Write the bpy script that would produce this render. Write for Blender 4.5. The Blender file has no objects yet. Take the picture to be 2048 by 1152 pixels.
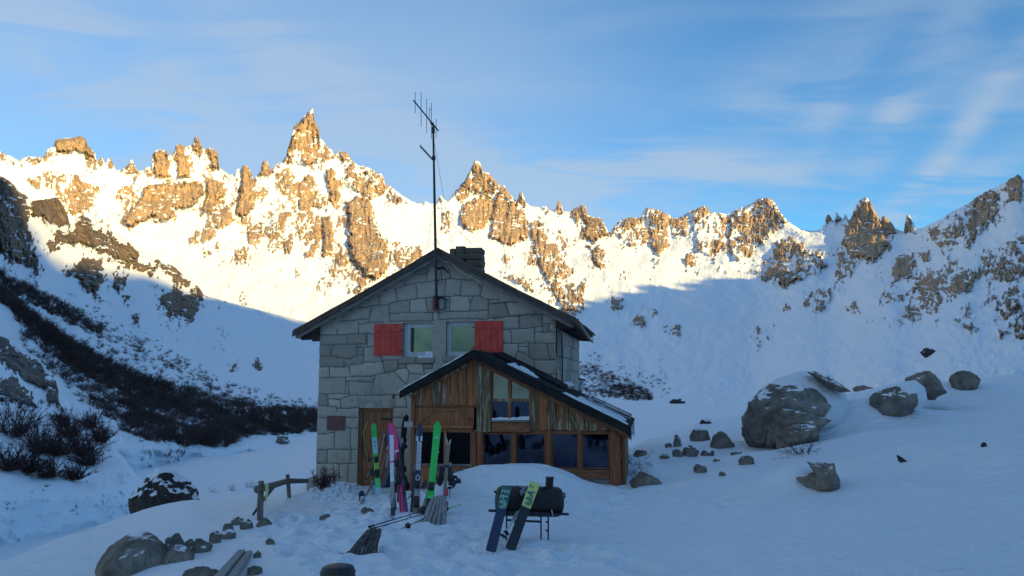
import bpy, bmesh, math, random
import numpy as np
from mathutils import Vector, Matrix, Quaternion
R = math.radians
scene = bpy.context.scene
col = scene.collection
# ---------------------------------------------------------------- camera
CAMZ = 2.55; F = 1560.0; PITCH = R(6.8)
cd = bpy.data.cameras.new('camera'); cam = bpy.data.objects.new('camera', cd); col.objects.link(cam)
cam.location = (0, 0, CAMZ); cam.rotation_euler = (R(90) + PITCH, 0, 0)
cd.sensor_width = 36; cd.lens = 36 * F / 2048; cd.clip_start = .1; cd.clip_end = 20000
scene.camera = cam
scene.render.resolution_x = 1024; scene.render.resolution_y = 576
scene.view_settings.view_transform = 'Standard'; scene.view_settings.look = 'None'
scene.view_settings.exposure = 1.16; scene.view_settings.gamma = 1
# ---------------------------------------------------------------- sun and sky
SUN_AZ, SUN_EL = R(140), R(12)          # clockwise from +Y: low behind the viewer's right shoulder
SD = Vector((math.sin(SUN_AZ) * math.cos(SUN_EL), math.cos(SUN_AZ) * math.cos(SUN_EL), math.sin(SUN_EL)))
sl = bpy.data.lights.new('sun', 'SUN'); sun = bpy.data.objects.new('sun', sl); col.objects.link(sun)
sl.energy = 4.1; sl.angle = R(.5); sl.color = (1, .73, .27)
sun.rotation_euler = SD.to_track_quat('Z', 'Y').to_euler()
w = bpy.data.worlds.new('World'); scene.world = w; w.use_nodes = True
nt = w.node_tree; nt.nodes.clear()
def WN(t, **k):
    n = nt.nodes.new(t)
    for a, b in k.items(): setattr(n, a, b)
    return n
L = nt.links.new
sky = WN('ShaderNodeTexSky', sky_type='NISHITA', sun_disc=False, sun_elevation=SUN_EL, sun_rotation=SUN_AZ, altitude=1700, air_density=1.0, dust_density=.4, ozone_density=1.6)
bg = WN('ShaderNodeBackground'); wo = WN('ShaderNodeOutputWorld')
tc = WN('ShaderNodeTexCoord'); sx = WN('ShaderNodeSeparateXYZ'); L(tc.outputs['Generated'], sx.inputs[0])
def WM(op, a, b=None, clamp=False):
    n = WN('ShaderNodeMath', operation=op); n.use_clamp = clamp
    for i, v in enumerate((a, b)):
        if v is None: continue
        if isinstance(v, (int, float)): n.inputs[i].default_value = v
        else: L(v, n.inputs[i])
    return n.outputs[0]
zz = WM('MAXIMUM', sx.outputs[2], .05)
px_ = WM('DIVIDE', sx.outputs[0], WM('ADD', zz, .12)); py_ = WM('DIVIDE', sx.outputs[1], WM('ADD', zz, .12))
cv = WN('ShaderNodeCombineXYZ'); L(px_, cv.inputs[0]); L(py_, cv.inputs[1])
def cloud(rot, scale, nscale, lo, hi, detail, dist):
    mp = WN('ShaderNodeMapping'); mp.inputs['Rotation'].default_value = (0, 0, R(rot)); mp.inputs['Scale'].default_value = scale
    L(cv.outputs[0], mp.inputs[0])
    n = WN('ShaderNodeTexNoise'); n.inputs['Scale'].default_value = nscale; n.inputs['Detail'].default_value = detail
    n.inputs['Roughness'].default_value = .52; n.inputs['Distortion'].default_value = dist
    L(mp.outputs[0], n.inputs['Vector'])
    r = WN('ShaderNodeMapRange', interpolation_type='SMOOTHSTEP'); r.inputs[1].default_value = lo; r.inputs[2].default_value = hi
    L(n.outputs[0], r.inputs[0]); return r.outputs[0]
CLA = cloud(-58, (.6, 1.0, 1), .75, .26, .62, 6, .6)     # broad veils
CLB = cloud(40, (.55, 1.5, 1), 1.5, .46, .76, 9, 1.2)     # wisps
# veil is heavier to the left and low down over the peaks
left = WN('ShaderNodeMapRange', interpolation_type='SMOOTHSTEP'); L(sx.outputs[0], left.inputs[0]); left.inputs[1].default_value = .34; left.inputs[2].default_value = -.25
low = WN('ShaderNodeMapRange', interpolation_type='SMOOTHSTEP'); L(sx.outputs[2], low.inputs[0]); low.inputs[1].default_value = .52; low.inputs[2].default_value = .18
wgt = WM('ADD', WM('MULTIPLY', left.outputs[0], WM('ADD', WM('MULTIPLY', low.outputs[0], .75), .40)), .16)
cl = WM('ADD', WM('MULTIPLY', WM('ADD', WM('MULTIPLY', CLA, .72), .34), WM('MULTIPLY', wgt, .85)), WM('MULTIPLY', CLB, WM('ADD', WM('MULTIPLY', low.outputs[0], .34), .20)), True)
dxy = WM('DIVIDE', sx.outputs[0], WM('MAXIMUM', sx.outputs[1], .05))
def gauss(cx, cz, rx, rz, slant=0):
    u = WM('DIVIDE', WM('SUBTRACT', dxy, cx), rx); v_ = WM('DIVIDE', WM('SUBTRACT', WM('SUBTRACT', sx.outputs[2], cz), WM('MULTIPLY', WM('SUBTRACT', dxy, cx), slant)), rz)
    return WM('POWER', 2.718, WM('MULTIPLY', WM('ADD', WM('MULTIPLY', u, u), WM('MULTIPLY', v_, v_)), -1.0))
def patch(px, py, rx, rz, slant, amt, nz):
    X_ = (px - 1024) / F; U_ = -(py - 576) / F; d_ = math.sqrt(X_ * X_ + U_ * U_ + 1); cy_ = (math.cos(PITCH) - math.sin(PITCH) * U_) / d_; cz_ = (math.sin(PITCH) + math.cos(PITCH) * U_) / d_
    return WM('MULTIPLY', WM('MULTIPLY', gauss(X_ / (cy_ * d_), cz_, rx, rz, slant), nz), amt)
CLC = cloud(-30, (.6, 1.5, 1), 2.4, .34, .66, 9, .9)
for args in ((1230, 352, .22, .038, -.05, .55, CLC), (880, 385, .30, .05, 0, .35, CLA), (300, 170, .30, .055, -.25, .55, CLC), (700, 210, .26, .05, -.42, .50, CLC), (1440, 325, .08, .02, -.15, .5, CLA), (1900, 300, .12, .022, .8, .5, CLC), (1790, 225, .05, .035, .9, .42, CLC), (1890, 100, .05, .03, .5, .35, CLC), (1650, 240, .06, .04, .9, .25, CLC), (1900, 375, .12, .02, .25, .35, CLC), (1560, 170, .2, .05, .4, .22, CLC), (60, 80, .2, .05, -.2, .35, CLC)):
    cl = WM('ADD', cl, WM('MULTIPLY', patch(*args), 1.55), True)
cl = WM('SUBTRACT', cl, WM('MULTIPLY', WM('MULTIPLY', cl, cl), .28))
hs = WN('ShaderNodeHueSaturation'); hs.inputs['Saturation'].default_value = 1.12; hs.inputs['Value'].default_value = 1.0; L(sky.outputs[0], hs.inputs['Color'])
tn = WN('ShaderNodeMixRGB', blend_type='MULTIPLY'); tn.inputs[0].default_value = 1; L(hs.outputs[0], tn.inputs[1]); tn.inputs[2].default_value = (.42, .95, 1.16, 1)
mx = WN('ShaderNodeMixRGB'); L(cl, mx.inputs[0]); L(tn.outputs[0], mx.inputs[1]); mx.inputs[2].default_value = (2.4, 2.9, 3.5, 1)
L(mx.outputs[0], bg.inputs[0]); bg.inputs[1].default_value = .090; L(bg.outputs[0], wo.inputs[0])

# ---------------------------------------------------------------- helpers
CP, SP = math.cos(PITCH), math.sin(PITCH)
def rays(x, y):
    """direction through a photograph position (2048 wide), scaled to horizontal length 1"""
    X = (np.asarray(x, float) - 1024) / F; U = -(np.asarray(y, float) - 576) / F
    dx, dy, dz = X, CP - SP * U, SP + CP * U
    h = np.hypot(dx, dy); return dx / h, dy / h, dz / h
def pt(x, y, r):
    dx, dy, dz = rays(x, y); return np.stack([dx * r, dy * r, CAMZ + dz * r], -1)
def ptv(x, y, r): return Vector(pt(x, y, r).tolist())
class Noise:
    def __init__(s, seed):
        s.g = np.random.RandomState(seed).rand(256, 256)
    def v(s, x, y):
        x = np.asarray(x, float); y = np.asarray(y, float)
        xi = np.floor(x).astype(int); yi = np.floor(y).astype(int); fx = x - xi; fy = y - yi
        fx = fx * fx * (3 - 2 * fx); fy = fy * fy * (3 - 2 * fy)
        a = s.g[xi & 255, yi & 255]; b = s.g[(xi + 1) & 255, yi & 255]; c = s.g[xi & 255, (yi + 1) & 255]; d = s.g[(xi + 1) & 255, (yi + 1) & 255]
        return (a * (1 - fx) + b * fx) * (1 - fy) + (c * (1 - fx) + d * fx) * fy
    def f(s, x, y, o=4, g=.5):
        t = 0; a = 1; m = 0
        for i in range(o):
            t = t + a * s.v(np.asarray(x) * 2**i + 17.3 * i, np.asarray(y) * 2**i + 9.1 * i); m += a; a *= g
        return t / m
    def ridge(s, x, y, o=4, g=.5):
        t = 0; a = 1; m = 0
        for i in range(o):
            t = t + a * (1 - abs(2 * s.v(np.asarray(x) * 2**i + 7.7 * i, np.asarray(y) * 2**i + 3.1 * i) - 1)); m += a; a *= g
        return t / m
def tag(o, label=None, cat=None, group=None, kind=None):
    if label: o['label'] = label
    if cat: o['category'] = cat
    if group: o['group'] = group
    if kind: o['kind'] = kind
    return o
def mesh_obj(name, verts, faces, mat=None, parent=None, smooth=False, mats=None, midx=None):
    me = bpy.data.meshes.new(name); me.from_pydata([tuple(v) for v in verts], [], faces)
    for m in (mats or ([mat] if mat else [])): me.materials.append(m)
    if midx: me.polygons.foreach_set('material_index', midx)
    if smooth: me.polygons.foreach_set('use_smooth', [True] * len(me.polygons))
    me.update()
    o = bpy.data.objects.new(name, me); col.objects.link(o)
    if parent: o.parent = parent
    return o
def grid_obj(name, P, mat, attrs=None, wrap=False, smooth=True, mask=None):
    """P: rows x cols x 3 vertex grid; mask: faces to keep"""
    nr, nc = P.shape[:2]
    idx = np.arange(nr * nc).reshape(nr, nc)
    if wrap: idx = np.concatenate([idx, idx[:, :1]], 1)
    q = np.stack([idx[1:, :-1], idx[1:, 1:], idx[:-1, 1:], idx[:-1, :-1]], -1)
    if mask is not None: q = q[mask]
    q = q.reshape(-1, 4)
    me = bpy.data.meshes.new(name)
    me.vertices.add(nr * nc); me.vertices.foreach_set('co', P.astype(np.float32).ravel())
    me.loops.add(q.size); me.loops.foreach_set('vertex_index', q.astype(np.int32).ravel())
    me.polygons.add(len(q)); me.polygons.foreach_set('loop_start', np.arange(0, q.size, 4, dtype=np.int32))
    me.polygons.foreach_set('loop_total', np.full(len(q), 4, dtype=np.int32))
    me.polygons.foreach_set('use_smooth', np.full(len(q), smooth))
    for k, a in (attrs or {}).items():
        at = me.attributes.new(k, 'FLOAT', 'POINT'); at.data.foreach_set('value', a.astype(np.float32).ravel())
    me.update(calc_edges=True); me.validate(); me.materials.append(mat)
    o = bpy.data.objects.new(name, me); col.objects.link(o); return o
class NT:
    """tiny node helper"""
    def __init__(s, name):
        s.m = bpy.data.materials.new(name); s.m.use_nodes = True; s.t = s.m.node_tree; s.b = s.t.nodes['Principled BSDF']
    def n(s, typ, **k):
        x = s.t.nodes.new(typ)
        for a, b in k.items(): setattr(x, a, b)
        return x
    def l(s, a, b): s.t.links.new(a, b)
    def coord(s, scale=(1, 1, 1), rot=(0, 0, 0), kind='Object'):
        c = s.n('ShaderNodeTexCoord'); m = s.n('ShaderNodeMapping'); m.inputs['Scale'].default_value = scale; m.inputs['Rotation'].default_value = rot
        s.l(c.outputs[kind], m.inputs[0]); return m.outputs[0]
    def noise(s, vec, scale, detail=4, rough=.5, dist=0):
        x = s.n('ShaderNodeTexNoise'); x.inputs['Scale'].default_value = scale; x.inputs['Detail'].default_value = detail
        x.inputs['Roughness'].default_value = rough; x.inputs['Distortion'].default_value = dist
        if vec: s.l(vec, x.inputs['Vector'])
        return x.outputs[0]
    def ramp(s, f, pts):
        r = s.n('ShaderNodeValToRGB'); e = r.color_ramp.elements
        while len(e) < len(pts): e.new(.5)
        for i, (p, c) in enumerate(pts): e[i].position = p; e[i].color = (*c, 1) if len(c) == 3 else c
        s.l(f, r.inputs[0]); return r.outputs[0]
    def mix(s, f, a, b, mode='MIX'):
        x = s.n('ShaderNodeMixRGB', blend_type=mode)
        for i, v in enumerate((f, a, b)):
            if isinstance(v, (int, float)): x.inputs[i].default_value = v
            elif isinstance(v, tuple): x.inputs[i].default_value = (*v, 1)
            else: s.l(v, x.inputs[i])
        return x.outputs[0]
    def math(s, op, a, b=None, clamp=False):
        x = s.n('ShaderNodeMath', operation=op); x.use_clamp = clamp
        for i, v in enumerate((a, b)):
            if v is None: continue
            if isinstance(v, (int, float)): x.inputs[i].default_value = v
            else: s.l(v, x.inputs[i])
        return x.outputs[0]
    def step(s, f, lo, hi):
        x = s.n('ShaderNodeMapRange', interpolation_type='SMOOTHSTEP'); x.inputs[1].default_value = lo; x.inputs[2].default_value = hi; s.l(f, x.inputs[0]); return x.outputs[0]
    def attr(s, name):
        x = s.n('ShaderNodeAttribute', attribute_name=name); return x.outputs['Fac']
    def bump(s, h, dist, strength=1.0):
        x = s.n('ShaderNodeBump'); x.inputs['Distance'].default_value = dist; x.inputs['Strength'].default_value = strength; s.l(h, x.inputs['Height']); s.l(x.outputs[0], s.b.inputs['Normal'])
    def set(s, color=None, rough=.6, metal=0, spec=.5):
        if isinstance(color, tuple): s.b.inputs['Base Color'].default_value = (*color, 1)
        elif color is not None: s.l(color, s.b.inputs['Base Color'])
        if isinstance(rough, (int, float)): s.b.inputs['Roughness'].default_value = rough
        else: s.l(rough, s.b.inputs['Roughness'])
        s.b.inputs['Metallic'].default_value = metal; s.b.inputs['Specular IOR Level'].default_value = spec; return s.m
def worn(name, c1, c2, scale=8, rough=.6, metal=0, bump=.002, spec=.4, stretch=(1, 1, 1)):
    k = NT(name); v = k.coord(stretch); n = k.noise(v, scale, 6, .6)
    c = k.ramp(n, [(.3, c1), (.7, c2)]); k.bump(k.noise(v, scale * 4, 5), bump); return k.set(c, rough, metal, spec)

def snow_rock(name, c_lo, c_hi, nscale, bump, bumps=1.0):
    """rock where the mesh says rock, snow elsewhere, with a broken edge"""
    k = NT(name); v = k.coord()
    edge = k.noise(v, nscale, 5, .6)
    f = k.step(k.math('ADD', k.attr('rock'), k.math('MULTIPLY', k.math('SUBTRACT', edge, .5), 1.7)), .46, .56)
    vs = k.coord((1, 1, .35))
    rn = k.noise(vs, nscale * .45, 8, .68)
    rc = k.ramp(rn, [(.24, tuple(a * .55 for a in c_lo)), (.45, c_lo), (.66, c_hi), (.8, tuple(a * 1.12 for a in c_hi))])
    tint = k.noise(v, nscale * .07, 3)
    rc = k.mix(k.step(tint, .4, .65), rc, k.mix(1, rc, (.82, .86, .92), 'MULTIPLY'))
    c = k.mix(f, (.80, .85, .90), rc)
    k.bump(k.math('MULTIPLY', k.noise(vs, nscale * 1.3, 8, .65), k.math('ADD', k.math('MULTIPLY', f, .95), .05)), bump, bumps)
    return k.set(c, .75, 0, .2)
M = {}
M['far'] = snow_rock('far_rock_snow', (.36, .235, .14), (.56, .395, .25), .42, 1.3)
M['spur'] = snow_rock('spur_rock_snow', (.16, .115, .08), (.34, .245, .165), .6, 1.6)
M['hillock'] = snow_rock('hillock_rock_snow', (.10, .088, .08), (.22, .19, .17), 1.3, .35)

def eq(n, lo=.0):
    f = n.ravel(); q = np.quantile(f[::7], np.linspace(0, 1, 201)); return np.interp(n, q, np.linspace(0, 1, 201))
def inside(px, py, poly):
    c = np.zeros(px.shape, bool); n = len(poly)
    for i in range(n):
        x1, y1 = poly[i]; x2, y2 = poly[(i + 1) % n]
        if y1 == y2: continue
        k = ((y1 > py) != (y2 > py)) & (px < (x2 - x1) * (py - y1) / (y2 - y1) + x1); c ^= k
    return c
def sdist(px, py, poly):
    d = np.full(px.shape, 1e9); n = len(poly)
    for i in range(n):
        x1, y1 = poly[i]; x2, y2 = poly[(i + 1) % n]; ex, ey = x2 - x1, y2 - y1
        t = np.clip(((px - x1) * ex + (py - y1) * ey) / (ex * ex + ey * ey + 1e-9), 0, 1)
        d = np.minimum(d, np.hypot(px - x1 - t * ex, py - y1 - t * ey))
    return np.where(inside(px, py, poly), d, -d)
N1, N2, N3, N4 = Noise(1), Noise(2), Noise(3), Noise(4)
def fields(X, Y, polys, warp=3.0, soft=4.0):
    """rock cover (0..1) and push-out (px-soft) from the traced outcrops"""
    wx = X + (N1.f(X / 8, Y / 9, 5, .62) - .5) * warp * 6; wy = Y + (N2.f(X / 8, Y / 11, 5, .62) - .5) * warp * 7
    cover = np.zeros(X.shape); push = np.zeros(X.shape); xmin, xmax = X.min(0), X.max(0)
    for den, pr, poly in polys:
        p = np.array(poly, float); m = 22
        cs = np.where((xmax >= p[:, 0].min() - m) & (xmin <= p[:, 0].max() + m))[0]
        if not len(cs): continue
        a, b = cs[0], cs[-1] + 1
        rsel = np.where((Y[:, a:b].max(1) >= p[:, 1].min() - m) & (Y[:, a:b].min(1) <= p[:, 1].max() + m))[0]
        if not len(rsel): continue
        r0, r1 = rsel[0], rsel[-1] + 1
        d = sdist(wx[r0:r1, a:b], wy[r0:r1, a:b], poly)
        s = np.clip(d / soft + .5, 0, 1)
        cover[r0:r1, a:b] = np.maximum(cover[r0:r1, a:b], s * den)
        q = np.clip(d / (soft * 1.5), 0, 1); q = q * q * (3 - 2 * q)
        cover[r0:r1, a:b] = np.maximum(cover[r0:r1, a:b], np.clip(1 + d / 12, 0, 1) * .33 * min(den, 1))
        push[r0:r1, a:b] = np.maximum(push[r0:r1, a:b], q * pr)
    return cover, push
def table(xs, ys, T):
    T = np.log(np.array(T, float)); xs = np.array(xs, float); ys = np.array(ys, float)
    def cub(v0, v1, v2, v3, t): return v1 + .5 * t * (v2 - v0 + t * (2 * v0 - 5 * v1 + 4 * v2 - v3 + t * (3 * (v1 - v2) + v3 - v0)))
    def f(X, Y, cubic=False):
        X = np.clip(X, xs[0], xs[-1]); Y = np.clip(Y, ys[0], ys[-1])
        i = np.clip(np.searchsorted(xs, X, 'right') - 1, 0, len(xs) - 2); j = np.clip(np.searchsorted(ys, Y, 'right') - 1, 0, len(ys) - 2)
        u = (X - xs[i]) / (xs[i + 1] - xs[i]); v = (Y - ys[j]) / (ys[j + 1] - ys[j])
        u = u * u * (3 - 2 * u) * .6 + u * .4
        g = lambda jj: T[jj, i] * (1 - u) + T[jj, i + 1] * u
        a0, a1, a2, a3 = g(np.maximum(j - 1, 0)), g(j), g(j + 1), g(np.minimum(j + 2, len(ys) - 1))
        return np.exp(cub(a0, a1, a2, a3, v))
    return f
# ================================================================ TERRAIN
SKY_A = [(-300,330),(-120,318),(-60,300),(0,303),(10,308),(22,312),(38,322),(48,315),(60,312),(75,315),(88,312),(95,298),(107,293),(110,280),(125,277),(145,274),(160,273),(170,276),(177,293),(190,305),(194,322),(197,318),(203,314),(208,322),(211,328),(216,316),(221,316),(228,332),(232,340),(243,341),(250,334),(256,330),(261,317),(266,322),(273,338),(276,342),(286,340),(292,335),(304,330),(305,310),(312,301),(322,298),(335,303),(338,312),(342,310),(350,300),(352,289),(358,288),(368,292),(385,290),(388,278),(392,268),(397,278),(403,293),(410,300),(415,296),(425,296),(435,304),(438,335),(448,342),(457,348),(470,350),(472,338),(476,337),(482,340),(485,333),(491,330),(497,334),(503,345),(507,360),(512,352),(520,345),(524,325),(529,320),(535,323),(541,338),(544,340),(550,330),(565,322),(572,312),(575,300),(580,285),(584,268),(586,255),(594,246),(600,243),(607,232),(613,225),(618,224),(622,216),(626,217),(629,240),(634,250),(638,262),(640,277),(645,280),(652,290),(658,296),(664,300),(667,308),(675,305),(680,302),(688,303),(697,305),(700,316),(708,325),(720,332),(726,332),(735,335),(748,340),(752,348),(762,347),(768,355),(770,368),(780,372),(800,388),(822,402),(835,407),(845,407),(850,402),(862,408),(870,405),(876,400),(880,390),(885,395),(892,402),(900,396),(903,390),(915,378),(920,370),(930,360),(940,340),(945,330),(950,320),(955,322),(960,325),(965,338),(968,343),(975,345),(985,355),(992,362),(1000,372),(1003,372),(1010,371),(1015,382),(1025,395),(1034,403),(1040,383),(1045,388),(1052,405),(1060,412),(1080,415),(1090,411),(1100,420),(1110,419),(1116,398),(1121,405),(1127,424),(1140,423),(1150,416),(1160,411),(1170,412),(1175,428),(1183,433),(1195,434),(1205,440),(1212,455),(1218,465),(1224,460),(1230,450),(1240,440),(1255,435),(1270,435),(1282,434),(1285,424),(1292,415),(1300,416),(1310,419),(1325,422),(1330,426),(1343,432),(1350,438),(1362,433),(1380,422),(1395,418),(1410,411),(1416,418),(1420,424),(1440,426),(1455,428),(1463,424),(1480,415),(1500,409),(1510,399),(1520,396),(1540,397),(1550,406),(1560,424),(1568,435),(1580,446),(1600,458),(1620,462),(1640,460),(1645,452),(1650,448),(1651,436),(1655,429),(1660,430),(1664,440),(1670,441),(1671,424),(1674,425),(1680,434),(1687,437),(1690,427),(1693,430),(1696,440),(1702,437),(1706,425),(1710,415),(1718,402),(1728,394),(1736,397),(1742,405),(1750,422),(1757,434),(1762,445),(1763,433),(1768,431),(1773,436),(1778,440),(1785,446),(1790,456),(1800,462),(1808,463),(1810,440),(1813,430),(1816,428),(1822,438),(1828,448),(1834,458),(1845,456),(1860,448),(1880,440),(1900,425),(1930,410),(1945,402),(1955,393),(1975,382),(1990,376),(2000,370),(2015,362),(2025,355),(2033,349),(2040,352),(2050,362),(2075,355),(2140,350),(2350,330)]
POLY_A = [
 (1.2,16,[(108,278),(165,270),(180,295),(193,322),(170,305),(150,302),(112,304)]),
 (.66,8,[(62,362),(78,349),(115,347),(155,355),(192,368),(205,374),(190,392),(182,420),(150,428),(118,415),(112,390),(80,385)]),
 (.5,4,[(-60,300),(0,303),(40,322),(38,332),(0,322),(-60,320)]),(.55,5,[(48,325),(60,312),(88,312),(96,298),(108,300),(100,318),(80,328)]),
 (1.2,12,[(305,303),(320,297),(336,303),(338,352),(310,358)]),(1.2,12,[(349,303),(375,311),(380,353),(355,351)]),
 (1.2,10,[(412,297),(435,300),(439,337),(420,332)]),(1,6,[(386,292),(392,266),(405,299),(389,307)]),
 (.8,6,[(196,318),(203,312),(208,326),(198,330)]),(.8,6,[(213,326),(219,313),(230,338),(216,336)]),(.85,6,[(250,345),(262,315),(274,344),(258,348)]),
 (.6,5,[(286,345),(304,330),(306,352),(290,352)]),(.6,4,[(350,300),(355,287),(368,292),(372,306),(352,306)]),
 (1.1,20,[(248,429),(267,414),(294,372),(317,368),(370,364),(408,370),(410,387),(382,419),(355,418),(355,429),(313,448),(305,433),(282,448),(260,456),(246,448)]),
 (.5,5,[(232,380),(270,362),(290,370),(265,412),(245,420)]),
 (1.1,14,[(416,358),(445,360),(450,387),(420,425),(405,425),(408,395)]),
 (1.2,20,[(483,332),(491,328),(498,334),(508,372),(508,414),(489,440),(473,425),(479,375)]),(.6,5,[(508,378),(535,385),(530,398),(508,395)]),
 (.8,8,[(428,429),(458,414),(471,444),(443,460),(428,463)]),(.75,8,[(500,448),(527,444),(523,482),(496,490)]),(.8,8,[(470,502),(496,494),(492,517),(470,524)]),
 (.9,8,[(561,482),(584,475),(584,502),(565,502)]),(.8,8,[(521,345),(526,322),(536,322),(543,348),(528,350)]),
 (.5,4,[(540,440),(575,430),(570,470),(555,480),(540,465)]),(.45,3,[(400,460),(430,440),(420,480),(370,490)]),(.4,3,[(400,500),(440,485),(440,500),(405,512)]),
 (.72,14,[(584,272),(600,244),(616,222),(623,212),(636,256),(640,276),(656,296),(666,316),(648,326),(604,332),(576,328),(574,300)]),
 (1.15,10,[(588,262),(600,242),(616,222),(624,212),(631,240),(640,276),(612,282),(590,276)]),
 (1.1,8,[(676,304),(682,300),(694,302),(700,322),(680,322)]),(1.2,14,[(654,340),(672,340),(680,396),(664,415),(656,380)]),
 (1.15,26,[(694,403),(716,391),(744,403),(751,451),(775,491),(775,523),(756,563),(732,551),(700,507),(696,459)]),
 (1.1,12,[(646,435),(662,435),(670,511),(644,511)]),(.75,8,[(616,344),(636,368),(644,415),(600,420),(592,404),(600,368)]),
 (.62,8,[(690,340),(720,350),(760,385),(745,400),(715,385),(695,375)]),(.68,6,[(724,330),(748,338),(770,354),(768,380),(788,396),(750,385)]),
 (.6,6,[(540,340),(585,345),(580,370),(556,378)]),(.5,3,[(670,480),(700,510),(745,560),(760,590),(700,590),(665,545)]),(.5,4,[(590,420),(640,430),(645,500),(610,520),(596,470)]),
 (.55,4,[(600,368),(560,365),(560,385),(590,400)]),(.45,3,[(780,480),(830,490),(850,500),(810,545),(790,530)]),(.45,4,[(770,370),(800,392),(815,404),(785,398)]),
 (.55,6,[(903,392),(940,338),(968,345),(1000,372),(990,385),(930,398),(905,405)]),
 (1.1,8,[(941,342),(953,317),(967,346),(955,350)]),(1.1,16,[(923,404),(983,392),(987,440),(963,455),(935,463),(919,443)]),
 (.95,14,[(995,388),(1011,370),(1031,404),(1055,436),(1059,476),(1019,491),(979,476),(985,420)]),(.9,6,[(971,346),(987,352),(999,376),(983,374)]),
 (.55,4,[(880,390),(905,392),(905,455),(885,460)]),(1.2,8,[(1034,406),(1040,381),(1052,410)]),(1.2,8,[(1110,424),(1117,396),(1128,426)]),(.8,4,[(1082,418),(1091,409),(1100,424),(1090,430)]),
 (.8,8,[(1143,430),(1163,409),(1176,418),(1179,435),(1155,455)]),(.75,10,[(1055,440),(1083,455),(1131,519),(1139,539),(1127,563),(1155,579),(1163,623),(1131,623),(1115,587),(1091,563),(1071,519)]),
 (.5,3,[(1003,551),(1059,555),(1075,579),(1051,579)]),(.95,12,[(1169,435),(1206,438),(1217,471),(1198,480),(1169,477)]),(.72,8,[(1100,505),(1133,515),(1136,566),(1162,573),(1166,617),(1144,628),(1122,610),(1095,573)]),
 (.75,8,[(1173,493),(1206,489),(1217,530),(1198,533)]),(.58,8,[(1226,457),(1246,444),(1260,433),(1282,434),(1297,479),(1271,493),(1253,493)]),
 (.72,10,[(1286,420),(1298,412),(1319,418),(1337,432),(1337,493),(1319,515),(1300,493),(1297,449)]),(.45,5,[(1340,435),(1375,428),(1375,470),(1345,480)]),
 (.62,10,[(1381,424),(1410,410),(1450,430),(1450,486),(1417,515),(1392,500)]),(.66,12,[(1465,427),(1512,402),(1548,405),(1574,449),(1537,479),(1494,519),(1465,515),(1454,479)]),(.9,6,[(1505,405),(1520,394),(1545,398),(1552,415),(1530,420)]),
 (.7,4,[(1366,515),(1384,512),(1384,533),(1368,528)]),(.66,12,[(1534,537),(1556,479),(1603,486),(1610,500),(1647,508),(1658,530),(1640,548),(1600,559),(1570,573),(1523,559)]),
 (.6,8,[(1610,588),(1661,577),(1665,602),(1640,624),(1610,610)]),(.65,3,[(1286,613),(1319,613),(1319,628),(1290,628)]),(.65,3,[(1330,653),(1362,653),(1362,668),(1333,668)]),
 (.6,3,[(1213,595),(1249,599),(1246,621),(1217,613)]),(.6,3,[(1270,632),(1288,632),(1288,650),(1270,648)]),(.65,3,[(1561,606),(1581,606),(1581,621),(1565,621)]),(.42,3,[(1494,657),(1548,643),(1545,705),(1519,705),(1501,697)]),
 (1.0,14,[(1705,427),(1730,392),(1743,403),(1761,438),(1774,476),(1776,498),(1746,524),(1702,509),(1683,487)]),(.8,6,[(1761,431),(1770,428),(1787,442),(1793,472),(1772,461)]),
 (1,5,[(1650,444),(1657,426),(1664,442)]),(1,5,[(1669,442),(1673,422),(1682,438)]),(1,5,[(1688,440),(1691,424),(1698,442)]),(1,8,[(1808,457),(1815,425),(1830,453),(1828,470),(1810,464)]),
 (.6,6,[(1674,505),(1713,528),(1709,543),(1679,561)]),(.8,10,[(1789,513),(1828,505),(1828,550),(1787,565)]),(.65,6,[(1840,505),(1870,509),(1858,528),(1840,520)]),(.9,6,[(1688,614),(1709,606),(1724,621),(1709,632)]),
 (.65,3,[(1769,591),(1817,588),(1814,602),(1772,604)]),(.86,10,[(1944,403),(1982,380),(2000,397),(1996,427),(1970,457),(1940,490),(1937,453)]),(.75,6,[(2012,362),(2038,347),(2050,360),(2047,397),(2008,408)]),
 (.5,5,[(1851,468),(1888,434),(1937,427),(1933,453),(1903,494),(1866,479)]),(.58,3,[(1914,550),(1963,535),(1967,543),(1922,584),(1888,614),(1881,599)]),(.8,2,[(1926,658),(1944,649),(1952,652),(1945,660)]),
 (.45,2,[(1830,560),(1900,540),(1880,620),(1800,640)]),(.4,2,[(1960,500),(2060,470),(2060,560),(1980,560)]),(.38,2,[(1990,600),(2060,570),(2060,680),(2000,680)])]
rA = table([-300,0,300,600,900,1200,1500,1650,1800,1950,2048,2350], [180,300,400,450,500,560,620,680,740,790,830],
 [[1350,1350,1350,1400,1400,1400,1400,1300,1200,950,850,700],
  [1150,1250,1300,1330,1330,1350,1350,1250,1150,900,800,620],
  [1000,1150,1200,1220,1250,1280,1280,1200,1080,820,640,520],
  [940,1080,1120,1120,1150,1200,1200,1120,1000,680,520,430],
  [880,1000,1040,1030,1050,1080,1080,1000,860,560,440,360],
  [800,900,930,920,930,950,950,860,660,430,340,280],
  [720,800,830,820,820,830,820,700,480,320,260,210],
  [620,700,720,700,700,690,640,500,340,230,195,160],
  [520,590,600,580,570,540,480,360,240,165,145,125],
  [420,470,470,450,440,420,380,280,185,125,112,100],
  [300,330,330,320,310,300,280,210,140,100,92,84]])
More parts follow.
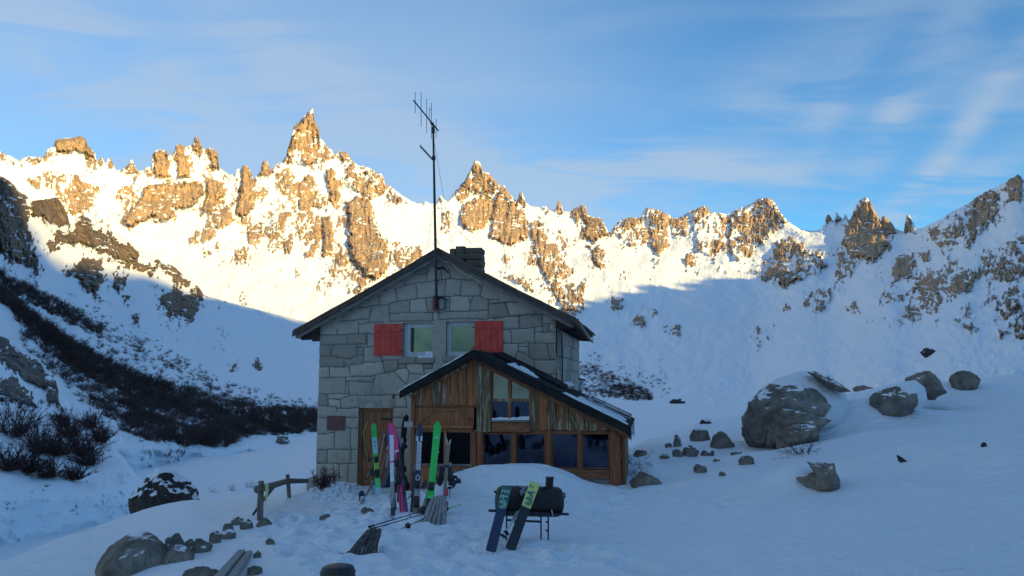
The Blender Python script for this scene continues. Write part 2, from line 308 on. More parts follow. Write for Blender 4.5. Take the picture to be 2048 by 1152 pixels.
def sheet(name, sky, bot, rf, polys, mat, dx, rows, amp, relief, speck, backs, jag=1.6, snowamp=1.0, x0=None, x1=None):
    sk = np.array(sky, float); bt = np.array(bot, float)
    xs = np.arange(x0 if x0 is not None else sk[0, 0], (x1 if x1 is not None else sk[-1, 0]) + dx, dx)
    top = np.interp(xs, sk[:, 0], sk[:, 1]); bo = np.interp(xs, bt[:, 0], bt[:, 1])
    cov0, _ = fields(xs[None], top[None] + 3, polys)
    top = top - (N3.f(xs / 3.2, xs * 0, 3, .6) - .5) * 2 * jag * np.clip(cov0[0] + .25, .15, 1) * 2
    w_ = max(int(34 / dx), 2); pad = np.pad(top, w_, mode='edge'); mxf = np.max([pad[i:i + len(top)] for i in range(2 * w_ + 1)], 0)
    kk = np.hanning(2 * w_ + 3)[1:-1]; kk /= kk.sum(); mid = np.convolve(np.pad(mxf, w_, mode='edge'), kk, 'valid') + 8
    mid = np.minimum(np.maximum(mid, top + 4), (top + bo) / 2)
    r1_ = rows // 3; t1 = np.linspace(0, 1, r1_)[:, None]; t2 = (np.linspace(0, 1, rows - r1_ + 1)[1:, None]) ** 1.12
    Y = np.concatenate([top + (mid - top) * t1, mid + (bo - mid) * t2], 0); X = np.repeat(xs[None], rows, 0)
    cover, push = fields(X, Y, polys)
    rg = rf(X, Y)
    sc = amp
    rg = rg * (1 + snowamp * .030 * (N1.f(X / 70, Y / 40, 3) - .5)) + snowamp * sc * .35 * (N2.f(X / 22, Y / 16, 4) - .5) * 1.5
    gully = N4.ridge(X / 30 + Y / 80 * (1 if X.mean() > 900 else -1) + N1.f(X / 50, Y / 50, 2), Y / 150, 3); rg = rg + snowamp * sc * (.16 if sc > 8 else .06) * (gully - .5) * np.clip((Y - top - 10) / 60, 0, 1)
    n = eq(N3.f(X / 5 + Y / 40, Y / 8 - X / 60, 5, .72) + .5 * N1.f(X / 22, Y / 26, 2))
    rock = np.clip((cover * .97 + .05 * (cover > .3)  + speck(X, Y) - n) * 6 + .5, 0, 1)
    led = N2.f(X / 13 + Y / 50, Y / 3.6 - X / 30, 3, .6); rock = rock * (1 - np.clip((led - .66) * 22, 0, 1) * (cover < 1.16))
    rel = N4.ridge(X / 9 + N1.f(X / 20, Y / 30) * 1.6, Y / 46, 5, .62) - .5
    blk = np.round(N2.f(X / 16, Y / 26, 4, .6) * 9) / 9 - .5 + (N1.f(X / 7, Y / 9, 3) - .5) * .35
    rg = rg - push * sc / 27 - rock * relief * (rel * 1.9 + blk * 1.6) - rock * relief * .25
    e = np.clip(1 - (Y - top) / 9, 0, 1) ** 2; rg = rg + e * sc * .9
    P = pt(X, Y, rg)
    B = []
    for (dr, dz) in backs:
        q = P[0].copy(); h = np.hypot(q[:, 0], q[:, 1]); q[:, 0] *= (h + dr) / h; q[:, 1] *= (h + dr) / h; q[:, 2] -= dz; B.append(q)
    P = np.concatenate([np.array(B[::-1]), P], 0)
    rock = np.concatenate([np.repeat(rock[:1], len(backs), 0), rock], 0)
    o = grid_obj(name, P, mat, {'rock': rock}); return o
def speckA(X, Y):
    s = .03 + .24 * (N2.f(X / 60, Y / 50, 3) - .5) - .05 * (Y > 560)
    s = s + .14 * np.exp(-(((X - 560) / 150) ** 2 + ((Y - 440) / 70) ** 2)) + .10 * np.exp(-(((X - 1120) / 110) ** 2 + ((Y - 520) / 80) ** 2))
    s = s + .10 * np.exp(-(((X - 560) / 120) ** 2 + ((Y - 560) / 30) ** 2)) + .12 * np.exp(-(((X - 1900) / 160) ** 2 + ((Y - 590) / 60) ** 2))
    s = s + .16 * np.exp(-(((X - 1230) / 70) ** 2 + ((Y - 770) / 26) ** 2))
    s = s - .25 * np.clip((Y - 640) / 60, 0, 1) * (X > 1330) - .2 * np.exp(-(((X - 1440) / 110) ** 2 + ((Y - 620) / 45) ** 2)) - .2 * np.exp(-(((X - 830) / 60) ** 2 + ((Y - 440) / 30) ** 2)) - .25 * np.exp(-(((X - 330) / 80) ** 2 + ((Y - 500) / 40) ** 2))
    return s
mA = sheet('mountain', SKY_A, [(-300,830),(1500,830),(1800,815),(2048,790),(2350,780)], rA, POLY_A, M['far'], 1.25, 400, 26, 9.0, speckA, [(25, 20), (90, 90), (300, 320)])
tag(mA, kind='structure')
# ---- left spur
SKY_B = [(-300,260),(-100,318),(-30,342),(0,352),(14,358),(25,366),(36,380),(48,386),(58,396),(64,402),(80,399),(95,398),(112,394),(122,404),(130,418),(136,432),(139,446),(148,446),(152,436),(166,430),(178,436),(184,448),(205,452),(230,464),(262,482),(278,498),(300,508),(330,524),(352,536),(372,556),(396,572),(408,590),(450,602),(520,620),(600,640),(700,668),(800,700),(920,740),(1000,770)]
POLY_B = [(1.2,10,[(60,400),(112,390),(134,418),(140,445),(130,456),(85,433),(62,430)]),(.8,5,[(148,446),(166,428),(184,446),(172,456),(150,456)]),
 (1.05,12,[(107,467),(115,460),(145,463),(145,456),(172,450),(202,463),(229,483),(263,494),(279,505),(273,525),(260,525),(214,509),(191,498),(157,486),(115,486)]),
 (.9,6,[(214,517),(244,525),(283,525),(305,536),(298,546),(263,540)]),(.85,6,[(317,525),(351,536),(378,563),(374,574),(344,555),(325,540)]),(.8,4,[(384,572),(407,582),(405,591)]),
 (1.05,9,[(131,544),(170,515),(204,525),(209,559),(190,588),(170,578),(160,556),(136,552)]),(.9,6,[(224,549),(258,549),(253,568),(238,583),(224,573)]),
 (1.1,9,[(316,593),(350,583),(389,593),(401,612),(386,641),(360,632),(321,612)]),(1,4,[(505,723),(514,718),(524,730),(520,742),(504,740)]),(.9,3,[(460,728),(474,728),(474,737),(462,737)]),(.9,3,[(248,592),(258,592),(258,602),(250,602)]),(.9,3,[(266,632),(280,636),(278,646),(268,644)]),
 (.82,10,[(-300,240),(-60,325),(0,350),(50,385),(61,429),(57,448),(76,517),(61,536),(0,502),(-60,480),(-300,470)]),(.75,4,[(73,486),(102,486),(117,495),(90,503)]),(.7,3,[(70,520),(82,530),(78,560),(66,550)])]
rB = table([-300,0,60,140,280,400,640,1000], [260,350,430,500,560,640,700,780,840,900],
 [[220,260,300,340,400,480,700,900],
  [190,235,280,330,400,480,700,900],
  [165,205,250,310,390,470,700,900],
  [145,180,215,270,360,450,680,900],
  [130,160,190,235,320,420,640,900],
  [112,138,160,190,245,330,550,850],
  [98,120,138,160,200,260,420,700],
  [82,98,110,128,152,180,260,400],
  [70,84,92,102,118,136,170,230],
  [62,72,78,86,96,108,126,150]])
def speckB(X, Y):
    s = .03 + .2 * (N2.f(X / 50 + 5, Y / 40, 2) - .5) + .12 * np.exp(-(((X - 370) / 60) ** 2 + ((Y - 590) / 40) ** 2)) + .2 * np.exp(-(((X - 10) / 40) ** 2 + ((Y - 470) / 60) ** 2))
    return s - .06 * np.clip((Y - 600) / 60, 0, 1)
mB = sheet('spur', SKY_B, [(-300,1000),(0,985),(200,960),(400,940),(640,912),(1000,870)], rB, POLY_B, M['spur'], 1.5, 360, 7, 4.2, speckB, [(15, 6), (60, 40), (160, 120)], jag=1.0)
tag(mB, kind='structure')
# ---- near left hillock
SKY_C = [(-300,560),(-120,610),(-60,640),(0,672),(12,676),(22,682),(40,703),(60,712),(80,722),(90,742),(112,762),(119,790),(135,802),(152,832),(182,852),(215,880),(245,912),(270,945),(300,985)]
POLY_C = [(1.1,8,[(-10,670),(15,678),(22,686),(30,702),(55,710),(87,730),(92,745),(92,780),(58,768),(20,733),(-10,712)]),(1.1,8,[(92,760),(114,764),(122,811),(92,800)]),
 (1.1,8,[(-20,762),(29,751),(63,790),(75,819),(29,804),(-20,800)]),(.7,3,[(75,795),(86,798),(84,808),(74,806)]),(.8,3,[(100,830),(108,833),(104,840),(98,838)])]
rC = table([-300,0,100,200,320], [550,680,760,850,920,1000], [[110,130,140,150,150],[88,105,118,130,130],[76,88,98,110,115],[66,74,80,86,92],[58,64,68,72,76],[50,56,58,61,64]])
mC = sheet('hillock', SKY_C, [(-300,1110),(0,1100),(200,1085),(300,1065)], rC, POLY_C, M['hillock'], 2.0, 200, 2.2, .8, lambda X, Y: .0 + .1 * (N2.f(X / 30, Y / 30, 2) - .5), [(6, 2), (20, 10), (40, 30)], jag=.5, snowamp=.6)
tag(mC, kind='structure')

# ---- ground: knoll the hut stands on, frozen lake below
GX = [-700,-250,0,200,400,640,900,1024,1250,1300,1400,1500,1620,1750,1900,2048,2300,2900]
GR = [1.0,4,7,10,14,16.3,18,20,24,28,32,38,45,60,80,120,260,1500]
GZ = [[ .9,.7,.3,-.4,-1.4,-2.2,-3,-3.6,-5,-6,-6.6,-7,-7,-7,-7,-7,-7,-7],
 [ .9,.75,.5,-.1,-.8,-1.2,-1.6,-2.2,-3.6,-4.8,-5.6,-6.6,-7,-7,-7,-7,-7,-7],
 [ .95,.82,.6,.15,-.3,-.58,-.85,-1.4,-2.6,-3.7,-4.7,-5.9,-6.6,-7,-7,-7,-7,-7],
 [ .95,.84,.62,.25,-.08,-.28,-.45,-.75,-1.7,-2.8,-4.0,-5.5,-6.5,-7,-7,-7,-7,-7],
 [ .95,.85,.65,.42,.12,0,-.12,-.35,-1.2,-2.3,-3.6,-5.3,-6.5,-7,-7,-7,-7,-7],
 [ .95,.86,.68,.50,.22,.06,-.06,-.14,-.4,-1.2,-2.5,-4.6,-6.2,-7,-7,-7,-7,-7],
 [ .95,.86,.69,.55,.42,.36,.25,.1,-.1,-.5,-1.5,-3.6,-5.6,-7,-7,-7,-7,-7],
 [ .95,.87,.70,.56,.50,.48,.35,.2,.1,-.2,-1,-3,-5,-7,-7,-7,-7,-7],
 [ .95,.88,.74,.60,.48,.43,.42,.45,.5,.2,-.4,-2,-4.5,-6.6,-7,-7,-7,-7],
 [ .95,.88,.75,.62,.52,.50,.55,.62,.72,.55,.1,-1.4,-3.8,-6.3,-7,-7,-7,-7],
 [ .95,.9,.78,.68,.62,.60,.62,.66,.78,.95,.9,-.3,-2.4,-5.6,-7,-7,-7,-7],
 [ .95,.9,.82,.77,.76,.76,.78,.8,.85,1.05,1.35,1.0,-.4,-4,-6.5,-7,-7,-7],
 [ .95,.92,.87,.88,.92,.95,.98,1.02,1.12,1.3,1.55,1.75,1.4,-1,-4,-6.5,-7,-7],
 [ .95,.93,.9,.98,1.08,1.13,1.18,1.24,1.38,1.55,1.72,2.0,2.25,1.6,0,-3.5,-7,-7],
 [ .95,.94,.94,1.03,1.2,1.28,1.36,1.44,1.62,1.82,2.05,2.35,2.55,2.5,1.8,-1,-7,-7],
 [ .95,.95,.96,1.06,1.3,1.42,1.5,1.62,1.85,2.08,2.3,2.55,2.75,3.0,3.0,1.6,-6,-7],
 [ .95,.96,1.0,1.2,1.5,1.7,1.85,2.0,2.4,2.7,3.0,3.4,3.8,4.4,5,5,-4,-7],
 [ .95,.97,1.1,1.4,1.9,2.1,2.3,2.6,3.1,3.6,4,4.6,5.2,6.2,7,8,0,-7]]
GZ = np.array(GZ); GLR = np.log(np.array(GR)); GXA = np.arctan((np.array(GX) - 1024) / F)
def crom(p0, p1, p2, p3, t): return p1 + .5 * t * (p2 - p0 + t * (2 * p0 - 5 * p1 + 4 * p2 - p3 + t * (3 * (p1 - p2) + p3 - p0)))
def hz(az, r):
    """knoll height from azimuth and range, before detail"""
    az = np.clip(az, GXA[0], GXA[-1]); lr = np.clip(np.log(np.maximum(r, 1e-3)), GLR[0], GLR[-1])
    i = np.clip(np.searchsorted(GXA, az, 'right') - 1, 0, len(GXA) - 2); j = np.clip(np.searchsorted(GLR, lr, 'right') - 1, 0, len(GLR) - 2)
    u = (az - GXA[i]) / (GXA[i + 1] - GXA[i]); v = (lr - GLR[j]) / (GLR[j + 1] - GLR[j])
    u = u * .5 + .5 * u * u * (3 - 2 * u)
    g = lambda jj: GZ[i, jj] * (1 - u) + GZ[i + 1, jj] * u
    return crom(g(np.maximum(j - 1, 0)), g(j), g(j + 1), g(np.minimum(j + 2, len(GLR) - 1)), v)
# local drifts: (photo x, range, half width across, half depth, rotation, height)
BUMPS = [(1000,15.0,1.35,.72,8,.44),(1085,15.2,.7,.5,0,.10),(930,15.2,.6,.5,0,.16),(1130,15.0,.8,.6,0,.16),(690,18.6,.55,.45,0,.30),(640,18.9,.6,.3,0,.14),
 (735,16.5,.5,.35,0,.10),(1290,17.5,.5,.6,0,.18),(1250,19,.5,.6,0,.35),(1560,26,1.6,1.0,0,.25),(1560,13.6,.55,.5,0,.22),(1850,16,1.6,.8,20,.30),(1985,14.5,1.2,.9,10,.34),(1900,13.2,.9,.5,0,-.12),(1720,20,2.0,.8,10,.20),(320,22,2.0,1.6,0,.30),(1420,22,1.0,.7,0,.22),(1340,20,.8,.5,0,.14),(1705,23.5,1.7,1.0,0,.75),(1890,29,2.0,1.2,0,.45),(1480,16,1.2,.5,15,.10),
 (285,28.0,1.8,1.2,0,.9),(1560,13.9,.5,.5,0,.15),(1600,13.3,.35,.4,0,.12),(1700,26,1.5,1.2,0,.25),(860,11.6,.8,.4,0,.06),(1120,11.8,1.2,.35,0,-.10),(1240,14.2,.8,.5,0,-.10),(1450,19,1.2,.8,0,.15),(1340,14.5,.9,.4,30,.08),(1880,30,2.5,1.5,0,.25),(760,13,1.2,.3,10,.05)]
STEPS = []
rs_ = random.Random(5)
for (xa, ra, xb, rb, n) in [(700,13,880,12,14),(820,12.4,960,11.2,12),(760,10.5,1000,9.0,14),(640,11,760,8.4,12),(900,10.6,1120,9.4,12),(1110,9.2,1280,8.0,10),(560,13,680,15,10),(850,8.2,1020,7.4,9),(700,7.6,820,7.2,6),(1262,15.6,1180,11.5,12),(1330,15.2,1225,12.0,9),(660,14,760,9.0,11),(690,15.5,850,13.4,7),(980,8.4,840,9.8,6),(560,12,700,8.2,9),(1000,8.0,1300,9.5,9),(1180,14.6,1130,10.6,8),(600,9.5,640,13.5,10),(760,12.5,900,10.2,9),(1500,12,1320,13.5,8),(600,16.2,560,12,7),(730,9.6,900,8.1,6)]:
    for k in range(n):
        t = (k + .5) / n; STEPS.append((xa + (xb - xa) * t + rs_.uniform(-14, 14), ra + (rb - ra) * t + rs_.uniform(-.2, .2), rs_.uniform(.12, .2), -rs_.uniform(.05, .11)))
def ground_z(x, y):
    x = np.asarray(x, float); y = np.asarray(y, float)
    az = np.arctan2(x, y); r = np.hypot(x, y); z = hz(az, r)
    for (px, br, sx_, sy_, rot, h) in BUMPS:
        a = math.atan((px - 1024) / F); cx, cy = br * math.sin(a), br * math.cos(a); c, s = math.cos(R(rot)), math.sin(R(rot))
        dx, dy = x - cx, y - cy; u = (c * dx + s * dy) / sx_; v = (-s * dx + c * dy) / sy_; z = z + h * np.exp(-(u * u + v * v))
    near = np.exp(-((r - 10) / 25) ** 2)
    z = z + .12 * (N1.f((x + y * .3) / 2.6, (y - x * .2) / 1.1, 3) - .5) * near + .05 * (N2.f(x / .9 + y / 4, y / .30, 4, .55) - .5) * near * (.4 + 1.4 * N4.v(x / 3, y / 2.4))
    z = z + .25 * (N3.f(x / 9, y / 9, 3) - .5) * np.clip((r - 14) / 20, 0, 1) * np.clip((120 - r) / 60, .15, 1) * np.clip((z + 7.5) / 1.5, .12, 1)
    tr = np.exp(-(((x + 2.4) / 2.4) ** 2 + ((y - 14.6) / 3.6) ** 2)) + .5 * np.exp(-(((x - 2.2) / 1.2) ** 2 + ((y - 14.5) / 3.5) ** 2)); z = z + .05 * (N1.f((x + y * .4) / 1.7, (y - x * .3) / .28, 3, .6) - .5) * np.clip((x - 1) / 3, 0, 1) * near + tr * .17 * (N4.f((x + y * .5) / .42, (y - x * .5) / .36, 3, .6) - .5)
    return z
def ground_full(x, y):
    z = ground_z(x, y)
    for (px, sr, rad, d) in STEPS:
        a = math.atan((px - 1024) / F); cx, cy = sr * math.sin(a), sr * math.cos(a)
        q = ((x - cx) ** 2 + (y - cy) ** 2) / rad ** 2
        m = q < 9
        if m.any(): z = np.where(m, z + d * np.exp(-q) - d * .35 * np.exp(-(np.sqrt(q) - 1.5) ** 2 * 4), z)
    return z
def gz(x, y): return float(ground_z(np.array([x]), np.array([y]))[0])
def on(px, r, dz=0):
    a = math.atan((px - 1024) / F); x, y = r * math.sin(a), r * math.cos(a); return Vector((x, y, gz(x, y) + dz))
def hit(px, py, r0=4.0, r1=120):
    """first ground point seen at a photo position"""
    rr = np.exp(np.linspace(math.log(r0), math.log(r1), 900)); P = pt(px, py, rr); g = ground_z(P[:, 0], P[:, 1]); k = np.where(P[:, 2] <= g)[0]
    if not len(k): return Vector(P[-1])
    return Vector(P[k[0]])
az = np.concatenate([np.arange(-180, -40, 3.0), np.arange(-40, 40, .09), np.arange(40, 180, 3.0)]) * math.pi / 180
rr = np.concatenate([[.3], np.exp(np.linspace(math.log(1.0), math.log(6), 20)), np.exp(np.linspace(math.log(6.05), math.log(60), 420)), np.exp(np.linspace(math.log(62), math.log(6000), 90))])
AZ, RR = np.meshgrid(az, rr); XX, YY = RR * np.sin(AZ), RR * np.cos(AZ)
ZZ = ground_full(XX, YY)
bk = np.clip((np.abs(AZ) - 1.0) / .8, 0, 1); ZZ = ZZ * (1 - bk) + bk * np.interp(RR, [0, 3, 10, 60], [.95, .9, .5, -7]) 
k = NT('snow'); v = k.coord()
k.bump(k.math('ADD', k.math('MULTIPLY', k.noise(k.coord((1, 2.2, 1), (0, 0, .15)), 3.0, 6, .6), 1.0), k.math('MULTIPLY', k.noise(v, 30, 4), .12)), .13, 1.0)
nn = k.noise(v, .8, 4); M['snow'] = k.set(k.ramp(nn, [(.3, (.78, .83, .88)), (.7, (.84, .87, .91))]), .6, 0, .25)
ground = grid_obj('ground', np.stack([XX, YY, ZZ], -1)[::-1], M['snow'], wrap=True); tag(ground, kind='structure')

# ---- ridge behind the viewer, whose crest throws the valley into shade
sdx, sdy = math.sin(SUN_AZ), math.cos(SUN_AZ); tan_el = math.tan(SUN_EL); RD = 750.0
SHADOW = [('B',60,455),('B',90,522),('B',200,534),('B',280,548),('B',400,592),('B',520,616),('B',640,645),
          ('A',700,655),('A',900,650),('A',1100,640),('A',1169,622),('A',1209,605),('A',1224,575),('A',1262,560),('A',1293,573),('A',1351,573),('A',1388,556),('A',1464,560),('A',1505,545),
          ('A',1560,515),('A',1610,504),('A',1658,508),('A',1700,500),('A',1750,502),('A',1776,480)]
prof = []
for s_, x_, y_ in SHADOW:
    r_ = float((rA if s_ == 'A' else rB)(np.array([x_]), np.array([y_]))[0]); P = pt(x_, y_, r_)
    along = RD - (P[0] * sdx + P[1] * sdy); s = -P[0] * sdy + P[1] * sdx   # across-sun coordinate
    prof.append((s, P[2] + along * tan_el, s_, x_))
prof.sort(key=lambda a: a[0])
for p in prof: print('RIDGE s=%.0f h=%.0f %s %d' % p)
ps = np.array([p[0] for p in prof]); ph = np.array([p[1] for p in prof])
ss = np.arange(-900, 1500, 5.0)
hh = np.interp(ss, ps, ph, left=ph[0] + 10)
hh = hh + np.clip(-ss - 100, 0, 400) * .05
hh = hh + (N1.ridge(ss / 30, ss * 0, 4) - .55) * 42 * np.clip((ss - 400) / 200, .15, 1)
rows_ = [(-420, .0), (-260, .30), (-120, .68), (-40, .93), (0, 1.0), (40, .9), (150, .6), (350, 0)]
P = np.zeros((len(rows_), len(ss), 3))
for i, (off, f) in enumerate(rows_):
    d = RD + off + (0 if off == 0 else 1) * (N2.f(ss / 60 + i, ss * 0 + i, 3) - .5) * 30
    P[i, :, 0] = sdx * d - ss * sdy; P[i, :, 1] = sdy * d + ss * sdx; P[i, :, 2] = -12 + (hh + 12) * f + (N3.f(ss / 30, ss * 0 + i * 3, 3) - .5) * 20 * (f > 0) * (off != 0)
rid = grid_obj('ridge', P, M['far'], {'rock': np.clip(N1.f(P[..., 0] / 40, P[..., 1] / 40) * 3 - 1.2, 0, 1)}); tag(rid, kind='structure')
# ================================================================ BRUSH AND BOULDERS
k = NT('shrub_twig'); M['twig'] = k.set(k.ramp(k.noise(k.coord(), 1.5, 3), [(.3, (.06, .036, .036)), (.7, (.12, .068, .062))]), .8, 0, .1)
k = NT('brush_twig'); M['brush'] = k.set(k.ramp(k.noise(k.coord(), .12, 3), [(.3, (.075, .052, .05)), (.7, (.17, .115, .105))]), .85, 0, .1)
def twig_tris(rng, n_stem, height, spread, wid, lean=(0, 0), sub=5):
    """thin three-sided twigs fanning from the root; returns (n,3,3) triangles"""
    T = []
    def seg(a, b, w0):
        d = b - a; l = np.linalg.norm(d) + 1e-9; u = np.cross(d, rng.normal(size=3)); u /= np.linalg.norm(u) + 1e-9; v = np.cross(d / l, u)
        T.append([a + u * w0, a - u * w0, b]); T.append([a + v * w0, a - v * w0, b])
    for i in range(n_stem):
        th = rng.uniform(0, 6.283); tilt = rng.uniform(0, 1) ** .7 * spread
        p = np.array([rng.normal(0, .12) * spread, rng.normal(0, .12) * spread, -.1]) * height
        d = np.array([math.cos(th) * math.sin(tilt) + lean[0], math.sin(th) * math.sin(tilt) + lean[1], math.cos(tilt)]); d /= np.linalg.norm(d)
        L_ = height * rng.uniform(.55, 1.05); q = p
        for s in range(3):
            d2 = d + rng.normal(0, .16, 3); d2 /= np.linalg.norm(d2); q2 = q + d2 * L_ / 3; seg(q, q2, wid * (1 - s * .25))
            for _ in range(sub):
                e = d2 + rng.normal(0, .5, 3); e /= np.linalg.norm(e); st = q + (q2 - q) * rng.uniform(.2, 1); seg(st, st + e * L_ * rng.uniform(.14, .30), wid * .55)
            q = q2; d = d2
    return np.array(T)
def tri_mesh(name, T, mat):
    n = len(T); me = bpy.data.meshes.new(name)
    me.vertices.add(n * 3); me.vertices.foreach_set('co', T.astype(np.float32).ravel())
    me.loops.add(n * 3); me.loops.foreach_set('vertex_index', np.arange(n * 3, dtype=np.int32))
    me.polygons.add(n); me.polygons.foreach_set('loop_start', np.arange(0, n * 3, 3, dtype=np.int32)); me.polygons.foreach_set('loop_total', np.full(n, 3, dtype=np.int32))
    me.update(calc_edges=True); me.materials.append(mat)
    o = bpy.data.objects.new(name, me); col.objects.link(o); return o
rng = np.random.RandomState(11)
TPL = [twig_tris(rng, 22, 1.0, 1.15, .022, sub=4) for _ in range(8)]
def scatter(name, spots, mat):
    out = []
    for (P, h) in spots:
        t = TPL[rng.randint(len(TPL))]; a = rng.uniform(0, 6.283); c, s = math.cos(a), math.sin(a); Rm = np.array([[c, -s, 0], [s, c, 0], [0, 0, 1]])
        out.append((t @ Rm.T) * np.array([h * rng.uniform(.9, 1.5), h * rng.uniform(.9, 1.5), h]) + P)
    return tri_mesh(name, np.concatenate(out), mat)
def band(path, n, rf, size, edge=1.0):
    """path: (x, y, half width px, density)"""
    p = np.array(path, float); L_ = np.r_[0, np.cumsum(np.hypot(np.diff(p[:, 0]), np.diff(p[:, 1])))]
    out = []
    while len(out) < n:
        t = rng.uniform(0, L_[-1]); x, y, w_, dn = [np.interp(t, L_, p[:, i]) for i in range(4)]
        if rng.rand() > dn: continue
        o = rng.uniform(-1, 1); o = np.sign(o) * abs(o) ** edge; x += o * w_ * .35 + rng.normal(0, 2); y += o * w_
        r = float(rf(np.array([x]), np.array([y]))[0]); out.append((pt(x, y, r), rng.uniform(*size) * (1.0 if abs(o) < .8 else .7)))
    return out
sp = band([(-60,552,14,.8),(0,592,15,.8),(60,645,22,.9),(110,684,30,1),(160,720,34,1),(220,752,34,.9),(300,786,40,1),(380,812,40,1),(450,832,34,1),(530,842,30,1),(600,842,24,1),(660,842,20,1)], 1350, rB, (.8, 2.3), 1.0)
sp += band([(-40,545,10,.8),(0,558,14,.8),(60,592,20,1),(120,622,24,1),(170,648,20,.8),(205,662,10,.3)], 300, rB, (.9, 1.8))
sp += band([(30,640,60,.5),(120,720,70,.6),(220,800,60,.8),(300,850,34,1),(380,872,22,.8),(440,880,14,.5)], 520, rB, (.7, 1.7))
sp += band([(150,640,60,.5),(260,690,50,.7),(360,740,44,.7),(450,790,34,.6),(560,815,26,.4),(640,820,20,.3)], 520, rB, (.4, 1.1), 1.4)
sp += band([(410,858,16,1),(450,880,14,1),(485,862,12,.6)], 60, rB, (1.0, 1.9))
sp += band([(1150,735,16,.9),(1190,745,22,1),(1240,768,20,1),(1300,790,8,.7)], 300, rA, (1.1, 2.4))
sp += band([(1155,770,18,.9),(1200,780,14,1),(1260,792,9,.9),(1300,798,3,.6)], 220, rA, (1.0, 2.0))
sp += band([(1160,700,12,.4),(1230,730,16,.5),(1300,760,20,.5),(1340,780,14,.2)], 70, rA, (.8, 1.6))
br = scatter('brush', sp, M['brush']); tag(br, kind='stuff')
# ---- single shrubs close enough to count
def shrub(px, py, r, h, label, n=60, spread=1.2, lean=(-.25, 0), wid=.012, src=None, seed=0):
    P = Vector(pt(px, py, r)); rg = np.random.RandomState(seed + 50)
    o = tri_mesh('shrub', twig_tris(rg, n, h, spread, wid, lean, 6), M['twig']); o.location = P
    tag(o, label, 'shrub'); return o
def onC(px, py): r = float(rC(np.array([px]), np.array([py]))[0]); return r
SH = [(28,865,3.2,.9,'big reddish shrub at the left edge of the photo, on the hillock snow'),(78,900,2.6,.8,'dense dark shrub right of the big reddish one on the hillock'),(120,905,2.2,.8,'shrub in the middle of the row leaning over the hillock slope'),
 (165,905,2.8,.8,'dark reddish shrub at the foot of the hillock, nearest its snow lip'),(178,925,1.9,.9,'low shrub touching the lake snow at the end of the hillock row'),(60,940,1.7,.9,'low spreading shrub below the big reddish one at the left'),(20,935,1.8,.8,'half snowed-in shrub in the lower left corner of the hillock'),
 (140,870,1.8,.7,'thin shrub high on the hillock slope above the row'),(128,850,1.6,.7,'shrub just under the hillock rock ledges'),(205,880,2.0,.8,'leafless shrub beyond the hillock edge, above the lake snow'),(182,852,1.8,.8,'small dark shrub on the hillock crest beside the brush band'),(100,950,1.4,1.,'sparse shrub on the lake edge left of the snowy boulder'),(150,955,1.4,1.,'sparse twiggy shrub farthest down on the lake edge')]
for i, (px, py, h, spd, lab) in enumerate(SH): shrub(px, py, onC(px, py) * .985, h, lab, 80, spd + .3, (-.2 if px > 90 else .1, 0), .03, seed=i)
def shrub_on(px, py, h, lab, n, wid, spread=1.1, r0=4, lean=(.1, 0), seed=0, dz=-.03):
    P = hit(px, py, r0); rg = np.random.RandomState(seed); o = tri_mesh('shrub', twig_tris(rg, n, h, spread, wid, lean, 4), M['twig']); o.location = P + Vector((0, 0, dz)); tag(o, lab, 'shrub'); return o
shrub_on(1606, 908, .62, 'bare twiggy shrub in front of the low grey boulder on the right', 34, .006, 1.35, 15, (-.2, 0), 3)
shrub_on(1580, 905, .35, 'few dark twigs lying left of the bare twiggy shrub', 9, .006, 1.5, 15, (-.8, 0), 4)
shrub_on(425, 985, .75, 'low bare bush left of three behind the rail fence', 20, .007, 1.3, 17, (.1, 0), 5)
shrub_on(462, 982, .9, 'bare bush in the middle of three behind the rail fence', 24, .007, 1.2, 17, (.1, 0), 6)
shrub_on(500, 975, 1.0, 'tallest bare bush behind the left end of the rail fence', 26, .008, 1.2, 17, (.1, 0), 7)
shrub_on(166, 1032, .5, 'small bare shrub poking out of the left snow slope', 9, .007, .9, 10, (0, 0), 8)
shrub_on(128, 1034, .3, 'tiny twigs poking out of the snow at the far left', 6, .006, 1.2, 10, (.2, 0), 9)
shrub_on(1322, 795, .5, 'lone twigs beside the dark rock on the valley floor', 6, .012, 1.0, 60, (0, 0), 10)

# ---- boulders
def rockmat(name, c1, c2, snow_lo, snow_hi, scale=3.0):
    k = NT(name); v = k.coord(); n = k.noise(v, scale, 8, .65); c = k.ramp(n, [(.3, tuple(a * .5 for a in c1)), (.45, c1), (.68, c2)])
    lich = k.step(k.noise(v, scale * 2.2, 5, .7), .56, .66); c = k.mix(k.math('MULTIPLY', lich, .6), c, (.055, .055, .055))
    g = k.n('ShaderNodeNewGeometry'); s = k.n('ShaderNodeSeparateXYZ'); k.l(g.outputs['Normal'], s.inputs[0])
    f = k.step(k.math('ADD', s.outputs[2], k.math('MULTIPLY', k.math('SUBTRACT', k.noise(v, 1.6, 5, .6), .5), .8)), snow_lo, snow_hi)
    c = k.mix(f, c, (.84, .86, .89)); k.bump(k.math('ADD', n, k.math('MULTIPLY', k.noise(v, scale * 5, 5, .6), .3)), .12, 1.0); return k.set(c, .85, 0, .15)
M['rk'] = rockmat('boulder_granite', (.17, .145, .12), (.33, .285, .235), 1.12, 1.2)      # bare
M['rks'] = rockmat('boulder_granite_snowy', (.17, .145, .125), (.30, .26, .22), .62, .72)
M['rkd'] = rockmat('dark_boulder', (.05, .04, .038), (.10, .085, .075), .46, .56)
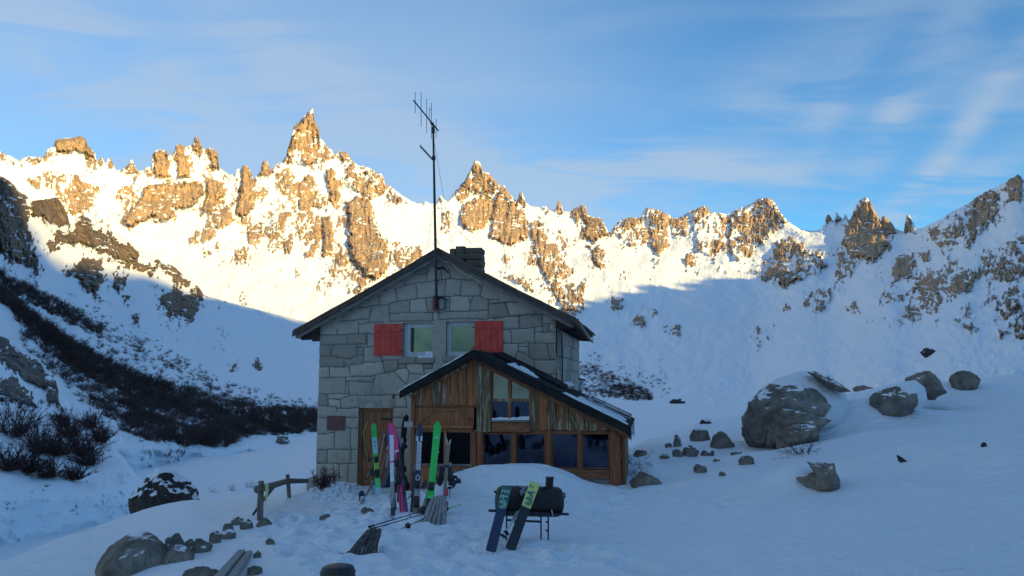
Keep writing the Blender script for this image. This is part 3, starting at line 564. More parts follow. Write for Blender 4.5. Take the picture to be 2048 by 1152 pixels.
def rock_mesh(seed, sub, sx, sy, sz, cuts=9, rough=.14, profile=None):
    rg = random.Random(seed); bm = bmesh.new(); bmesh.ops.create_icosphere(bm, subdivisions=sub, radius=1)
    from mathutils import noise as mn
    planes = []
    for i in range(cuts):
        d = Vector((rg.gauss(0, 1), rg.gauss(0, 1), rg.gauss(0, .8))).normalized(); planes.append((d, rg.uniform(.62, .93)))
    off = Vector((rg.uniform(0, 99), rg.uniform(0, 99), rg.uniform(0, 99)))
    for v in bm.verts:
        p = v.co.copy()
        for d, k_ in planes:
            e = p.dot(d) - k_
            if e > 0: p -= d * e * .96
        p += v.co * (mn.fractal(v.co * 1.3 + off, 1.0, 2.0, 5) * rough) + v.co * (mn.fractal(v.co * 5 + off, 1.0, 2.0, 3) * rough * .22)
        v.co = Vector((p.x * sx, p.y * sy, p.z * sz))
    me = bpy.data.meshes.new('boulder'); bm.to_mesh(me); bm.free()
    me.polygons.foreach_set('use_smooth', [True] * len(me.polygons)); return me
def boulder(px0, px1, py0, py1, label, mat='rk', r=None, seed=1, sink=.35, deep=.8, rot=0, tilt=0, rough=.14, cuts=9, sub=4, name='boulder', cat='boulder', grp=None):
    """a rock that fills the photo box px0..px1 / py0..py1 and sits in the snow at range r"""
    cx = (px0 + px1) / 2
    if r in ('A', 'B'): r = float((rA if r == 'A' else rB)(np.array([cx]), np.array([py1 - 2.]))[0]) * .985
    if r is None: r = math.hypot(*hit(cx, py1)[:2])
    a, b = pt(px0, py1, r), pt(px1, py1, r); wd = np.linalg.norm(a - b) / 2
    z0, z1 = pt(cx, py1, r)[2], pt(cx, py0, r)[2]; hgt = (z1 - z0) / (1 - sink) / 2 * 1.06
    me = rock_mesh(seed, sub, wd * 1.12, wd * deep, hgt * 1.08, cuts, rough); me.materials.append(M[mat])
    o = bpy.data.objects.new(name, me); col.objects.link(o); P = pt(cx, py0, r + wd * deep * .5); o.location = (P[0], P[1], z1 - hgt)
    o.rotation_euler = (0, R(tilt), math.atan(-(cx - 1024) / F) + R(rot)); tag(o, label, cat, grp); o['w'] = wd; o['h'] = hgt; return o
BO = [
 (326,372,1072,1112,'small grey rock above the rounded boulder, behind the big lower-left one','rks',None,12,.3,.8,0,0),
 (382,424,1078,1106,'oval rock at the lower end of the fence rock line','rks',None,14,.3,.8,0,0),
 (370,392,1080,1096,'small dark rock wedged left of the oval rock','rks',None,15,.3,.8,0,0),
 (420,442,1064,1086,'rock just above the oval rock in the line up to the fence','rks',None,16,.3,.8,0,0),
 (440,472,1062,1078,'flat rock halfway up the line towards the fence','rks',None,17,.4,.8,0,0),
 (446,466,1046,1066,'pointed rock with snow on its shoulder, halfway up the line to the fence','rks',None,18,.3,.8,0,0),
 (464,486,1034,1050,'grey rock near the top of the line, below the fence','rks',None,19,.3,.8,0,0),
 (482,508,1040,1058,'rounded rock directly below the left fence post','rks',None,20,.3,.8,0,0),
 (512,542,1036,1055,'slab of grey rock at the foot of the left fence post','rk',None,21,.4,.8,0,-20),
 (368,440,1132,1170,'flat boulder cut by the bottom edge of the photo, beside the timber plank','rk',None,22,.3,.8,0,0),
 (494,526,1132,1150,'small flat rock right of the timber plank at the bottom','rks',None,23,.4,.8,0,0),
 (533,550,1078,1092,'sliver of dark rock on the snow between timber plank and fence','rk',None,24,.4,.8,0,-20),
 (508,522,1102,1116,'tiny rock chip just right of the timber plank','rks',None,25,.4,.8,0,0),
 (722,748,1014,1027,'flat grey stone lying in the trampled snow before the door','rk',None,26,.5,.8,0,0),
 (366,392,970,990,'dark rock at the right foot of the snow-streaked boulder','rkd',26.5,28,.2,.9,0,0),
 (552,578,872,886,'grey rock on the lake snow left of the hut','rks','B',29,.3,.8,0,0),
 (1260,1318,942,980,'grey-brown boulder against the right corner post of the porch','rk',16.2,30,.3,.9,0,0),
 (1388,1412,928,946,'small pointed tan rock alone on the snow right of the porch','rk',None,31,.35,.8,0,0),
 (1345,1364,872,894,'small rock leftmost of the row beside the big capped boulder','rks',None,32,.3,.8,0,0),
 (1380,1418,858,882,'rock with snowy left shoulder in the row beside the big capped boulder','rks',None,33,.3,.8,0,0),
 (1422,1460,868,898,'brown pointed rock nearest the big capped boulder','rk',None,34,.25,.8,0,0),
 (1366,1396,892,914,'grey rock in the lower row below the snowy-shouldered one','rks',None,35,.3,.8,0,0),
 (1344,1366,900,914,'small dark rock left in the lower row right of the porch','rk',None,36,.3,.8,0,0),
 (1400,1430,900,912,'flat snow-dusted rock right in the lower row','rks',None,37,.4,.8,0,0),
 (1268,1300,902,912,'low rock just behind the right porch corner','rk',None,38,.4,.8,0,0),
 (1480,1510,912,930,'rock with snowy top alone below the big capped boulder','rks',None,39,.35,.8,0,0),
 (1896,1958,745,778,'dark low boulder farthest right on the snow crest','rk',None,47,.3,.8,0,0),
 (1340,1370,795,808,'dark square rock on the valley floor right of the hut','rkd','A',48,.2,.8,0,0),
 (1842,1870,695,712,'small dark rock alone on the big right-hand snow slope','rkd','A',49,.25,.8,0,-25),
 (1800,1812,908,926,'dark rock edge showing through the right-hand snowdrift','rkd',None,50,.4,.5,0,-40),
 (1962,1974,884,896,'dark rock tip at the lip of the right-hand hollow','rkd',None,51,.4,.5,0,0),
 (1318,1338,906,918,'little snow-dusted rock nearest the porch in the lower row','rks',None,61,.4,.8,0,0),
 (1452,1470,884,894,'small rock chip right of the brown pointed rock','rks',None,62,.4,.8,0,0),
 (1425,1440,916,924,'tiny rock tip below the flat snow-dusted rock','rks',None,63,.4,.8,0,0),
 (1330,1344,886,895,'tiny rock tip left of the row, near the porch corner','rks',None,64,.4,.8,0,0),
 (1436,1452,944,952,'small dark rock tip in open snow below the lone capped rock','rk',None,65,.5,.8,0,0),
 (1400,1424,838,848,'dark rock lip on the snow crest above the row of rocks','rkd',None,66,.5,.8,0,-15),
 (1462,1484,902,909,'thin flat stone at the left foot of the huge boulder','rks',None,67,.5,.8,0,0),
 (1704,1748,772,779,'long flat stone on the crest between the two big boulders','rk',None,68,.5,.5,0,0),
 (640,662,1030,1038,'thin stone showing through the trampled snow left of the front wood seat','rk',None,69,.5,.8,0,0),
 (30,75,1043,1056,'thin dark rock edge in the snow at the far left','rkd',None,52,.6,.6,0,0),
]
for b in BO:
    s = b[7]; big = (b[1] - b[0]) > 70
    ob = boulder(b[0], b[1], b[2], b[3], b[4], b[5], b[6], s, b[8], b[9], b[10], b[11], sub=5 if big else 4, cuts=14 if big else 8, rough=.12 if big else .20)
    del ob['w'], ob['h']

def outline_rock(poly, r, depth, mat, label, seed=1, center=None, cuts=11, rough=.085, back=0, name='boulder', parent=None, cat='boulder', sub=5):
    """a solid rock with the traced silhouette, given its own range and thickness"""
    p = np.array(poly, float); cx, cy = center or (p[:, 0].mean(), (p[:, 1].min() + p[:, 1].max()) / 2)
    C0 = Vector(pt(cx, cy, r)); fwd = Vector((C0.x, C0.y, 0)).normalized(); rt = Vector((fwd.y, -fwd.x, 0))
    q = [Vector(pt(x, y, r)) - C0 for x, y in poly]; q2 = [(v.dot(rt), v.z) for v in q]
    def Rr(th):
        c, s_ = math.cos(th), math.sin(th); best = 0
        for i in range(len(q2)):
            (x1, z1), (x2, z2) = q2[i], q2[(i + 1) % len(q2)]; ex, ez = x2 - x1, z2 - z1; det = c * -ez + s_ * ex
            if abs(det) < 1e-9: continue
            t = (x1 * -ez + z1 * ex) / det; u = (c * z1 - s_ * x1) / det
            if t > 0 and -1e-6 <= u <= 1 + 1e-6: best = max(best, t)
        return best
    from mathutils import noise as mn
    tab = [Rr(2 * math.pi * i / 360) for i in range(360)]; rg = random.Random(seed); me = bpy.data.meshes.new(name); bm = bmesh.new(); bmesh.ops.create_icosphere(bm, subdivisions=sub, radius=1)
    planes = [(Vector((rg.gauss(0, .7), -abs(rg.gauss(0, 1)) - .3, rg.gauss(0, .7))).normalized(), rg.uniform(.5, .85)) for _ in range(cuts)]; off = Vector((seed * 3.7, seed * 1.3, 0))
    mr = max(tab)
    for v in bm.verts:
        x, y, z = v.co; rho = math.hypot(x, z); th = math.atan2(z, x) % (2 * math.pi); i = th / (2 * math.pi) * 360; R_ = tab[int(i) % 360] * (1 - i % 1) + tab[(int(i) + 1) % 360] * (i % 1)
        pz = Vector((x, y, z))
        for d, k_ in planes:
            e = pz.dot(d) - k_
            if e > 0: pz.y -= d.y * e * .9
        g = R_ * rho ** .85; nn_ = mn.fractal(v.co * 2.2 + off, 1.0, 2.0, 6) * rough * mr + mn.fractal(v.co * 7 + off, .8, 2.0, 4) * rough * .3 * mr
        P = rt * (g * math.cos(th) + nn_ * x) + Vector((0, 0, g * math.sin(th) + nn_ * z)) + fwd * (pz.y * depth + nn_ * y * 1.5 + back); v.co = P
    bm.to_mesh(me); bm.free(); me.polygons.foreach_set('use_smooth', [True] * len(me.polygons)); me.materials.append(M[mat])
    o = bpy.data.objects.new(name, me); col.objects.link(o)
    if parent: o.parent = parent; o.location = C0 - parent.location
    else: o.location = C0; tag(o, label, cat)
    return o
M['rkg'] = rockmat('grey_boulder', (.17, .155, .135), (.33, .295, .25), .72, .84, 1.4); M['rkb'] = rockmat('brown_boulder', (.19, .16, .13), (.36, .305, .25), .88, 1.0, 2.2)
print('RBIG', hit(1560, 893)); RBIG = math.hypot(*hit(1560, 893)[:2])
o = outline_rock([(1484,848),(1489,826),(1504,798),(1528,776),(1562,766),(1600,769),(1634,784),(1663,812),(1648,832),(1640,860),(1620,900),(1540,905),(1500,898)], RBIG + .6, 1.5, 'rkg', 'huge grey boulder with a thick snow cap, largest on the right', 3, (1560, 840))
outline_rock([(1486,836),(1500,800),(1522,776),(1555,756),(1600,742),(1642,748),(1672,764),(1692,786),(1700,815),(1690,850),(1600,890),(1510,880)], RBIG + 1.9, 1.5, 'snow', '', 4, (1595, 830), 0, .02, name='snow_cap', parent=o)
outline_rock([(1612,743),(1632,742),(1652,752),(1675,764),(1700,782),(1680,784),(1655,772),(1630,756)], RBIG + .9, .5, 'rkg', 'long rock slab on the right shoulder of the huge snow-capped boulder', 5, (1656, 764), 3)
outline_rock([(1533,893),(1536,862),(1548,835),(1566,817),(1590,822),(1622,830),(1664,842),(1640,858),(1628,900)], RBIG - .6, .9, 'rkb', 'brown-grey boulder leaning against the front of the huge snow-capped one', 6, (1585, 860))
outline_rock([(1552,900),(1553,868),(1570,854),(1600,850),(1634,852),(1636,872),(1618,893)], RBIG - 1.2, .6, 'rkb', 'low boulder at the very foot of the huge snow-capped one, behind the twigs', 7, (1595, 876))
RB2 = math.hypot(*hit(1785, 838)[:2])
o = outline_rock([(1737,812),(1740,795),(1750,783),(1772,777),(1790,772),(1818,779),(1834,786),(1838,804),(1826,822),(1828,845),(1790,856),(1745,850)], RB2 + .6, 1.1, 'rkg', 'dark grey boulder with a snow collar, right of the huge capped one', 8, (1786, 812))
outline_rock([(1742,790),(1765,773),(1800,764),(1830,760),(1850,775),(1855,800),(1840,825),(1780,830)], RB2 + 1.6, 1.0, 'snow', '', 9, (1800, 800), 0, .02, name='snow_cap', parent=o)
outline_rock([(1800,778),(1812,756),(1835,745),(1856,742),(1872,752),(1882,768),(1892,784),(1870,800),(1820,800)], RB2 + 3.2, 1.2, 'rkb', 'boulder with a bare peaked top behind the dark grey one', 10, (1848, 776))
RB3 = math.hypot(*hit(1640, 982)[:2])
outline_rock([(1588,957),(1608,951),(1626,948),(1628,936),(1610,924),(1640,927),(1668,929),(1673,948),(1681,978),(1660,992),(1630,985),(1606,968)], RB3 + .2, .5, 'rkb', 'angular two-toned boulder sticking out of the open snow on the right', 11, (1647, 958), 9)
RB4 = math.hypot(*hit(270, 1146, 5)[:2])
outline_rock([(188,1144),(203,1116),(228,1091),(258,1073),(286,1068),(308,1076),(332,1097),(347,1120),(342,1150),(320,1190),(200,1185)], RB4 + .4, .75, 'rkb', 'big smooth grey-brown boulder, largest in the lower left', 12, (270, 1130), 9, .06)
outline_rock([(316,1160),(322,1128),(334,1104),(350,1092),(372,1095),(387,1108),(394,1124),(375,1140),(350,1165)], RB4 + .2, .4, 'rkb', 'rounded boulder touching the right flank of the big lower-left one, with a dark hollow', 13, (352, 1130), 6)
outline_rock([(258,1000),(278,975),(296,956),(318,939),(346,941),(370,957),(388,974),(397,998),(392,1035),(262,1035)], 27.0, 1.3, 'rkd', 'dark boulder with snow streaks on the left, half buried, snow drifted over its left side', 16, (328, 990), 8, .09)
# ================================================================ BUILDERS
class MB:
    def __init__(s): s.v = []; s.f = []; s.mi = []
    def add(s, vs, fs, mi=0):
        n = len(s.v); s.v += [Vector(v) for v in vs]; s.f += [tuple(n + i for i in f) for f in fs]; s.mi += [mi] * len(fs); return s
    def hexa(s, p, mi=0): return s.add(p, [(0,3,2,1),(4,5,6,7),(0,1,5,4),(1,2,6,5),(2,3,7,6),(3,0,4,7)], mi)
    def box(s, c, X, Y, Z, mi=0):   # centre and half-extent vectors
        c, X, Y, Z = map(Vector, (c, X, Y, Z)); return s.hexa([c-X-Y-Z, c+X-Y-Z, c+X+Y-Z, c-X+Y-Z, c-X-Y+Z, c+X-Y+Z, c+X+Y+Z, c-X+Y+Z], mi)
    def prism(s, front, off, mi=0):  # polygon extruded by a vector
        n = len(front); off = Vector(off); a = [Vector(p) for p in front]; b = [p + off for p in a]
        return s.add(a + b, [tuple(range(n)), tuple(range(2*n-1, n-1, -1))] + [(i, n+i, n+(i+1)%n, (i+1)%n) for i in range(n)], mi)
    def tube(s, pts, rad, n=8, mi=0, cap=True):
        pts = [Vector(p) for p in pts]; rad = rad if isinstance(rad, (list, tuple)) else [rad]*len(pts); base = len(s.v); ref = None
        for i, p in enumerate(pts):
            d = (pts[min(i+1, len(pts)-1)] - pts[max(i-1, 0)]).normalized()
            if ref is None: ref = d.orthogonal().normalized()
            u = (ref - d * ref.dot(d)).normalized(); w = d.cross(u); ref = u
            for k in range(n):
                a = 2*math.pi*k/n; s.v.append(p + (u*math.cos(a) + w*math.sin(a))*rad[i])
        for i in range(len(pts)-1):
            for k in range(n):
                a = base+i*n+k; b = base+i*n+(k+1)%n; s.f.append((a, b, b+n, a+n)); s.mi.append(mi)
        if cap:
            s.f.append(tuple(base+k for k in range(n-1, -1, -1))); s.f.append(tuple(base+(len(pts)-1)*n+k for k in range(n))); s.mi += [mi, mi]
        return s
class Thing:
    def __init__(s, name, label, cat, loc, group=None):
        s.loc = Vector(loc); s.o = bpy.data.objects.new(name, None); col.objects.link(s.o); s.o.location = s.loc; s.o.empty_display_size = .2; tag(s.o, label, cat, group)
    def part(s, name, mb, mats, parent=None, smooth=False, bevel=0, label=None):
        mats = mats if isinstance(mats, list) else [mats]
        o = mesh_obj(name, [v - s.loc for v in mb.v], mb.f, None, parent or s.o, smooth, mats, mb.mi)
        if bevel: b = o.modifiers.new('bevel', 'BEVEL'); b.width = bevel; b.segments = 2; b.limit_method = 'ANGLE'
        if label: o['label'] = label
        return o
def single(name, mb, mats, label, cat, group=None, smooth=False, bevel=0):
    mats = mats if isinstance(mats, list) else [mats]; c = sum(mb.v, Vector()) / len(mb.v); c.z = min(v.z for v in mb.v)
    o = mesh_obj(name, [v - c for v in mb.v], mb.f, None, None, smooth, mats, mb.mi); o.location = c
    if bevel: b = o.modifiers.new('bevel', 'BEVEL'); b.width = bevel; b.segments = 2; b.limit_method = 'ANGLE'
    return tag(o, label, cat, group)
# ---------------------------------------------------------------- the hut's own frame: a along the front, d into the hill, z up
TH = R(10); HU = Vector((math.cos(TH), -math.sin(TH), 0)); HV = Vector((math.sin(TH), math.cos(TH), 0)); HW = 6.03; HD = 6.0
HO = Vector((1.06 - HW * HU.x, 18.8 - HW * HU.y, 0))
def h(a, d, z): return HO + HU * a + HV * d + Vector((0, 0, z))
CAMP = Vector((0, 0, CAMZ))
def hp(px, py, d=0.0):
    dx, dy, dz = rays(px, py); D = Vector((float(dx), float(dy), float(dz))); q = HO + HV * d
    t = (q - CAMP).dot(HV) / D.dot(HV); P = CAMP + D * t; return (P - HO).dot(HU), P.z
def W3(px, py, d=0.0): a, z = hp(px, py, d); return h(a, d, z)
def hbox(mb, px0, px1, py0, py1, d0, d1, mi=0, ref=None):
    """box over a photo rectangle measured on the plane at depth ref (default d0)"""
    rf = d0 if ref is None else ref
    a0, z1 = hp(px0, (py0 + py1) / 2, rf)[0], hp((px0 + px1) / 2, py0, rf)[1]; a1, z0 = hp(px1, (py0 + py1) / 2, rf)[0], hp((px0 + px1) / 2, py1, rf)[1]
    mb.hexa([h(a0, d0, z0), h(a1, d0, z0), h(a1, d1, z0), h(a0, d1, z0), h(a0, d0, z1), h(a1, d0, z1), h(a1, d1, z1), h(a0, d1, z1)], mi); return a0, a1, z0, z1
def hquad(mb, P4, d0, d1, mi=0):   # photo polygon on plane d0 extruded to d1
    mb.prism([W3(x, y, d0) for x, y in P4], HV * (d1 - d0), mi)
# ---------------------------------------------------------------- materials
def wood(name, c1, c2, scale=6, along='z', rough=.7, moss=None):
    k = NT(name); st = {'z': (5, 5, .35), 'x': (.35, 5, 5)}[along]; v = k.coord(st); n = k.noise(v, scale, 8, .65, .4)
    c = k.ramp(n, [(.25, tuple(a * .35 for a in c1)), (.42, c1), (.7, c2)])
    if moss:
        f = k.step(k.noise(k.coord((9, 9, 1.1)), 1.6, 7, .72), .50, .60); c = k.mix(f, c, moss)
    k.bump(n, .012, .8); return k.set(c, rough, 0, .2)
M['stone'] = None
k = NT('hut_stone'); v = k.coord(); n = k.noise(v, 9, 8, .62); tn = k.attr('tint')
c = k.ramp(k.math('ADD', k.math('MULTIPLY', n, .5), k.math('MULTIPLY', tn, .5)), [(.25, (.31, .275, .225)), (.5, (.42, .375, .31)), (.75, (.52, .465, .385))])
c = k.mix(k.math('MULTIPLY', k.step(k.noise(v, 1.2, 5, .6), .5, .75), .6), c, (.24, .215, .18)); c = k.mix(k.step(k.attr('joint'), .35, .65), c, (.15, .14, .125))
k.bump(n, .012, .7); M['stone'] = k.set(c, .85, 0, .15)
M['tin'] = worn('rusty_tin_roof', (.05, .035, .028), (.11, .07, .05), 5, .6, .0, .004)
M['barge'] = wood('weathered_grey_board', (.16, .14, .13), (.30, .27, .25), 5, 'x')
M['shutter'] = worn('red_shutter_paint', (.52, .045, .03), (.72, .10, .07), 9, .6, 0, .006, .3, (1, 1, .25))
M['wframe'] = worn('peeling_white_frame', (.42, .45, .45), (.62, .64, .62), 14, .6, 0, .003)
k = NT('upper_window_glass'); k.b.inputs['Metallic'].default_value = 1; M['glassm'] = k.set(k.ramp(k.noise(k.coord(), 1.4, 2), [(.35, (.09, .13, .11)), (.7, (.17, .21, .16))]), .12, 1, .5)
k = NT('clear_window_glass'); tr = k.n('ShaderNodeBsdfTransparent'); tr.inputs[0].default_value = (.42, .52, .72, 1); gl = k.n('ShaderNodeBsdfGlossy'); gl.inputs['Roughness'].default_value = .04; gl.inputs[0].default_value = (.8, .85, 1, 1)
ms = k.n('ShaderNodeMixShader'); ms.inputs[0].default_value = .07; k.l(tr.outputs[0], ms.inputs[1]); k.l(gl.outputs[0], ms.inputs[2]); k.l(ms.outputs[0], k.t.nodes['Material Output'].inputs[0]); M['glass'] = k.m
M['black'] = worn('black_paint', (.012, .012, .014), (.03, .03, .032), 10, .5, 0, .001)
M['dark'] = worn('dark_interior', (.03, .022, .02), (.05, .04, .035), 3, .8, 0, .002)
M['door'] = wood('brown_door_wood', (.24, .11, .05), (.44, .22, .11), 5)
M['pl'] = [wood('plank_orange', (.30, .11, .045), (.52, .22, .095), 6), wood('plank_brown', (.20, .085, .04), (.38, .18, .085), 6, moss=(.40, .33, .22)), wood('plank_mossy', (.12, .075, .04), (.28, .185, .10), 7, moss=(.38, .34, .22)), wood('plank_red', (.27, .095, .04), (.46, .19, .085), 5)]
M['beam'] = wood('brown_beam', (.22, .09, .04), (.38, .17, .085), 5, 'x'); M['post'] = wood('brown_post', (.22, .08, .035), (.36, .145, .07), 5)
M['felt'] = worn('black_roof_felt', (.012, .012, .014), (.028, .028, .03), 6, .85, 0, .006, .15)
M['galv'] = worn('galvanised_pipe', (.28, .29, .30), (.42, .43, .44), 8, .35, .8, .001)
M['plaque'] = worn('maroon_plaque', (.11, .05, .045), (.17, .08, .07), 9, .5, .2, .002)
M['yellow'] = worn('yellow_cable', (.42, .42, .20), (.5, .5, .26), 9, .5); M['rust'] = worn('rusty_red_box', (.22, .04, .03), (.30, .07, .05), 12, .6)
M['steel'] = worn('antenna_steel', (.03, .033, .035), (.07, .07, .075), 12, .45, .6)
k = NT('ice'); M['ice'] = k.set((.75, .85, .95), .08, 0, .6); k.b.inputs['Transmission Weight'].default_value = .6
M['snowcap'] = M['snow']
# ================================================================ STONE HUT
J = []
def jt(ox, oy, sc, lines):
    for l in lines: J.append([(ox + x / sc, oy + y / sc) for x, y in l])
jt(630, 500, 8, [[(1650,370),(1790,375),(1800,490)],[(1440,500),(1450,560)],[(1340,600),(1450,555),(1920,495),(1990,485)],[(1290,610),(1320,820)],[(1620,570),(1635,785)],[(690,925),(1030,880),(1190,865),(1320,820),(1640,785),(1960,755)],[(1030,720),(1030,875)],[(905,910),(850,1150)],[(1190,865),(1200,1150)],[(1525,820),(1510,1000)],[(1770,790),(1810,1000)],[(1200,1020),(1510,1000),(1960,995)],[(380,1140),(850,1105)],[(1890,1000),(1890,1130)],[(1200,1145),(1960,1135)],[(440,1060),(450,1110)],[(1800,290),(1790,375)]])
jt(860, 500, 8, [[(60,490),(300,465),(480,470),(700,480)],[(300,300),(330,430),(330,465)],[(255,480),(235,740)],[(510,475),(485,740)],[(60,745),(480,735),(820,740),(840,770),(940,795),(1105,800)],[(850,560),(840,620),(800,740)],[(780,550),(840,620)],[(320,740),(320,980)],[(620,750),(650,870),(640,970)],[(690,750),(650,870)],[(945,800),(930,1100)],[(0,1000),(640,975),(930,970)],[(950,870),(1110,845),(1400,830)],[(1105,760),(1110,845)],[(1210,840),(1280,1060)],[(140,1010),(145,1110)],[(150,1110),(930,1105),(1270,1065),(1830,1030)],[(1680,990),(1720,1030)],[(1435,1060),(1425,1150)]])
jt(630, 644, 8, [[(690,-10),(705,180)],[(700,40),(860,10),(1100,5)],[(60,205),(340,205),(820,180),(950,205)],[(350,120),(350,200)],[(500,200),(520,355)],[(60,365),(520,355),(840,345)],[(820,190),(820,345)],[(845,200),(845,390)],[(680,410),(830,400),(1000,385)],[(660,360),(690,430),(695,540)],[(220,370),(260,520),(260,545)],[(295,370),(260,520)],[(60,548),(290,545),(470,590),(560,590),(690,545),(780,530)],[(790,410),(775,650)],[(470,595),(465,720)],[(470,690),(770,670),(775,650),(1070,630)],[(1060,500),(1070,630)],[(1070,605),(1340,605)],[(1090,610),(1110,820)],[(1330,610),(1340,670)],[(1340,665),(1920,660),(1925,560)],[(60,720),(460,725),(560,705)],[(230,730),(235,880)],[(555,710),(570,870)],[(50,890),(500,880),(900,865),(1110,825),(1270,790),(1340,745)],[(1340,670),(1340,745)],[(1340,750),(1470,735)],[(1450,670),(1510,820),(1490,960),(1440,1000)],[(1510,825),(1720,840),(1800,850)],[(1730,670),(1750,840)],[(1880,670),(1880,740),(1740,745)],[(1270,790),(1440,980),(1600,1080)],[(490,880),(490,1120)],[(490,940),(940,965)],[(900,870),(950,930),(940,965),(910,1150)],[(970,860),(950,930)],[(520,950),(560,1150)]])
jt(1000, 580, 5.536, [[(-40,140),(60,130),(200,130)],[(60,130),(105,290)],[(-60,325),(105,290),(400,260)],[(210,290),(215,430)],[(40,440),(215,430),(490,405)],[(470,290),(475,460)],[(120,440),(135,590)],[(385,425),(390,580)],[(390,470),(640,465)],[(545,370),(550,460)],[(480,370),(590,370)],[(30,590),(210,595),(390,585),(650,590)],[(200,595),(210,670),(160,765)],[(215,630),(320,630)],[(320,590),(320,735)],[(210,680),(320,735),(365,775)],[(520,590),(550,770)],[(360,775),(640,775)],[(370,775),(385,905),(400,930)],[(300,880),(385,870)],[(385,930),(640,935)],[(-60,750),(0,755),(160,765)],[(160,765),(120,860)]])
jt(620, 780, 5.236, [[(90,40),(420,38),(420,60)],[(190,95),(325,95),(420,60),(860,50),(1100,60)],[(325,95),(325,190)],[(70,160),(280,175),(290,225)],[(190,40),(190,165)],[(290,190),(520,190)],[(860,180),(1020,180)],[(90,290),(500,290)],[(860,290),(1040,290)],[(385,400),(510,400)],[(430,400),(430,620)],[(260,430),(255,620)],[(70,465),(170,460),(260,440)],[(60,625),(510,620)],[(180,630),(180,770)],[(60,770),(510,770)],[(310,770),(315,1100)],[(400,780),(400,1100)],[(250,790),(250,900)],[(60,900),(315,900)],[(430,625),(430,770)],[(880,60),(880,180)],[(1000,60),(1010,180)],[(865,400),(1000,400)],[(865,560),(1000,560)]])
JS = []
for l in J:
    q = [hp(x, y) for x, y in l]
    for a, b in zip(q[:-1], q[1:]): JS.append((*a, *b))
gaL, gzL = 0, hp(643, 640)[1]
apex_a, apex_z = hp(873, 510); EZ = 3.86
_ra, _rz = hp(873, 495, -.38); _la, _lz = hp(584, 660, -.38); _qa, _qz = hp(1150, 636, -.38)
def in_gable(A, Z, top_off=0): return Z < np.where(A < _ra, _rz + (A - _ra) * (_lz - _rz) / (_la - _ra), _rz + (A - _ra) * (_qz - _rz) / (_qa - _ra)) - .06 + top_off
holes = [(*[hp(807, 680)[0], hp(866.5, 680)[0]], hp(836, 716)[1], hp(836, 645.5)[1]), (hp(892.5, 680)[0], hp(950, 680)[0], hp(920, 712)[1], hp(920, 642)[1]), (hp(716, 890)[0], hp(785.5, 890)[0], -1.0, hp(750, 815.5)[1])]
def stone_wall(name, seed, a0, a1, z0, z1, segs, place, keep, thing, parent=None, cell=.02, wall_t=.012):
    na = int((a1 - a0) / cell) + 1; nz = int((z1 - z0) / cell) + 1
    A, Z = np.meshgrid(np.linspace(a0, a1, na), np.linspace(z0, z1, nz))
    wob_a = A + (N1.f(A * 7 + Z * 4 + seed, Z * 7 - A * 4, 3) - .5) * .035; wob_z = Z + (N2.f(A * 7 - Z * 3, Z * 7 + A * 3 + seed, 3) - .5) * .035
    D = np.full(A.shape, 9.0)
    for (x1, y1, x2, y2) in segs:
        m0 = .15; ia = np.where((A[0] > min(x1, x2) - m0) & (A[0] < max(x1, x2) + m0))[0]; iz = np.where((Z[:, 0] > min(y1, y2) - m0) & (Z[:, 0] < max(y1, y2) + m0))[0]
        if not len(ia) or not len(iz): continue
        sl_ = np.s_[iz[0]:iz[-1] + 1, ia[0]:ia[-1] + 1]; ex, ey = x2 - x1, y2 - y1
        t = np.clip(((wob_a[sl_] - x1) * ex + (wob_z[sl_] - y1) * ey) / (ex * ex + ey * ey + 1e-9), 0, 1)
        D[sl_] = np.minimum(D[sl_], np.hypot(wob_a[sl_] - x1 - t * ex, wob_z[sl_] - y1 - t * ey))
    joint = np.clip(1.35 - D / .0135, 0, 1)
    # label each stone by flooding between the joints, for its own tint and tilt
    lab = np.where(D > .05, np.arange(D.size).reshape(D.shape) + 1, 0)
    def spread(lab, ok):
        new = lab
        for ax, sh in ((0, 1), (0, -1), (1, 1), (1, -1)):
            n_ = np.roll(new, sh, ax)
            if ax == 0: n_[0 if sh == 1 else -1, :] = 0
            else: n_[:, 0 if sh == 1 else -1] = 0
            new = np.where(ok(new), np.maximum(new, n_), new)
        return new
    for _ in range(900):
        nw = spread(lab, lambda q: q > 0)
        if (nw == lab).all(): break
        lab = nw
    for _ in range(5): lab = np.where(lab > 0, lab, spread(lab, lambda q: q == 0))
    hsh = (np.sin(lab * 12.9898 + seed) * 43758.5453) % 1.0; h2 = (np.sin(lab * 4.13 + seed) * 2543.77) % 1.0
    bulge = np.clip(D / .07, 0, 1) ** .5
    dep = -(.004 + bulge * (.012 + .022 * h2)) * (joint < .5) - (N3.f(A * 6 + Z * 4.1, Z * 6 - A * 4.1 + seed, 4) - .5) * .024
    P = place(A, dep, Z); k_ = keep(A, Z); fm = k_[1:, 1:] & k_[:-1, :-1] & k_[1:, :-1] & k_[:-1, 1:]
    o = grid_obj(name, P, M['stone'], {'joint': joint, 'tint': hsh}, mask=fm); return o
def reparent(o, T, parent=None):
    """world-space mesh made into a part of a thing"""
    o.parent = parent or T.o; o.location = -T.loc if parent is None else (0, 0, 0)
    if parent is not None: o.location = -T.loc
    return o
hut = Thing('stone_hut', 'grey stone mountain hut with a rusty tin gable roof and red shutters', 'hut', h(HW / 2, 0, -.3))
def place_front(A, D, Z): return np.stack([HO.x + HU.x * A + HV.x * D, HO.y + HU.y * A + HV.y * D, Z], -1)
def keep_front(A, Z):
    k_ = in_gable(A, Z, -.02)
    for (x0, x1, y0, y1) in holes: k_ &= ~((A > x0 + .01) & (A < x1 - .01) & (Z > y0 + .01) & (Z < y1 - .01))
    return k_
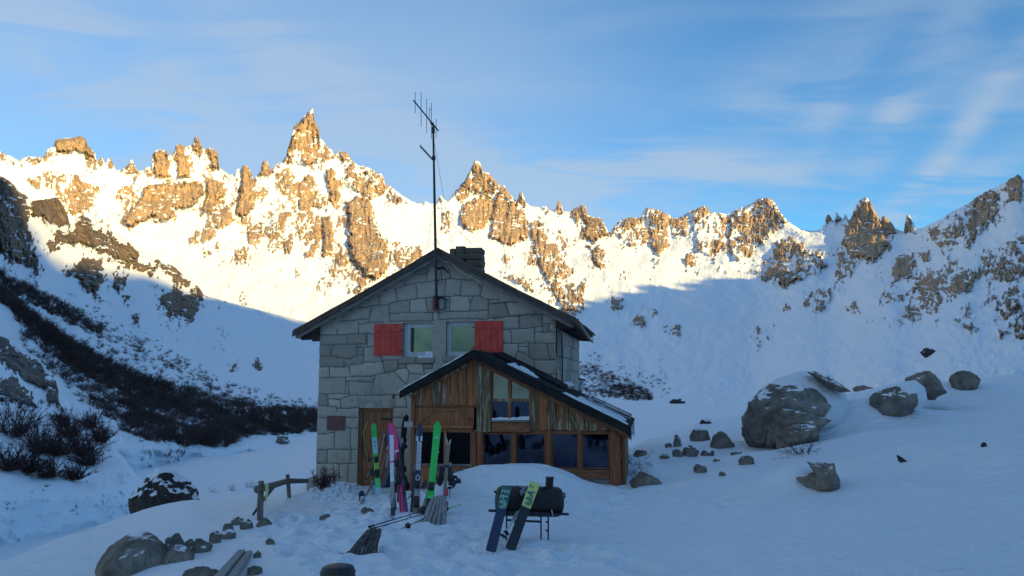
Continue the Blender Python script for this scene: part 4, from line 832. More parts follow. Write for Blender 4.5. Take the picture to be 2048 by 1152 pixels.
M['mull'] = worn('pale_stone', (.36, .34, .32), (.44, .42, .38), 6, .85, 0, .006)
reparent(stone_wall('front_wall', 1.0, 0, HW, -.7, apex_z + .05, JS, place_front, keep_front, hut), hut)
rg = random.Random(4); SS = []; z = -.6
while z < 4.0:
    hgt = rg.uniform(.26, .42); SS.append((0, z, HD, z + rg.uniform(-.03, .03))); a = 0
    while a < HD: a += rg.uniform(.35, .8); SS.append((a, z, a + rg.uniform(-.04, .04), z + hgt))
    z += hgt
def place_right(A, D, Z): return np.stack([HO.x + HU.x * (HW - D) + HV.x * A, HO.y + HU.y * (HW - D) + HV.y * A, Z], -1)
reparent(stone_wall('side_wall', 2.0, 0, HD, -.7, 4.0, SS, place_right, lambda A, Z: Z < 3.98, hut, cell=.03), hut)
# plain masonry core behind the worked faces: left and back walls, seen only from elsewhere
mb = MB(); t_ = .35
mb.hexa([h(.02, .25, -.7), h(.3, .25, -.7), h(.3, HD, -.7), h(.02, HD, -.7), h(.02, .25, 3.9), h(.3, .25, 3.9), h(.3, HD, 3.9), h(.02, HD, 3.9)])
mb.hexa([h(.3, HD - .3, -.7), h(HW - .03, HD - .3, -.7), h(HW - .03, HD, -.7), h(.3, HD, -.7), h(.3, HD - .3, 3.9), h(HW - .03, HD - .3, 3.9), h(HW - .03, HD, 3.9), h(.3, HD, 3.9)])
mb.prism([h(.02, HD, 3.9), h(HW - .02, HD, 3.9), h(apex_a, HD, apex_z)], HV * -.3); mb.prism([h(.02, .3, 3.9), h(HW - .02, .3, 3.9), h(apex_a, .3, apex_z)], HV * -.05)
hut.part('rear_wall', mb, M['mull'])
# near-black sheets added behind the openings as interior shade
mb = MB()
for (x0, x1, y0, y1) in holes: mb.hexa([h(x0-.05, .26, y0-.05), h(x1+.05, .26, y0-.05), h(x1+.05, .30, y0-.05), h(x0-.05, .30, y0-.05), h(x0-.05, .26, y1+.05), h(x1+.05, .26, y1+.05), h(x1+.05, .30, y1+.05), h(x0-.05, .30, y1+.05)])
hut.part('blackout_panel', mb, M['dark'])
# reveals
for i, (x0, x1, y0, y1) in enumerate(holes):
    mb = MB(); e = .05
    mb.hexa([h(x0-e, .003, y0), h(x0, .003, y0), h(x0, .26, y0), h(x0-e, .26, y0), h(x0-e, .003, y1), h(x0, .003, y1), h(x0, .26, y1), h(x0-e, .26, y1)])
    mb.hexa([h(x1, .003, y0), h(x1+e, .003, y0), h(x1+e, .26, y0), h(x1, .26, y0), h(x1, .003, y1), h(x1+e, .003, y1), h(x1+e, .26, y1), h(x1, .26, y1)])
    mb.hexa([h(x0-e, .003, y1), h(x1+e, .003, y1), h(x1+e, .26, y1), h(x0-e, .26, y1), h(x0-e, .003, y1+e), h(x1+e, .003, y1+e), h(x1+e, .26, y1+e), h(x0-e, .26, y1+e)])
    hut.part('reveal', mb, M['stone'])
# roof: two tin planes with overhang, corrugated
def roof_plane(sign):
    # crest (apex) to eave in (a, z); tiny corrugations run down the slope
    ea, ez = (hp(584, 660, -.38) if sign < 0 else (HW + .62, 0))
    if sign > 0: ez = hp(1150, 636, -.38)[1]; ea = hp(1150, 636, -.38)[0]
    ra, rz = hp(873, 495, -.38); n = 150; ds = np.linspace(-.38, HD + .4, n); mb = MB(); vs = []; wv = .018 * np.sin(ds * 2 * math.pi / .17)
    nrm = Vector((-(ez - rz), (ea - ra))).normalized() * (1 if sign > 0 else -1); nrm = Vector((abs(nrm.x) * sign, abs(nrm.y)))
    K = 8
    for j in range(K + 1):
        t = j / K
        for i in range(n):
            sag = -.03 * math.sin(t * math.pi) + .006 * math.sin(j * 2.3 + i * .11); a = ra + (ea - ra) * t; zz_ = rz + (ez - rz) * t + sag
            if j == K: zz_ += rg.uniform(-.012, .012); a += rg.uniform(-.02, .02)
            vs.append(h(a + nrm.x * wv[i], ds[i], zz_ + nrm.y * wv[i]))
    fs = [(j * n + i, j * n + i + 1, (j + 1) * n + i + 1, (j + 1) * n + i) for j in range(K) for i in range(n - 1)]
    if sign < 0: fs = [f[::-1] for f in fs]
    off = len(vs); vs2 = [v - Vector((HU.x * nrm.x, HU.y * nrm.x, nrm.y)) * .03 for v in vs]; mb.add(vs + vs2, fs + [tuple(off + q for q in f[::-1]) for f in fs])
    edge = [(j * n, (j + 1) * n, off + (j + 1) * n, off + j * n) for j in range(K)] + [(K * n + i, K * n + i + 1, off + K * n + i + 1, off + K * n + i) for i in range(n - 1)]
    mb.add([], [])
    for f in edge: mb.f.append(f); mb.mi.append(0)
    return mb, (ra, rz, ea, ez)
rl, (ra, rz, eaL, ezL) = roof_plane(-1); roof_l = hut.part('roof', rl, M['tin']); rr_, (_, _, eaR, ezR) = roof_plane(1); roof_r = hut.part('roof', rr_, M['tin'])
def slopebar(top, bot, d0, d1, t0, t1, mi=0):
    """bar under a roof slope: from ridge (a,z) to eave (a,z), between depths and vertical offsets"""
    (a0, z0), (a1, z1) = top, bot; mb = MB()
    return mb.hexa([h(a0, d0, z0 - t1), h(a1, d0, z1 - t1), h(a1, d1, z1 - t1), h(a0, d1, z0 - t1), h(a0, d0, z0 - t0), h(a1, d0, z1 - t0), h(a1, d1, z1 - t0), h(a0, d1, z0 - t0)], mi)
for (ea, ez) in ((eaL, ezL), (eaR, ezR)):
    hut.part('verge_board', slopebar((ra, rz), (ea, ez), -.365, -.335, .035, .17), M['tin'])
    hut.part('barge_board', slopebar((ra, rz), (ea * .97 + ra * .03, ez * .97 + rz * .03), -.30, -.262, .13, .275), M['barge'])
    for f in np.linspace(.03, .98, 9):   # purlin ends under the overhang
        a_, z_ = ra + (ea - ra) * f, rz + (ez - rz) * f; mbp = MB(); mbp.hexa([h(a_ - .035, -.26, z_ - .24), h(a_ + .035, -.26, z_ - .24), h(a_ + .035, .05, z_ - .24), h(a_ - .035, .05, z_ - .24), h(a_ - .035, -.26, z_ - .05), h(a_ + .035, -.26, z_ - .05), h(a_ + .035, .05, z_ - .05), h(a_ - .035, .05, z_ - .05)])
        if f in (.03, .98) or True: hut.part('purlin', mbp, M['barge'])
# eave soffit boxes along both sides
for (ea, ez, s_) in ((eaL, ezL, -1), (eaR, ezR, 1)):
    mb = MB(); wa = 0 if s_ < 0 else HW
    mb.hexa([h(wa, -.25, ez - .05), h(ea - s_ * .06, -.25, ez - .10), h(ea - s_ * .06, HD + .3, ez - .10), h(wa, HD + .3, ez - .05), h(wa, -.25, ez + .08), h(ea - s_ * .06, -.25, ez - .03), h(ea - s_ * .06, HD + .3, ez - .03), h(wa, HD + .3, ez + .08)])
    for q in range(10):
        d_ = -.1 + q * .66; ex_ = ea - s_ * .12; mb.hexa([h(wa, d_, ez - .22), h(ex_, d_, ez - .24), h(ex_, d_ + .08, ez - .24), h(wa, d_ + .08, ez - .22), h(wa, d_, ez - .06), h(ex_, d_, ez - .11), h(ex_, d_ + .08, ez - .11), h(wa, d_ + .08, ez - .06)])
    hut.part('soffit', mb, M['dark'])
mb = MB()   # bent tin flap at the right eave
mb.prism([h(eaR - .10, -.40, ezR + .03), h(eaR + .08, -.42, ezR - .10), h(eaR + .34, -.38, ezR - .52), h(eaR + .31, -.38, ezR - .53), h(eaR + .02, -.42, ezR - .14), h(eaR - .12, -.40, ezR - .02)], HV * 1.3)
hut.part('bent_tin_flap', mb, M['tin'])
# snow along the left rear of the roof is hidden; chimney of stacked stone blocks
ch = MB(); rgc = random.Random(9)
def cblock(a0, a1, d0, d1, z0, z1):
    j = lambda: rgc.uniform(-.02, .02); ch.hexa([h(a0+j(), d0+j(), z0), h(a1+j(), d0+j(), z0), h(a1+j(), d1, z0), h(a0+j(), d1, z0), h(a0+j(), d0+j(), z1), h(a1+j(), d0+j(), z1), h(a1+j(), d1, z1), h(a0+j(), d1, z1)])
ca0, cz1 = hp(911, 492, 1.3); ca1, _ = hp(962, 492, 1.3); _, czb = hp(940, 560, 1.3)
for i in range(5):
    z0 = czb + (cz1 - czb) * i / 5; z1 = czb + (cz1 - czb) * (i + 1) / 5 - .006; m_ = ca0 + (ca1 - ca0) * rgc.uniform(.35, .65)
    cblock(ca0, m_ - .004, 1.3, 1.85, z0, z1); cblock(m_ + .004, ca1, 1.3, 1.85, z0, z1 - (.05 if i == 4 else 0))
cblock(hp(900, 500, 1.35)[0], ca0 - .004, 1.35, 1.7, czb, hp(905, 497, 1.35)[1])
M['chimney'] = worn('chimney_stone', (.09, .065, .05), (.20, .15, .115), 6, .85, 0, .02)
hut.part('chimney', ch, M['chimney'], parent=roof_r, bevel=.02)
# windows
def hwindow(x0, x1, y0, y1, gx0, gx1, gy0, gy1, casement=True):
    a0, a1 = hp(x0, (y0 + y1) / 2)[0], hp(x1, (y0 + y1) / 2)[0]; z1, z0 = hp((x0 + x1) / 2, y0)[1], hp((x0 + x1) / 2, y1)[1]
    b0, b1 = hp(gx0, (y0 + y1) / 2)[0], hp(gx1, (y0 + y1) / 2)[0]; c1, c0 = hp((x0 + x1) / 2, gy0)[1], hp((x0 + x1) / 2, gy1)[1]
    def ring(a0, a1, z0, z1, b0, b1, c0, c1, d0, d1):
        mb = MB()
        for (p0, p1, q0, q1) in ((a0, b0, z0, z1), (b1, a1, z0, z1), (b0, b1, z0, c0), (b0, b1, c1, z1)):
            if p1 - p0 > .004 and q1 - q0 > .004: mb.hexa([h(p0, d0, q0), h(p1, d0, q0), h(p1, d1, q0), h(p0, d1, q0), h(p0, d0, q1), h(p1, d0, q1), h(p1, d1, q1), h(p0, d1, q1)])
        return mb
    m = .035; wf = hut.part('window', ring(a0 + .003, a1 - .003, z0 + .003, z1 - .003, a0 + .05, a1 - .02, z0 + .04, z1 - .04, .05, .12), M['wframe'], bevel=.004)
    hut.part('sash', ring(a0 + .052, a1 - .022, z0 + .042, z1 - .042, b0, b1 - .01, c0, c1, .07, .10), M['wframe'], parent=wf)
    mb = MB(); mb.hexa([h(b0, .085, c0), h(b1 - .01, .085, c0), h(b1 - .01, .09, c0), h(b0, .09, c0), h(b0, .085, c1), h(b1 - .01, .085, c1), h(b1 - .01, .09, c1), h(b0, .09, c1)])
    hut.part('pane', mb, M['glassm'], parent=wf); return wf, (b0, b1, c0, c1)
w1, g1 = hwindow(807, 866.5, 645.5, 716, 819, 866, 655, 704); w2, g2 = hwindow(892.5, 950, 642, 712, 901, 950, 651, 703)
mb = MB(); mb.hexa([h(g1[0] + .02, .072, g1[2]), h(g1[0] + .085, .072, g1[2]), h(g1[0] + .085, .08, g1[2]), h(g1[0] + .02, .08, g1[2]), h(g1[0] + .02, .072, g1[3]), h(g1[0] + .085, .072, g1[3]), h(g1[0] + .085, .08, g1[3]), h(g1[0] + .02, .08, g1[3])]); hut.part('pane_strip', mb, M['black'], parent=w1)  # black upright strip in front of the pane's left side
mb = MB(); hbox(mb, 850, 866, 703, 711, -.01, .06); hbox(mb, 836, 866, 711, 716, -.05, .05); hut.part('sill_snow', mb, M['snow'], parent=w1, bevel=.015)
for (x0, x1, y0, y1) in ((798, 832, 714, 727), (833, 869, 716, 726), (885, 925, 712, 723)):
    mb = MB(); hbox(mb, x0, x1, y0, y1, -.075, .02, ref=-.03); hut.part('window_sill', mb, M['stone'], bevel=.012)
mb = MB(); hbox(mb, 868, 891.5, 640, 740, -.02, .1); M['mull'] = worn('pale_stone', (.36, .34, .32), (.44, .42, .38), 6, .85, 0, .006); hut.part('stone_mullion', mb, M['mull'], bevel=.01)
def shutter(x0, x1, y0, y1, flip, lab):
    d0 = -.075; mb = MB(); a0, a1 = hp(x0, y0, d0)[0], hp(x1, y0, d0)[0]; z1, z0 = hp(x0, y0, d0)[1], hp(x0, y1, d0)[1]; n = 5
    for i in range(n):
        b0 = a0 + (a1 - a0) * i / n + .003; b1 = a0 + (a1 - a0) * (i + 1) / n - .003
        mb.hexa([h(b0, d0 + .018, z0), h(b1, d0 + .018, z0), h(b1, d0 + .04, z0), h(b0, d0 + .04, z0), h(b0, d0 + .018, z1), h(b1, d0 + .018, z1), h(b1, d0 + .04, z1), h(b0, d0 + .04, z1)])
    s = hut.part('shutter', mb, M['shutter'])
    mb = MB(); H_ = z1 - z0
    for zc in (z0 + H_ * .12, z1 - H_ * .2): mb.hexa([h(a0 + .01, d0, zc - .03), h(a1 - .01, d0, zc - .03), h(a1 - .01, d0 + .02, zc - .03), h(a0 + .01, d0 + .02, zc - .03), h(a0 + .01, d0, zc + .03), h(a1 - .01, d0, zc + .03), h(a1 - .01, d0 + .02, zc + .03), h(a0 + .01, d0 + .02, zc + .03)])
    p, q = (a0 + .05, a1 - .05) if flip else (a1 - .05, a0 + .05); zt, zb = z1 - H_ * .26, z0 + H_ * .18
    mb.prism([h(p, d0 + .004, zt), h(p + .035 * (1 if flip else -1), d0 + .004, zt), h(q, d0 + .004, zb), h(q - .035 * (1 if flip else -1), d0 + .004, zb)], HV * .015)
    hut.part('batten', mb, M['shutter'], parent=s)
    mb = MB()
    hx0, hx1 = (a1 - .02, a1 + .06) if flip else (a0 - .06, a0 + .02)
    for zc in (z0 + H_ * .14, z1 - H_ * .2):
        mb = MB(); mb.hexa([h(hx0, d0 - .004, zc - .012), h(hx1, d0 - .004, zc - .012), h(hx1, d0, zc - .012), h(hx0, d0, zc - .012), h(hx0, d0 - .004, zc + .012), h(hx1, d0 - .004, zc + .012), h(hx1, d0, zc + .012), h(hx0, d0, zc + .012)])
        hut.part('hinge', mb, M['black'], parent=s)
shutter(748, 804, 648, 711, True, ''); shutter(948.5, 1006, 642, 705, False, '')
# door with chevron boards
a0, a1, dz0, dz1 = holes[2]; mb = MB()
for (p0, p1) in ((a0 + .003, a0 + .07), (a1 - .05, a1 - .003)): mb.hexa([h(p0, .06, -.7), h(p1, .06, -.7), h(p1, .16, -.7), h(p0, .16, -.7), h(p0, .06, dz1 - .003), h(p1, .06, dz1 - .003), h(p1, .16, dz1 - .003), h(p0, .16, dz1 - .003)])
mb.hexa([h(a0 + .07, .06, dz1 - .07), h(a1 - .05, .06, dz1 - .07), h(a1 - .05, .16, dz1 - .07), h(a0 + .07, .16, dz1 - .07), h(a0 + .07, .06, dz1 - .003), h(a1 - .05, .06, dz1 - .003), h(a1 - .05, .16, dz1 - .003), h(a0 + .07, .16, dz1 - .003)])
hut.part('door_frame', mb, M['door'])
mb = MB(); A0, A1 = a0 + .072, a1 - .052; mb.hexa([h(A0, .125, -.7), h(A1, .125, -.7), h(A1, .15, -.7), h(A0, .15, -.7), h(A0, .125, dz1 - .075), h(A1, .125, dz1 - .075), h(A1, .15, dz1 - .075), h(A0, .15, dz1 - .075)])
dr = hut.part('door', mb, M['door'])
mb = MB(); mid = (A0 + A1) / 2; zt = -.6
while zt < dz1 - .2:
    for s_ in (-1, 1):
        e = A0 if s_ < 0 else A1; rise = .26
        za, zb, zc_, zd = zt, zt - (rise if s_ < 0 else -rise) * 1.0, 0, 0
        lo0, lo1 = (zt, zt + rise) if s_ < 0 else (zt + rise, zt); w_ = .085
        top = dz1 - .08
        if s_ < 0: quad = [(A0, zt), (mid - .003, zt + rise), (mid - .003, zt + rise + w_), (A0, zt + w_)]
        else: quad = [(mid + .003, zt + rise), (A1, zt + rise * 2), (A1, zt + rise * 2 + w_), (mid + .003, zt + rise + w_)]
        if max(q[1] for q in quad) < top: mb.prism([h(q[0], .112 + rg.uniform(0, .006), q[1]) for q in quad], HV * .012, rg.randrange(2))
    zt += .094
hut.part('door_board', mb, [M['door'], M['pl'][3]], parent=dr)
mb = MB(); mb.hexa([h(A1 - .32, .095, dz1 - .30), h(A1, .095, dz1 - .30), h(A1, .11, dz1 - .30), h(A1 - .32, .11, dz1 - .30), h(A1 - .32, .095, dz1 - .26), h(A1, .095, dz1 - .26), h(A1, .11, dz1 - .26), h(A1 - .32, .11, dz1 - .26)])
hut.part('door_latch', mb, M['black'], parent=dr); mb = MB(); mb.tube([h(A1 - .14, .08, .95), h(A1 - .14, .06, 1.0), h(A1 - .14, .06, 1.12), h(A1 - .14, .08, 1.16)], .012); hut.part('door_handle', mb, M['black'], parent=dr)
mb = MB(); hbox(mb, 620 + 430/5.236*1.0 - 2, 790, 795, 814.5, -.03, .06); hut.part('door_lintel', mb, M['stone'], bevel=.012)
mb = MB(); mb.box(W3(700, 985, -.35), HU * .9, HV * .25, Vector((0, 0, .06))); hut.part('door_step', mb, M['stone'], bevel=.02)
# ring above door, cables and box on the wall
def wiretube(name, pts, rad, mat, label, cat): mb = MB(); mb.tube(pts, rad, 6); return single(name, mb, mat, label, cat, smooth=True)
wiretube('cable', [W3(x, y, -.045) for x, y in ((1104, 634), (1106, 650), (1108, 674), (1110, 700), (1112, 722), (1115, 745), (1120, 766))], .012, M['yellow'], 'pale yellow cable running down the stone gable at its right corner', 'cable')
wiretube('cable', [h(HW + .04, .9, 3.75), h(HW + .045, .93, 3.0), h(HW + .04, .95, 2.2), h(HW + .04, .97, 1.3)], .016, M['black'], 'black cable down the right side wall of the hut', 'cable')
wiretube('cable', [W3(x, y, -.32) for x, y in ((903, 524), (912, 536), (930, 548), (950, 558), (962, 566))], .013, M['yellow'], 'pale cable sagging under the right roof verge near the mast', 'cable')
wiretube('cable', [W3(x, y, -.1) for x, y in ((882, 540), (878, 556), (877, 566), (881, 572), (884, 566), (883, 545))], .008, M['black'], 'black loop of wire hanging from the bracket beside the mast foot', 'cable')
mb = MB(); rad_ = .05; c_ = W3(787, 793, -.03); mb.tube([c_ + HU * (math.cos(t) * .03) + Vector((0, 0, math.sin(t) * .055)) for t in np.linspace(0, 2 * math.pi, 17)], .008, 6, cap=False); single('iron_ring', mb, M['black'], 'small iron ring fixed to the stone wall right of the door lintel', 'ring')
T = Thing('junction_box', 'rusty red junction box with bent wires at the foot of the mast', 'electrical box', W3(872, 620, -.12))
mb = MB(); hbox(mb, 865, 876, 595, 620, -.17, -.03); T.part('box_body', mb, M['rust'], bevel=.008)
mb = MB(); hbox(mb, 877, 887, 597, 617, -.10, -.03); T.part('box_lid', mb, M['mull'])
mb = MB(); mb.tube([W3(878, 595, -.14), W3(893, 599, -.18), W3(890, 607, -.16), W3(893, 614, -.16), W3(884, 620, -.12)], .01); mb.tube([W3(868, 592, -.16), W3(884, 594, -.18), W3(895, 601, -.14)], .013); T.part('bent_wire', mb, M['black'])
T = Thing('plaque', 'maroon rectangular plaque on the stone wall left of the hut door', 'plaque', W3(671, 860, -.03))
mb = MB(); hbox(mb, 653.5, 690, 832, 861, -.05, -.028); T.part('plate', mb, M['plaque'], bevel=.006)
mb = MB(); hbox(mb, 656.5, 687, 834.5, 858.5, -.056, -.051); T.part('face', mb, M['plaque'])
# ================================================================ ANTENNA MAST
ant = Thing('antenna_mast', 'tall thin radio mast with a tilted yagi antenna above the hut gable', 'antenna', W3(872, 620, -.45))
MD = -.48
mb = MB(); mb.tube([W3(873, 618, MD), W3(872.5, 560, MD), W3(871, 500, MD), W3(869.5, 420, MD), W3(868, 340, MD), W3(866.5, 262, MD), W3(866, 245, MD)], [.034, .034, .034, .032, .028, .024, .02], 8); ant.part('mast', mb, M['steel'], smooth=True)
mb = MB(); mb.tube([W3(867.6, 320, MD), W3(867.4, 312, MD)], .045, 8); ant.part('clamp', mb, M['steel']); mb = MB(); mb.tube([W3(866.7, 266, MD), W3(866.4, 255, MD)], .042, 8); mb.tube([W3(866, 250, MD), W3(861, 244, MD - .03)], .03, 8); ant.part('clamp', mb, M['steel'])
mb = MB()
for y_ in (536, 596):
    mb = MB(); mb.box(W3(874, y_, -.25), HV * .25, HU * .02, Vector((0, 0, .02))); mb.box(W3(880, y_, -.06), HU * .12, HV * .02, Vector((0, 0, .02)))
    ant.part('wall_bracket', mb, M['black'])
mb = MB(); mb.tube([W3(884, 533, -.1), W3(896, 545, -.25)], .015); ant.part('cable_hook', mb, M['black'])
z5 = lambda x, y, dd=0: W3(800 + x / 3.293, 170 + y / 3.293, MD + dd)
bdep = lambda x: -.5 + (x - 90) / 163 * .6
boom = MB(); boom.tube([z5(88, 100, bdep(88)), z5(254, 303, bdep(254))], .017, 8); bm_ = ant.part('boom', boom, M['steel'])
for (x, y0, y1) in ((100, 45, 185), (139, 45, 275), (176, 90, 315), (207, 118, 355), (238, 222, 348)):
    mb = MB(); mb.tube([z5(x, y0, bdep(x)), z5(x, y1, bdep(x))], .0075, 6); ant.part('element', mb, M['steel'], parent=bm_)
mb = MB(); mb.tube([z5(193, 150, bdep(193)), z5(193, 240, bdep(193))], .006, 6); mb.tube([z5(193, 162, bdep(193)), z5(207, 162, bdep(207))], .007, 6); ant.part('dipole_loop', mb, M['steel'], parent=bm_)
mb = MB(); mb.tube([z5(132, 402, -.4), z5(215, 492, 0)], .016, 8); b2 = ant.part('small_boom', mb, M['steel'])
mb = MB()
for i in range(15):
    t = i / 14; x, y = 133 + 78 * t, 404 + 84 * t; mb.tube([z5(x, y - 14, -.4 + .4 * t), z5(x, y + 8, -.4 + .4 * t)], .0055, 4)
ant.part('comb_element', mb, M['steel'], parent=b2)
def guy(pts):
    mb = MB(); mb.tube(pts, .0055, 4); return ant.part('guy_wire', mb, M['steel'])
guy([z5(228, 390), z5(290, 750, .9), z5(345, 1065, 2.2)]); guy([z5(240, 795), z5(320, 890, .6), z5(470, 1045, 1.6)]); guy([z5(217, 830), z5(175, 1085, .8)]); guy([z5(236, 1000), z5(252, 1040), z5(268, 1075, .1)])
# ================================================================ WOODEN PORCH
DP = -2.3
def Z7(x, y): return (800 + x / 4.266, 700 + y / 4.266)
porch = Thing('wooden_porch', 'dark wooden glazed porch of rough planks built against the front of the stone hut', 'porch', h(*[(hp(825, 930, DP)[0] + hp(1250, 930, DP)[0]) / 2, DP], 0))
def pbox(px0, px1, py0, py1, d0, d1, mi=0, mb=None):
    mb = mb or MB(); hbox(mb, px0, px1, py0, py1, DP + d0, DP + d1, mi, ref=DP + d0); return mb
aL = hp(822, 880, DP)[0]; aR = hp(1250, 880, DP)[0]
ap_a, ap_z = hp(946, 699, DP - .3); lv_a, lv_z = hp(800, 781, DP - .3); rv_a, rv_z = hp(1262, 853, DP - .3)
def roofz(a): return ap_z + (a - ap_a) * ((lv_z - ap_z) / (lv_a - ap_a) if a < ap_a else (rv_z - ap_z) / (rv_a - ap_a))
zplankL = hp(890, 810, DP)[1]; zplankR = hp(1150, 860.5, DP)[1]; zbeam = zplankR
# roof slabs: front to the hut wall (and past the right corner of the hut)
def proof(ea, ez, dback, name='roof'):
    n = 40; mb = MB(); vs = []
    for j in range(13):
        t = j / 12
        for i in range(n):
            d = DP - .30 + (dback - DP + .30) * i / (n - 1); vs.append(h(ap_a + (ea - ap_a) * t, d, ap_z + (ez - ap_z) * t + (N1.v(i * .7, j * 1.3) - .5) * .02 + .018 * math.sin(j * 3.1)))
    low = [v - Vector((0, 0, .05)) for v in vs]; o_ = len(vs); f = [(j*n+i, j*n+i+1, (j+1)*n+i+1, (j+1)*n+i) for j in range(12) for i in range(n-1)]
    f2 = [tuple(o_ + q for q in x[::-1]) for x in f]; e = [(j*n, (j+1)*n, o_+(j+1)*n, o_+j*n) for j in range(12)] + [(12*n+i, 12*n+i+1, o_+12*n+i+1, o_+12*n+i) for i in range(n-1)]
    mb.add(vs + low, f + f2 + e); return porch.part(name, mb, M['felt'])
prl = proof(lv_a, lv_z, -.01); prr = proof(rv_a, rv_z, -.01)
# the part of the roof that passes the hut's corner
ext = MB(); a0_ = HW + .06
ext.hexa([h(a0_, -.01, roofz(a0_) - .05), h(rv_a, -.01, rv_z - .05), h(rv_a, 1.0, rv_z - .05), h(a0_, 1.0, roofz(a0_) - .05), h(a0_, -.01, roofz(a0_)), h(rv_a, -.01, rv_z), h(rv_a, 1.0, rv_z), h(a0_, 1.0, roofz(a0_))]); porch.part('roof_extension', ext, M['felt'])
# tarred fascia boards, shaggy lower edge
def fascia(ea, ez, t0, t1, d0, d1, n=60, seed=0, rough=.012):
    mb = MB(); up, dn = [], []
    for i in range(n + 1):
        t = i / n; a = ap_a + (ea - ap_a) * t; z = ap_z + (ez - ap_z) * t; up.append((a, z - t0 + rough * .4 * (N2.v(i * .9 + seed, 0) - .5))); dn.append((a, z - t1 + rough * 2 * (N2.v(i * .8 + seed, 5) - .5)))
    vs = [h(a, d0, z) for a, z in up] + [h(a, d0, z) for a, z in dn] + [h(a, d1, z) for a, z in up] + [h(a, d1, z) for a, z in dn]; m = n + 1; fs = []
    for i in range(n): fs += [(m+i, m+i+1, i+1, i), (2*m+i, 2*m+i+1, 3*m+i+1, 3*m+i), (i, i+1, 2*m+i+1, 2*m+i), (3*m+i, 3*m+i+1, m+i+1, m+i)]
    fs += [(0, 2*m, 3*m, m), (n, m+n, 3*m+n, 2*m+n)]
    mb.add(vs, fs); return mb
porch.part('fascia', fascia(lv_a, lv_z, .02, .175, DP - .34, DP - .302, seed=1), M['felt']); porch.part('fascia', fascia(rv_a, rv_z, .02, .185, DP - .34, DP - .302, seed=7), M['felt'])
porch.part('rafter', fascia(rv_a, rv_z, .19, .29, DP - .06, DP - .02, seed=3, rough=.006), M['beam'])
porch.part('rafter', fascia(lv_a + .15, lv_z + .08, .17, .25, DP - .06, DP - .02, seed=4, rough=.006), M['pl'][1])
# second, set-back black sheet on the right slope
mb = MB(); s1, s2 = hp(1002, 712, -.3)[0], hp(1135, 778, -.3)[0]
mb.hexa([h(s1, -1.2, roofz(s1) + .02), h(s2, -1.2, roofz(s2) + .02), h(s2, -.02, roofz(s2) + .02), h(s1, -.02, roofz(s1) + .02), h(s1, -1.2, roofz(s1) + .07), h(s2, -1.2, roofz(s2) + .06), h(s2, -.02, roofz(s2) + .10), h(s1, -.02, roofz(s1) + .12)]); porch.part('roof_sheet', mb, M['felt'], parent=prr)
# snow lying on the roof
def snowstrip(a0, a1, d0, d1, th, seed, nm='roof_snow'):
    n = 26; m = 7; vs = []; fs = []
    for i in range(n + 1):
        t = i / n; a = a0 + (a1 - a0) * t
        for j in range(m + 1):
            u = j / m; w_ = (d1 - d0) * (.6 + .8 * N3.v(t * 6 + seed, 1)) ; d = d0 + w_ * u; edge = min(1, 4 * u * (1 - u) + (.35 if j == 0 else 0)) * min(1, 6 * t * (1 - t) + .15)
            vs.append(h(a, d, roofz(a) + .008 + th * edge * (.5 + N1.v(t * 9 + seed, u * 3))))
    for i in range(n):
        for j in range(m): q = i * (m + 1) + j; fs.append((q, q + m + 1, q + m + 2, q + 1))
    k_ = len(vs); vs += [v - Vector((0, 0, th + .02)) for v in vs]; rim = [i * (m + 1) for i in range(n + 1)] + [n * (m + 1) + j for j in range(1, m + 1)] + [i * (m + 1) + m for i in range(n - 1, -1, -1)] + [j for j in range(m - 1, 0, -1)]
    for a_, b_ in zip(rim, rim[1:] + rim[:1]): fs.append((b_, a_, a_ + k_, b_ + k_))
    mb = MB(); mb.add(vs, fs); return porch.part(nm, mb, M['snow'], parent=prl if a1 < ap_a else prr, smooth=True)
snowstrip(hp(806, 775, DP)[0], hp(875, 745, DP)[0], DP - .29, DP - .12, .03, 1); snowstrip(hp(886, 735, DP)[0], hp(938, 708, DP)[0], DP - .27, DP - .18, .022, 2)
snowstrip(hp(1008, 730, DP)[0], hp(1066, 760, DP)[0], DP + .35, DP + .85, .07, 3); snowstrip(hp(1128, 788, DP)[0], hp(1256, 846, DP)[0], DP - .28, DP + .25, .03, 4)
snowstrip(hp(1150, 800, DP)[0], hp(1250, 843, DP)[0], DP + .5, DP + 1.6, .05, 5)
mb = MB(); c_ = W3(1133, 772, -.12)
def lump(c, rx, ry, rz, seed, mat, name, parent_thing=None, parent=None, label=None, cat=None, sub=3):
    me = rock_mesh(seed, sub, rx, ry, rz, 4, .25); me.materials.append(M[mat]); o = bpy.data.objects.new(name, me); col.objects.link(o)
    if parent_thing: o.parent = parent or parent_thing.o; o.location = Vector(c) - parent_thing.loc
    else: o.location = c; tag(o, label, cat)
    return o
lump(c_, .20, .12, .10, 61, 'snow', 'snow_lump', porch, prr)
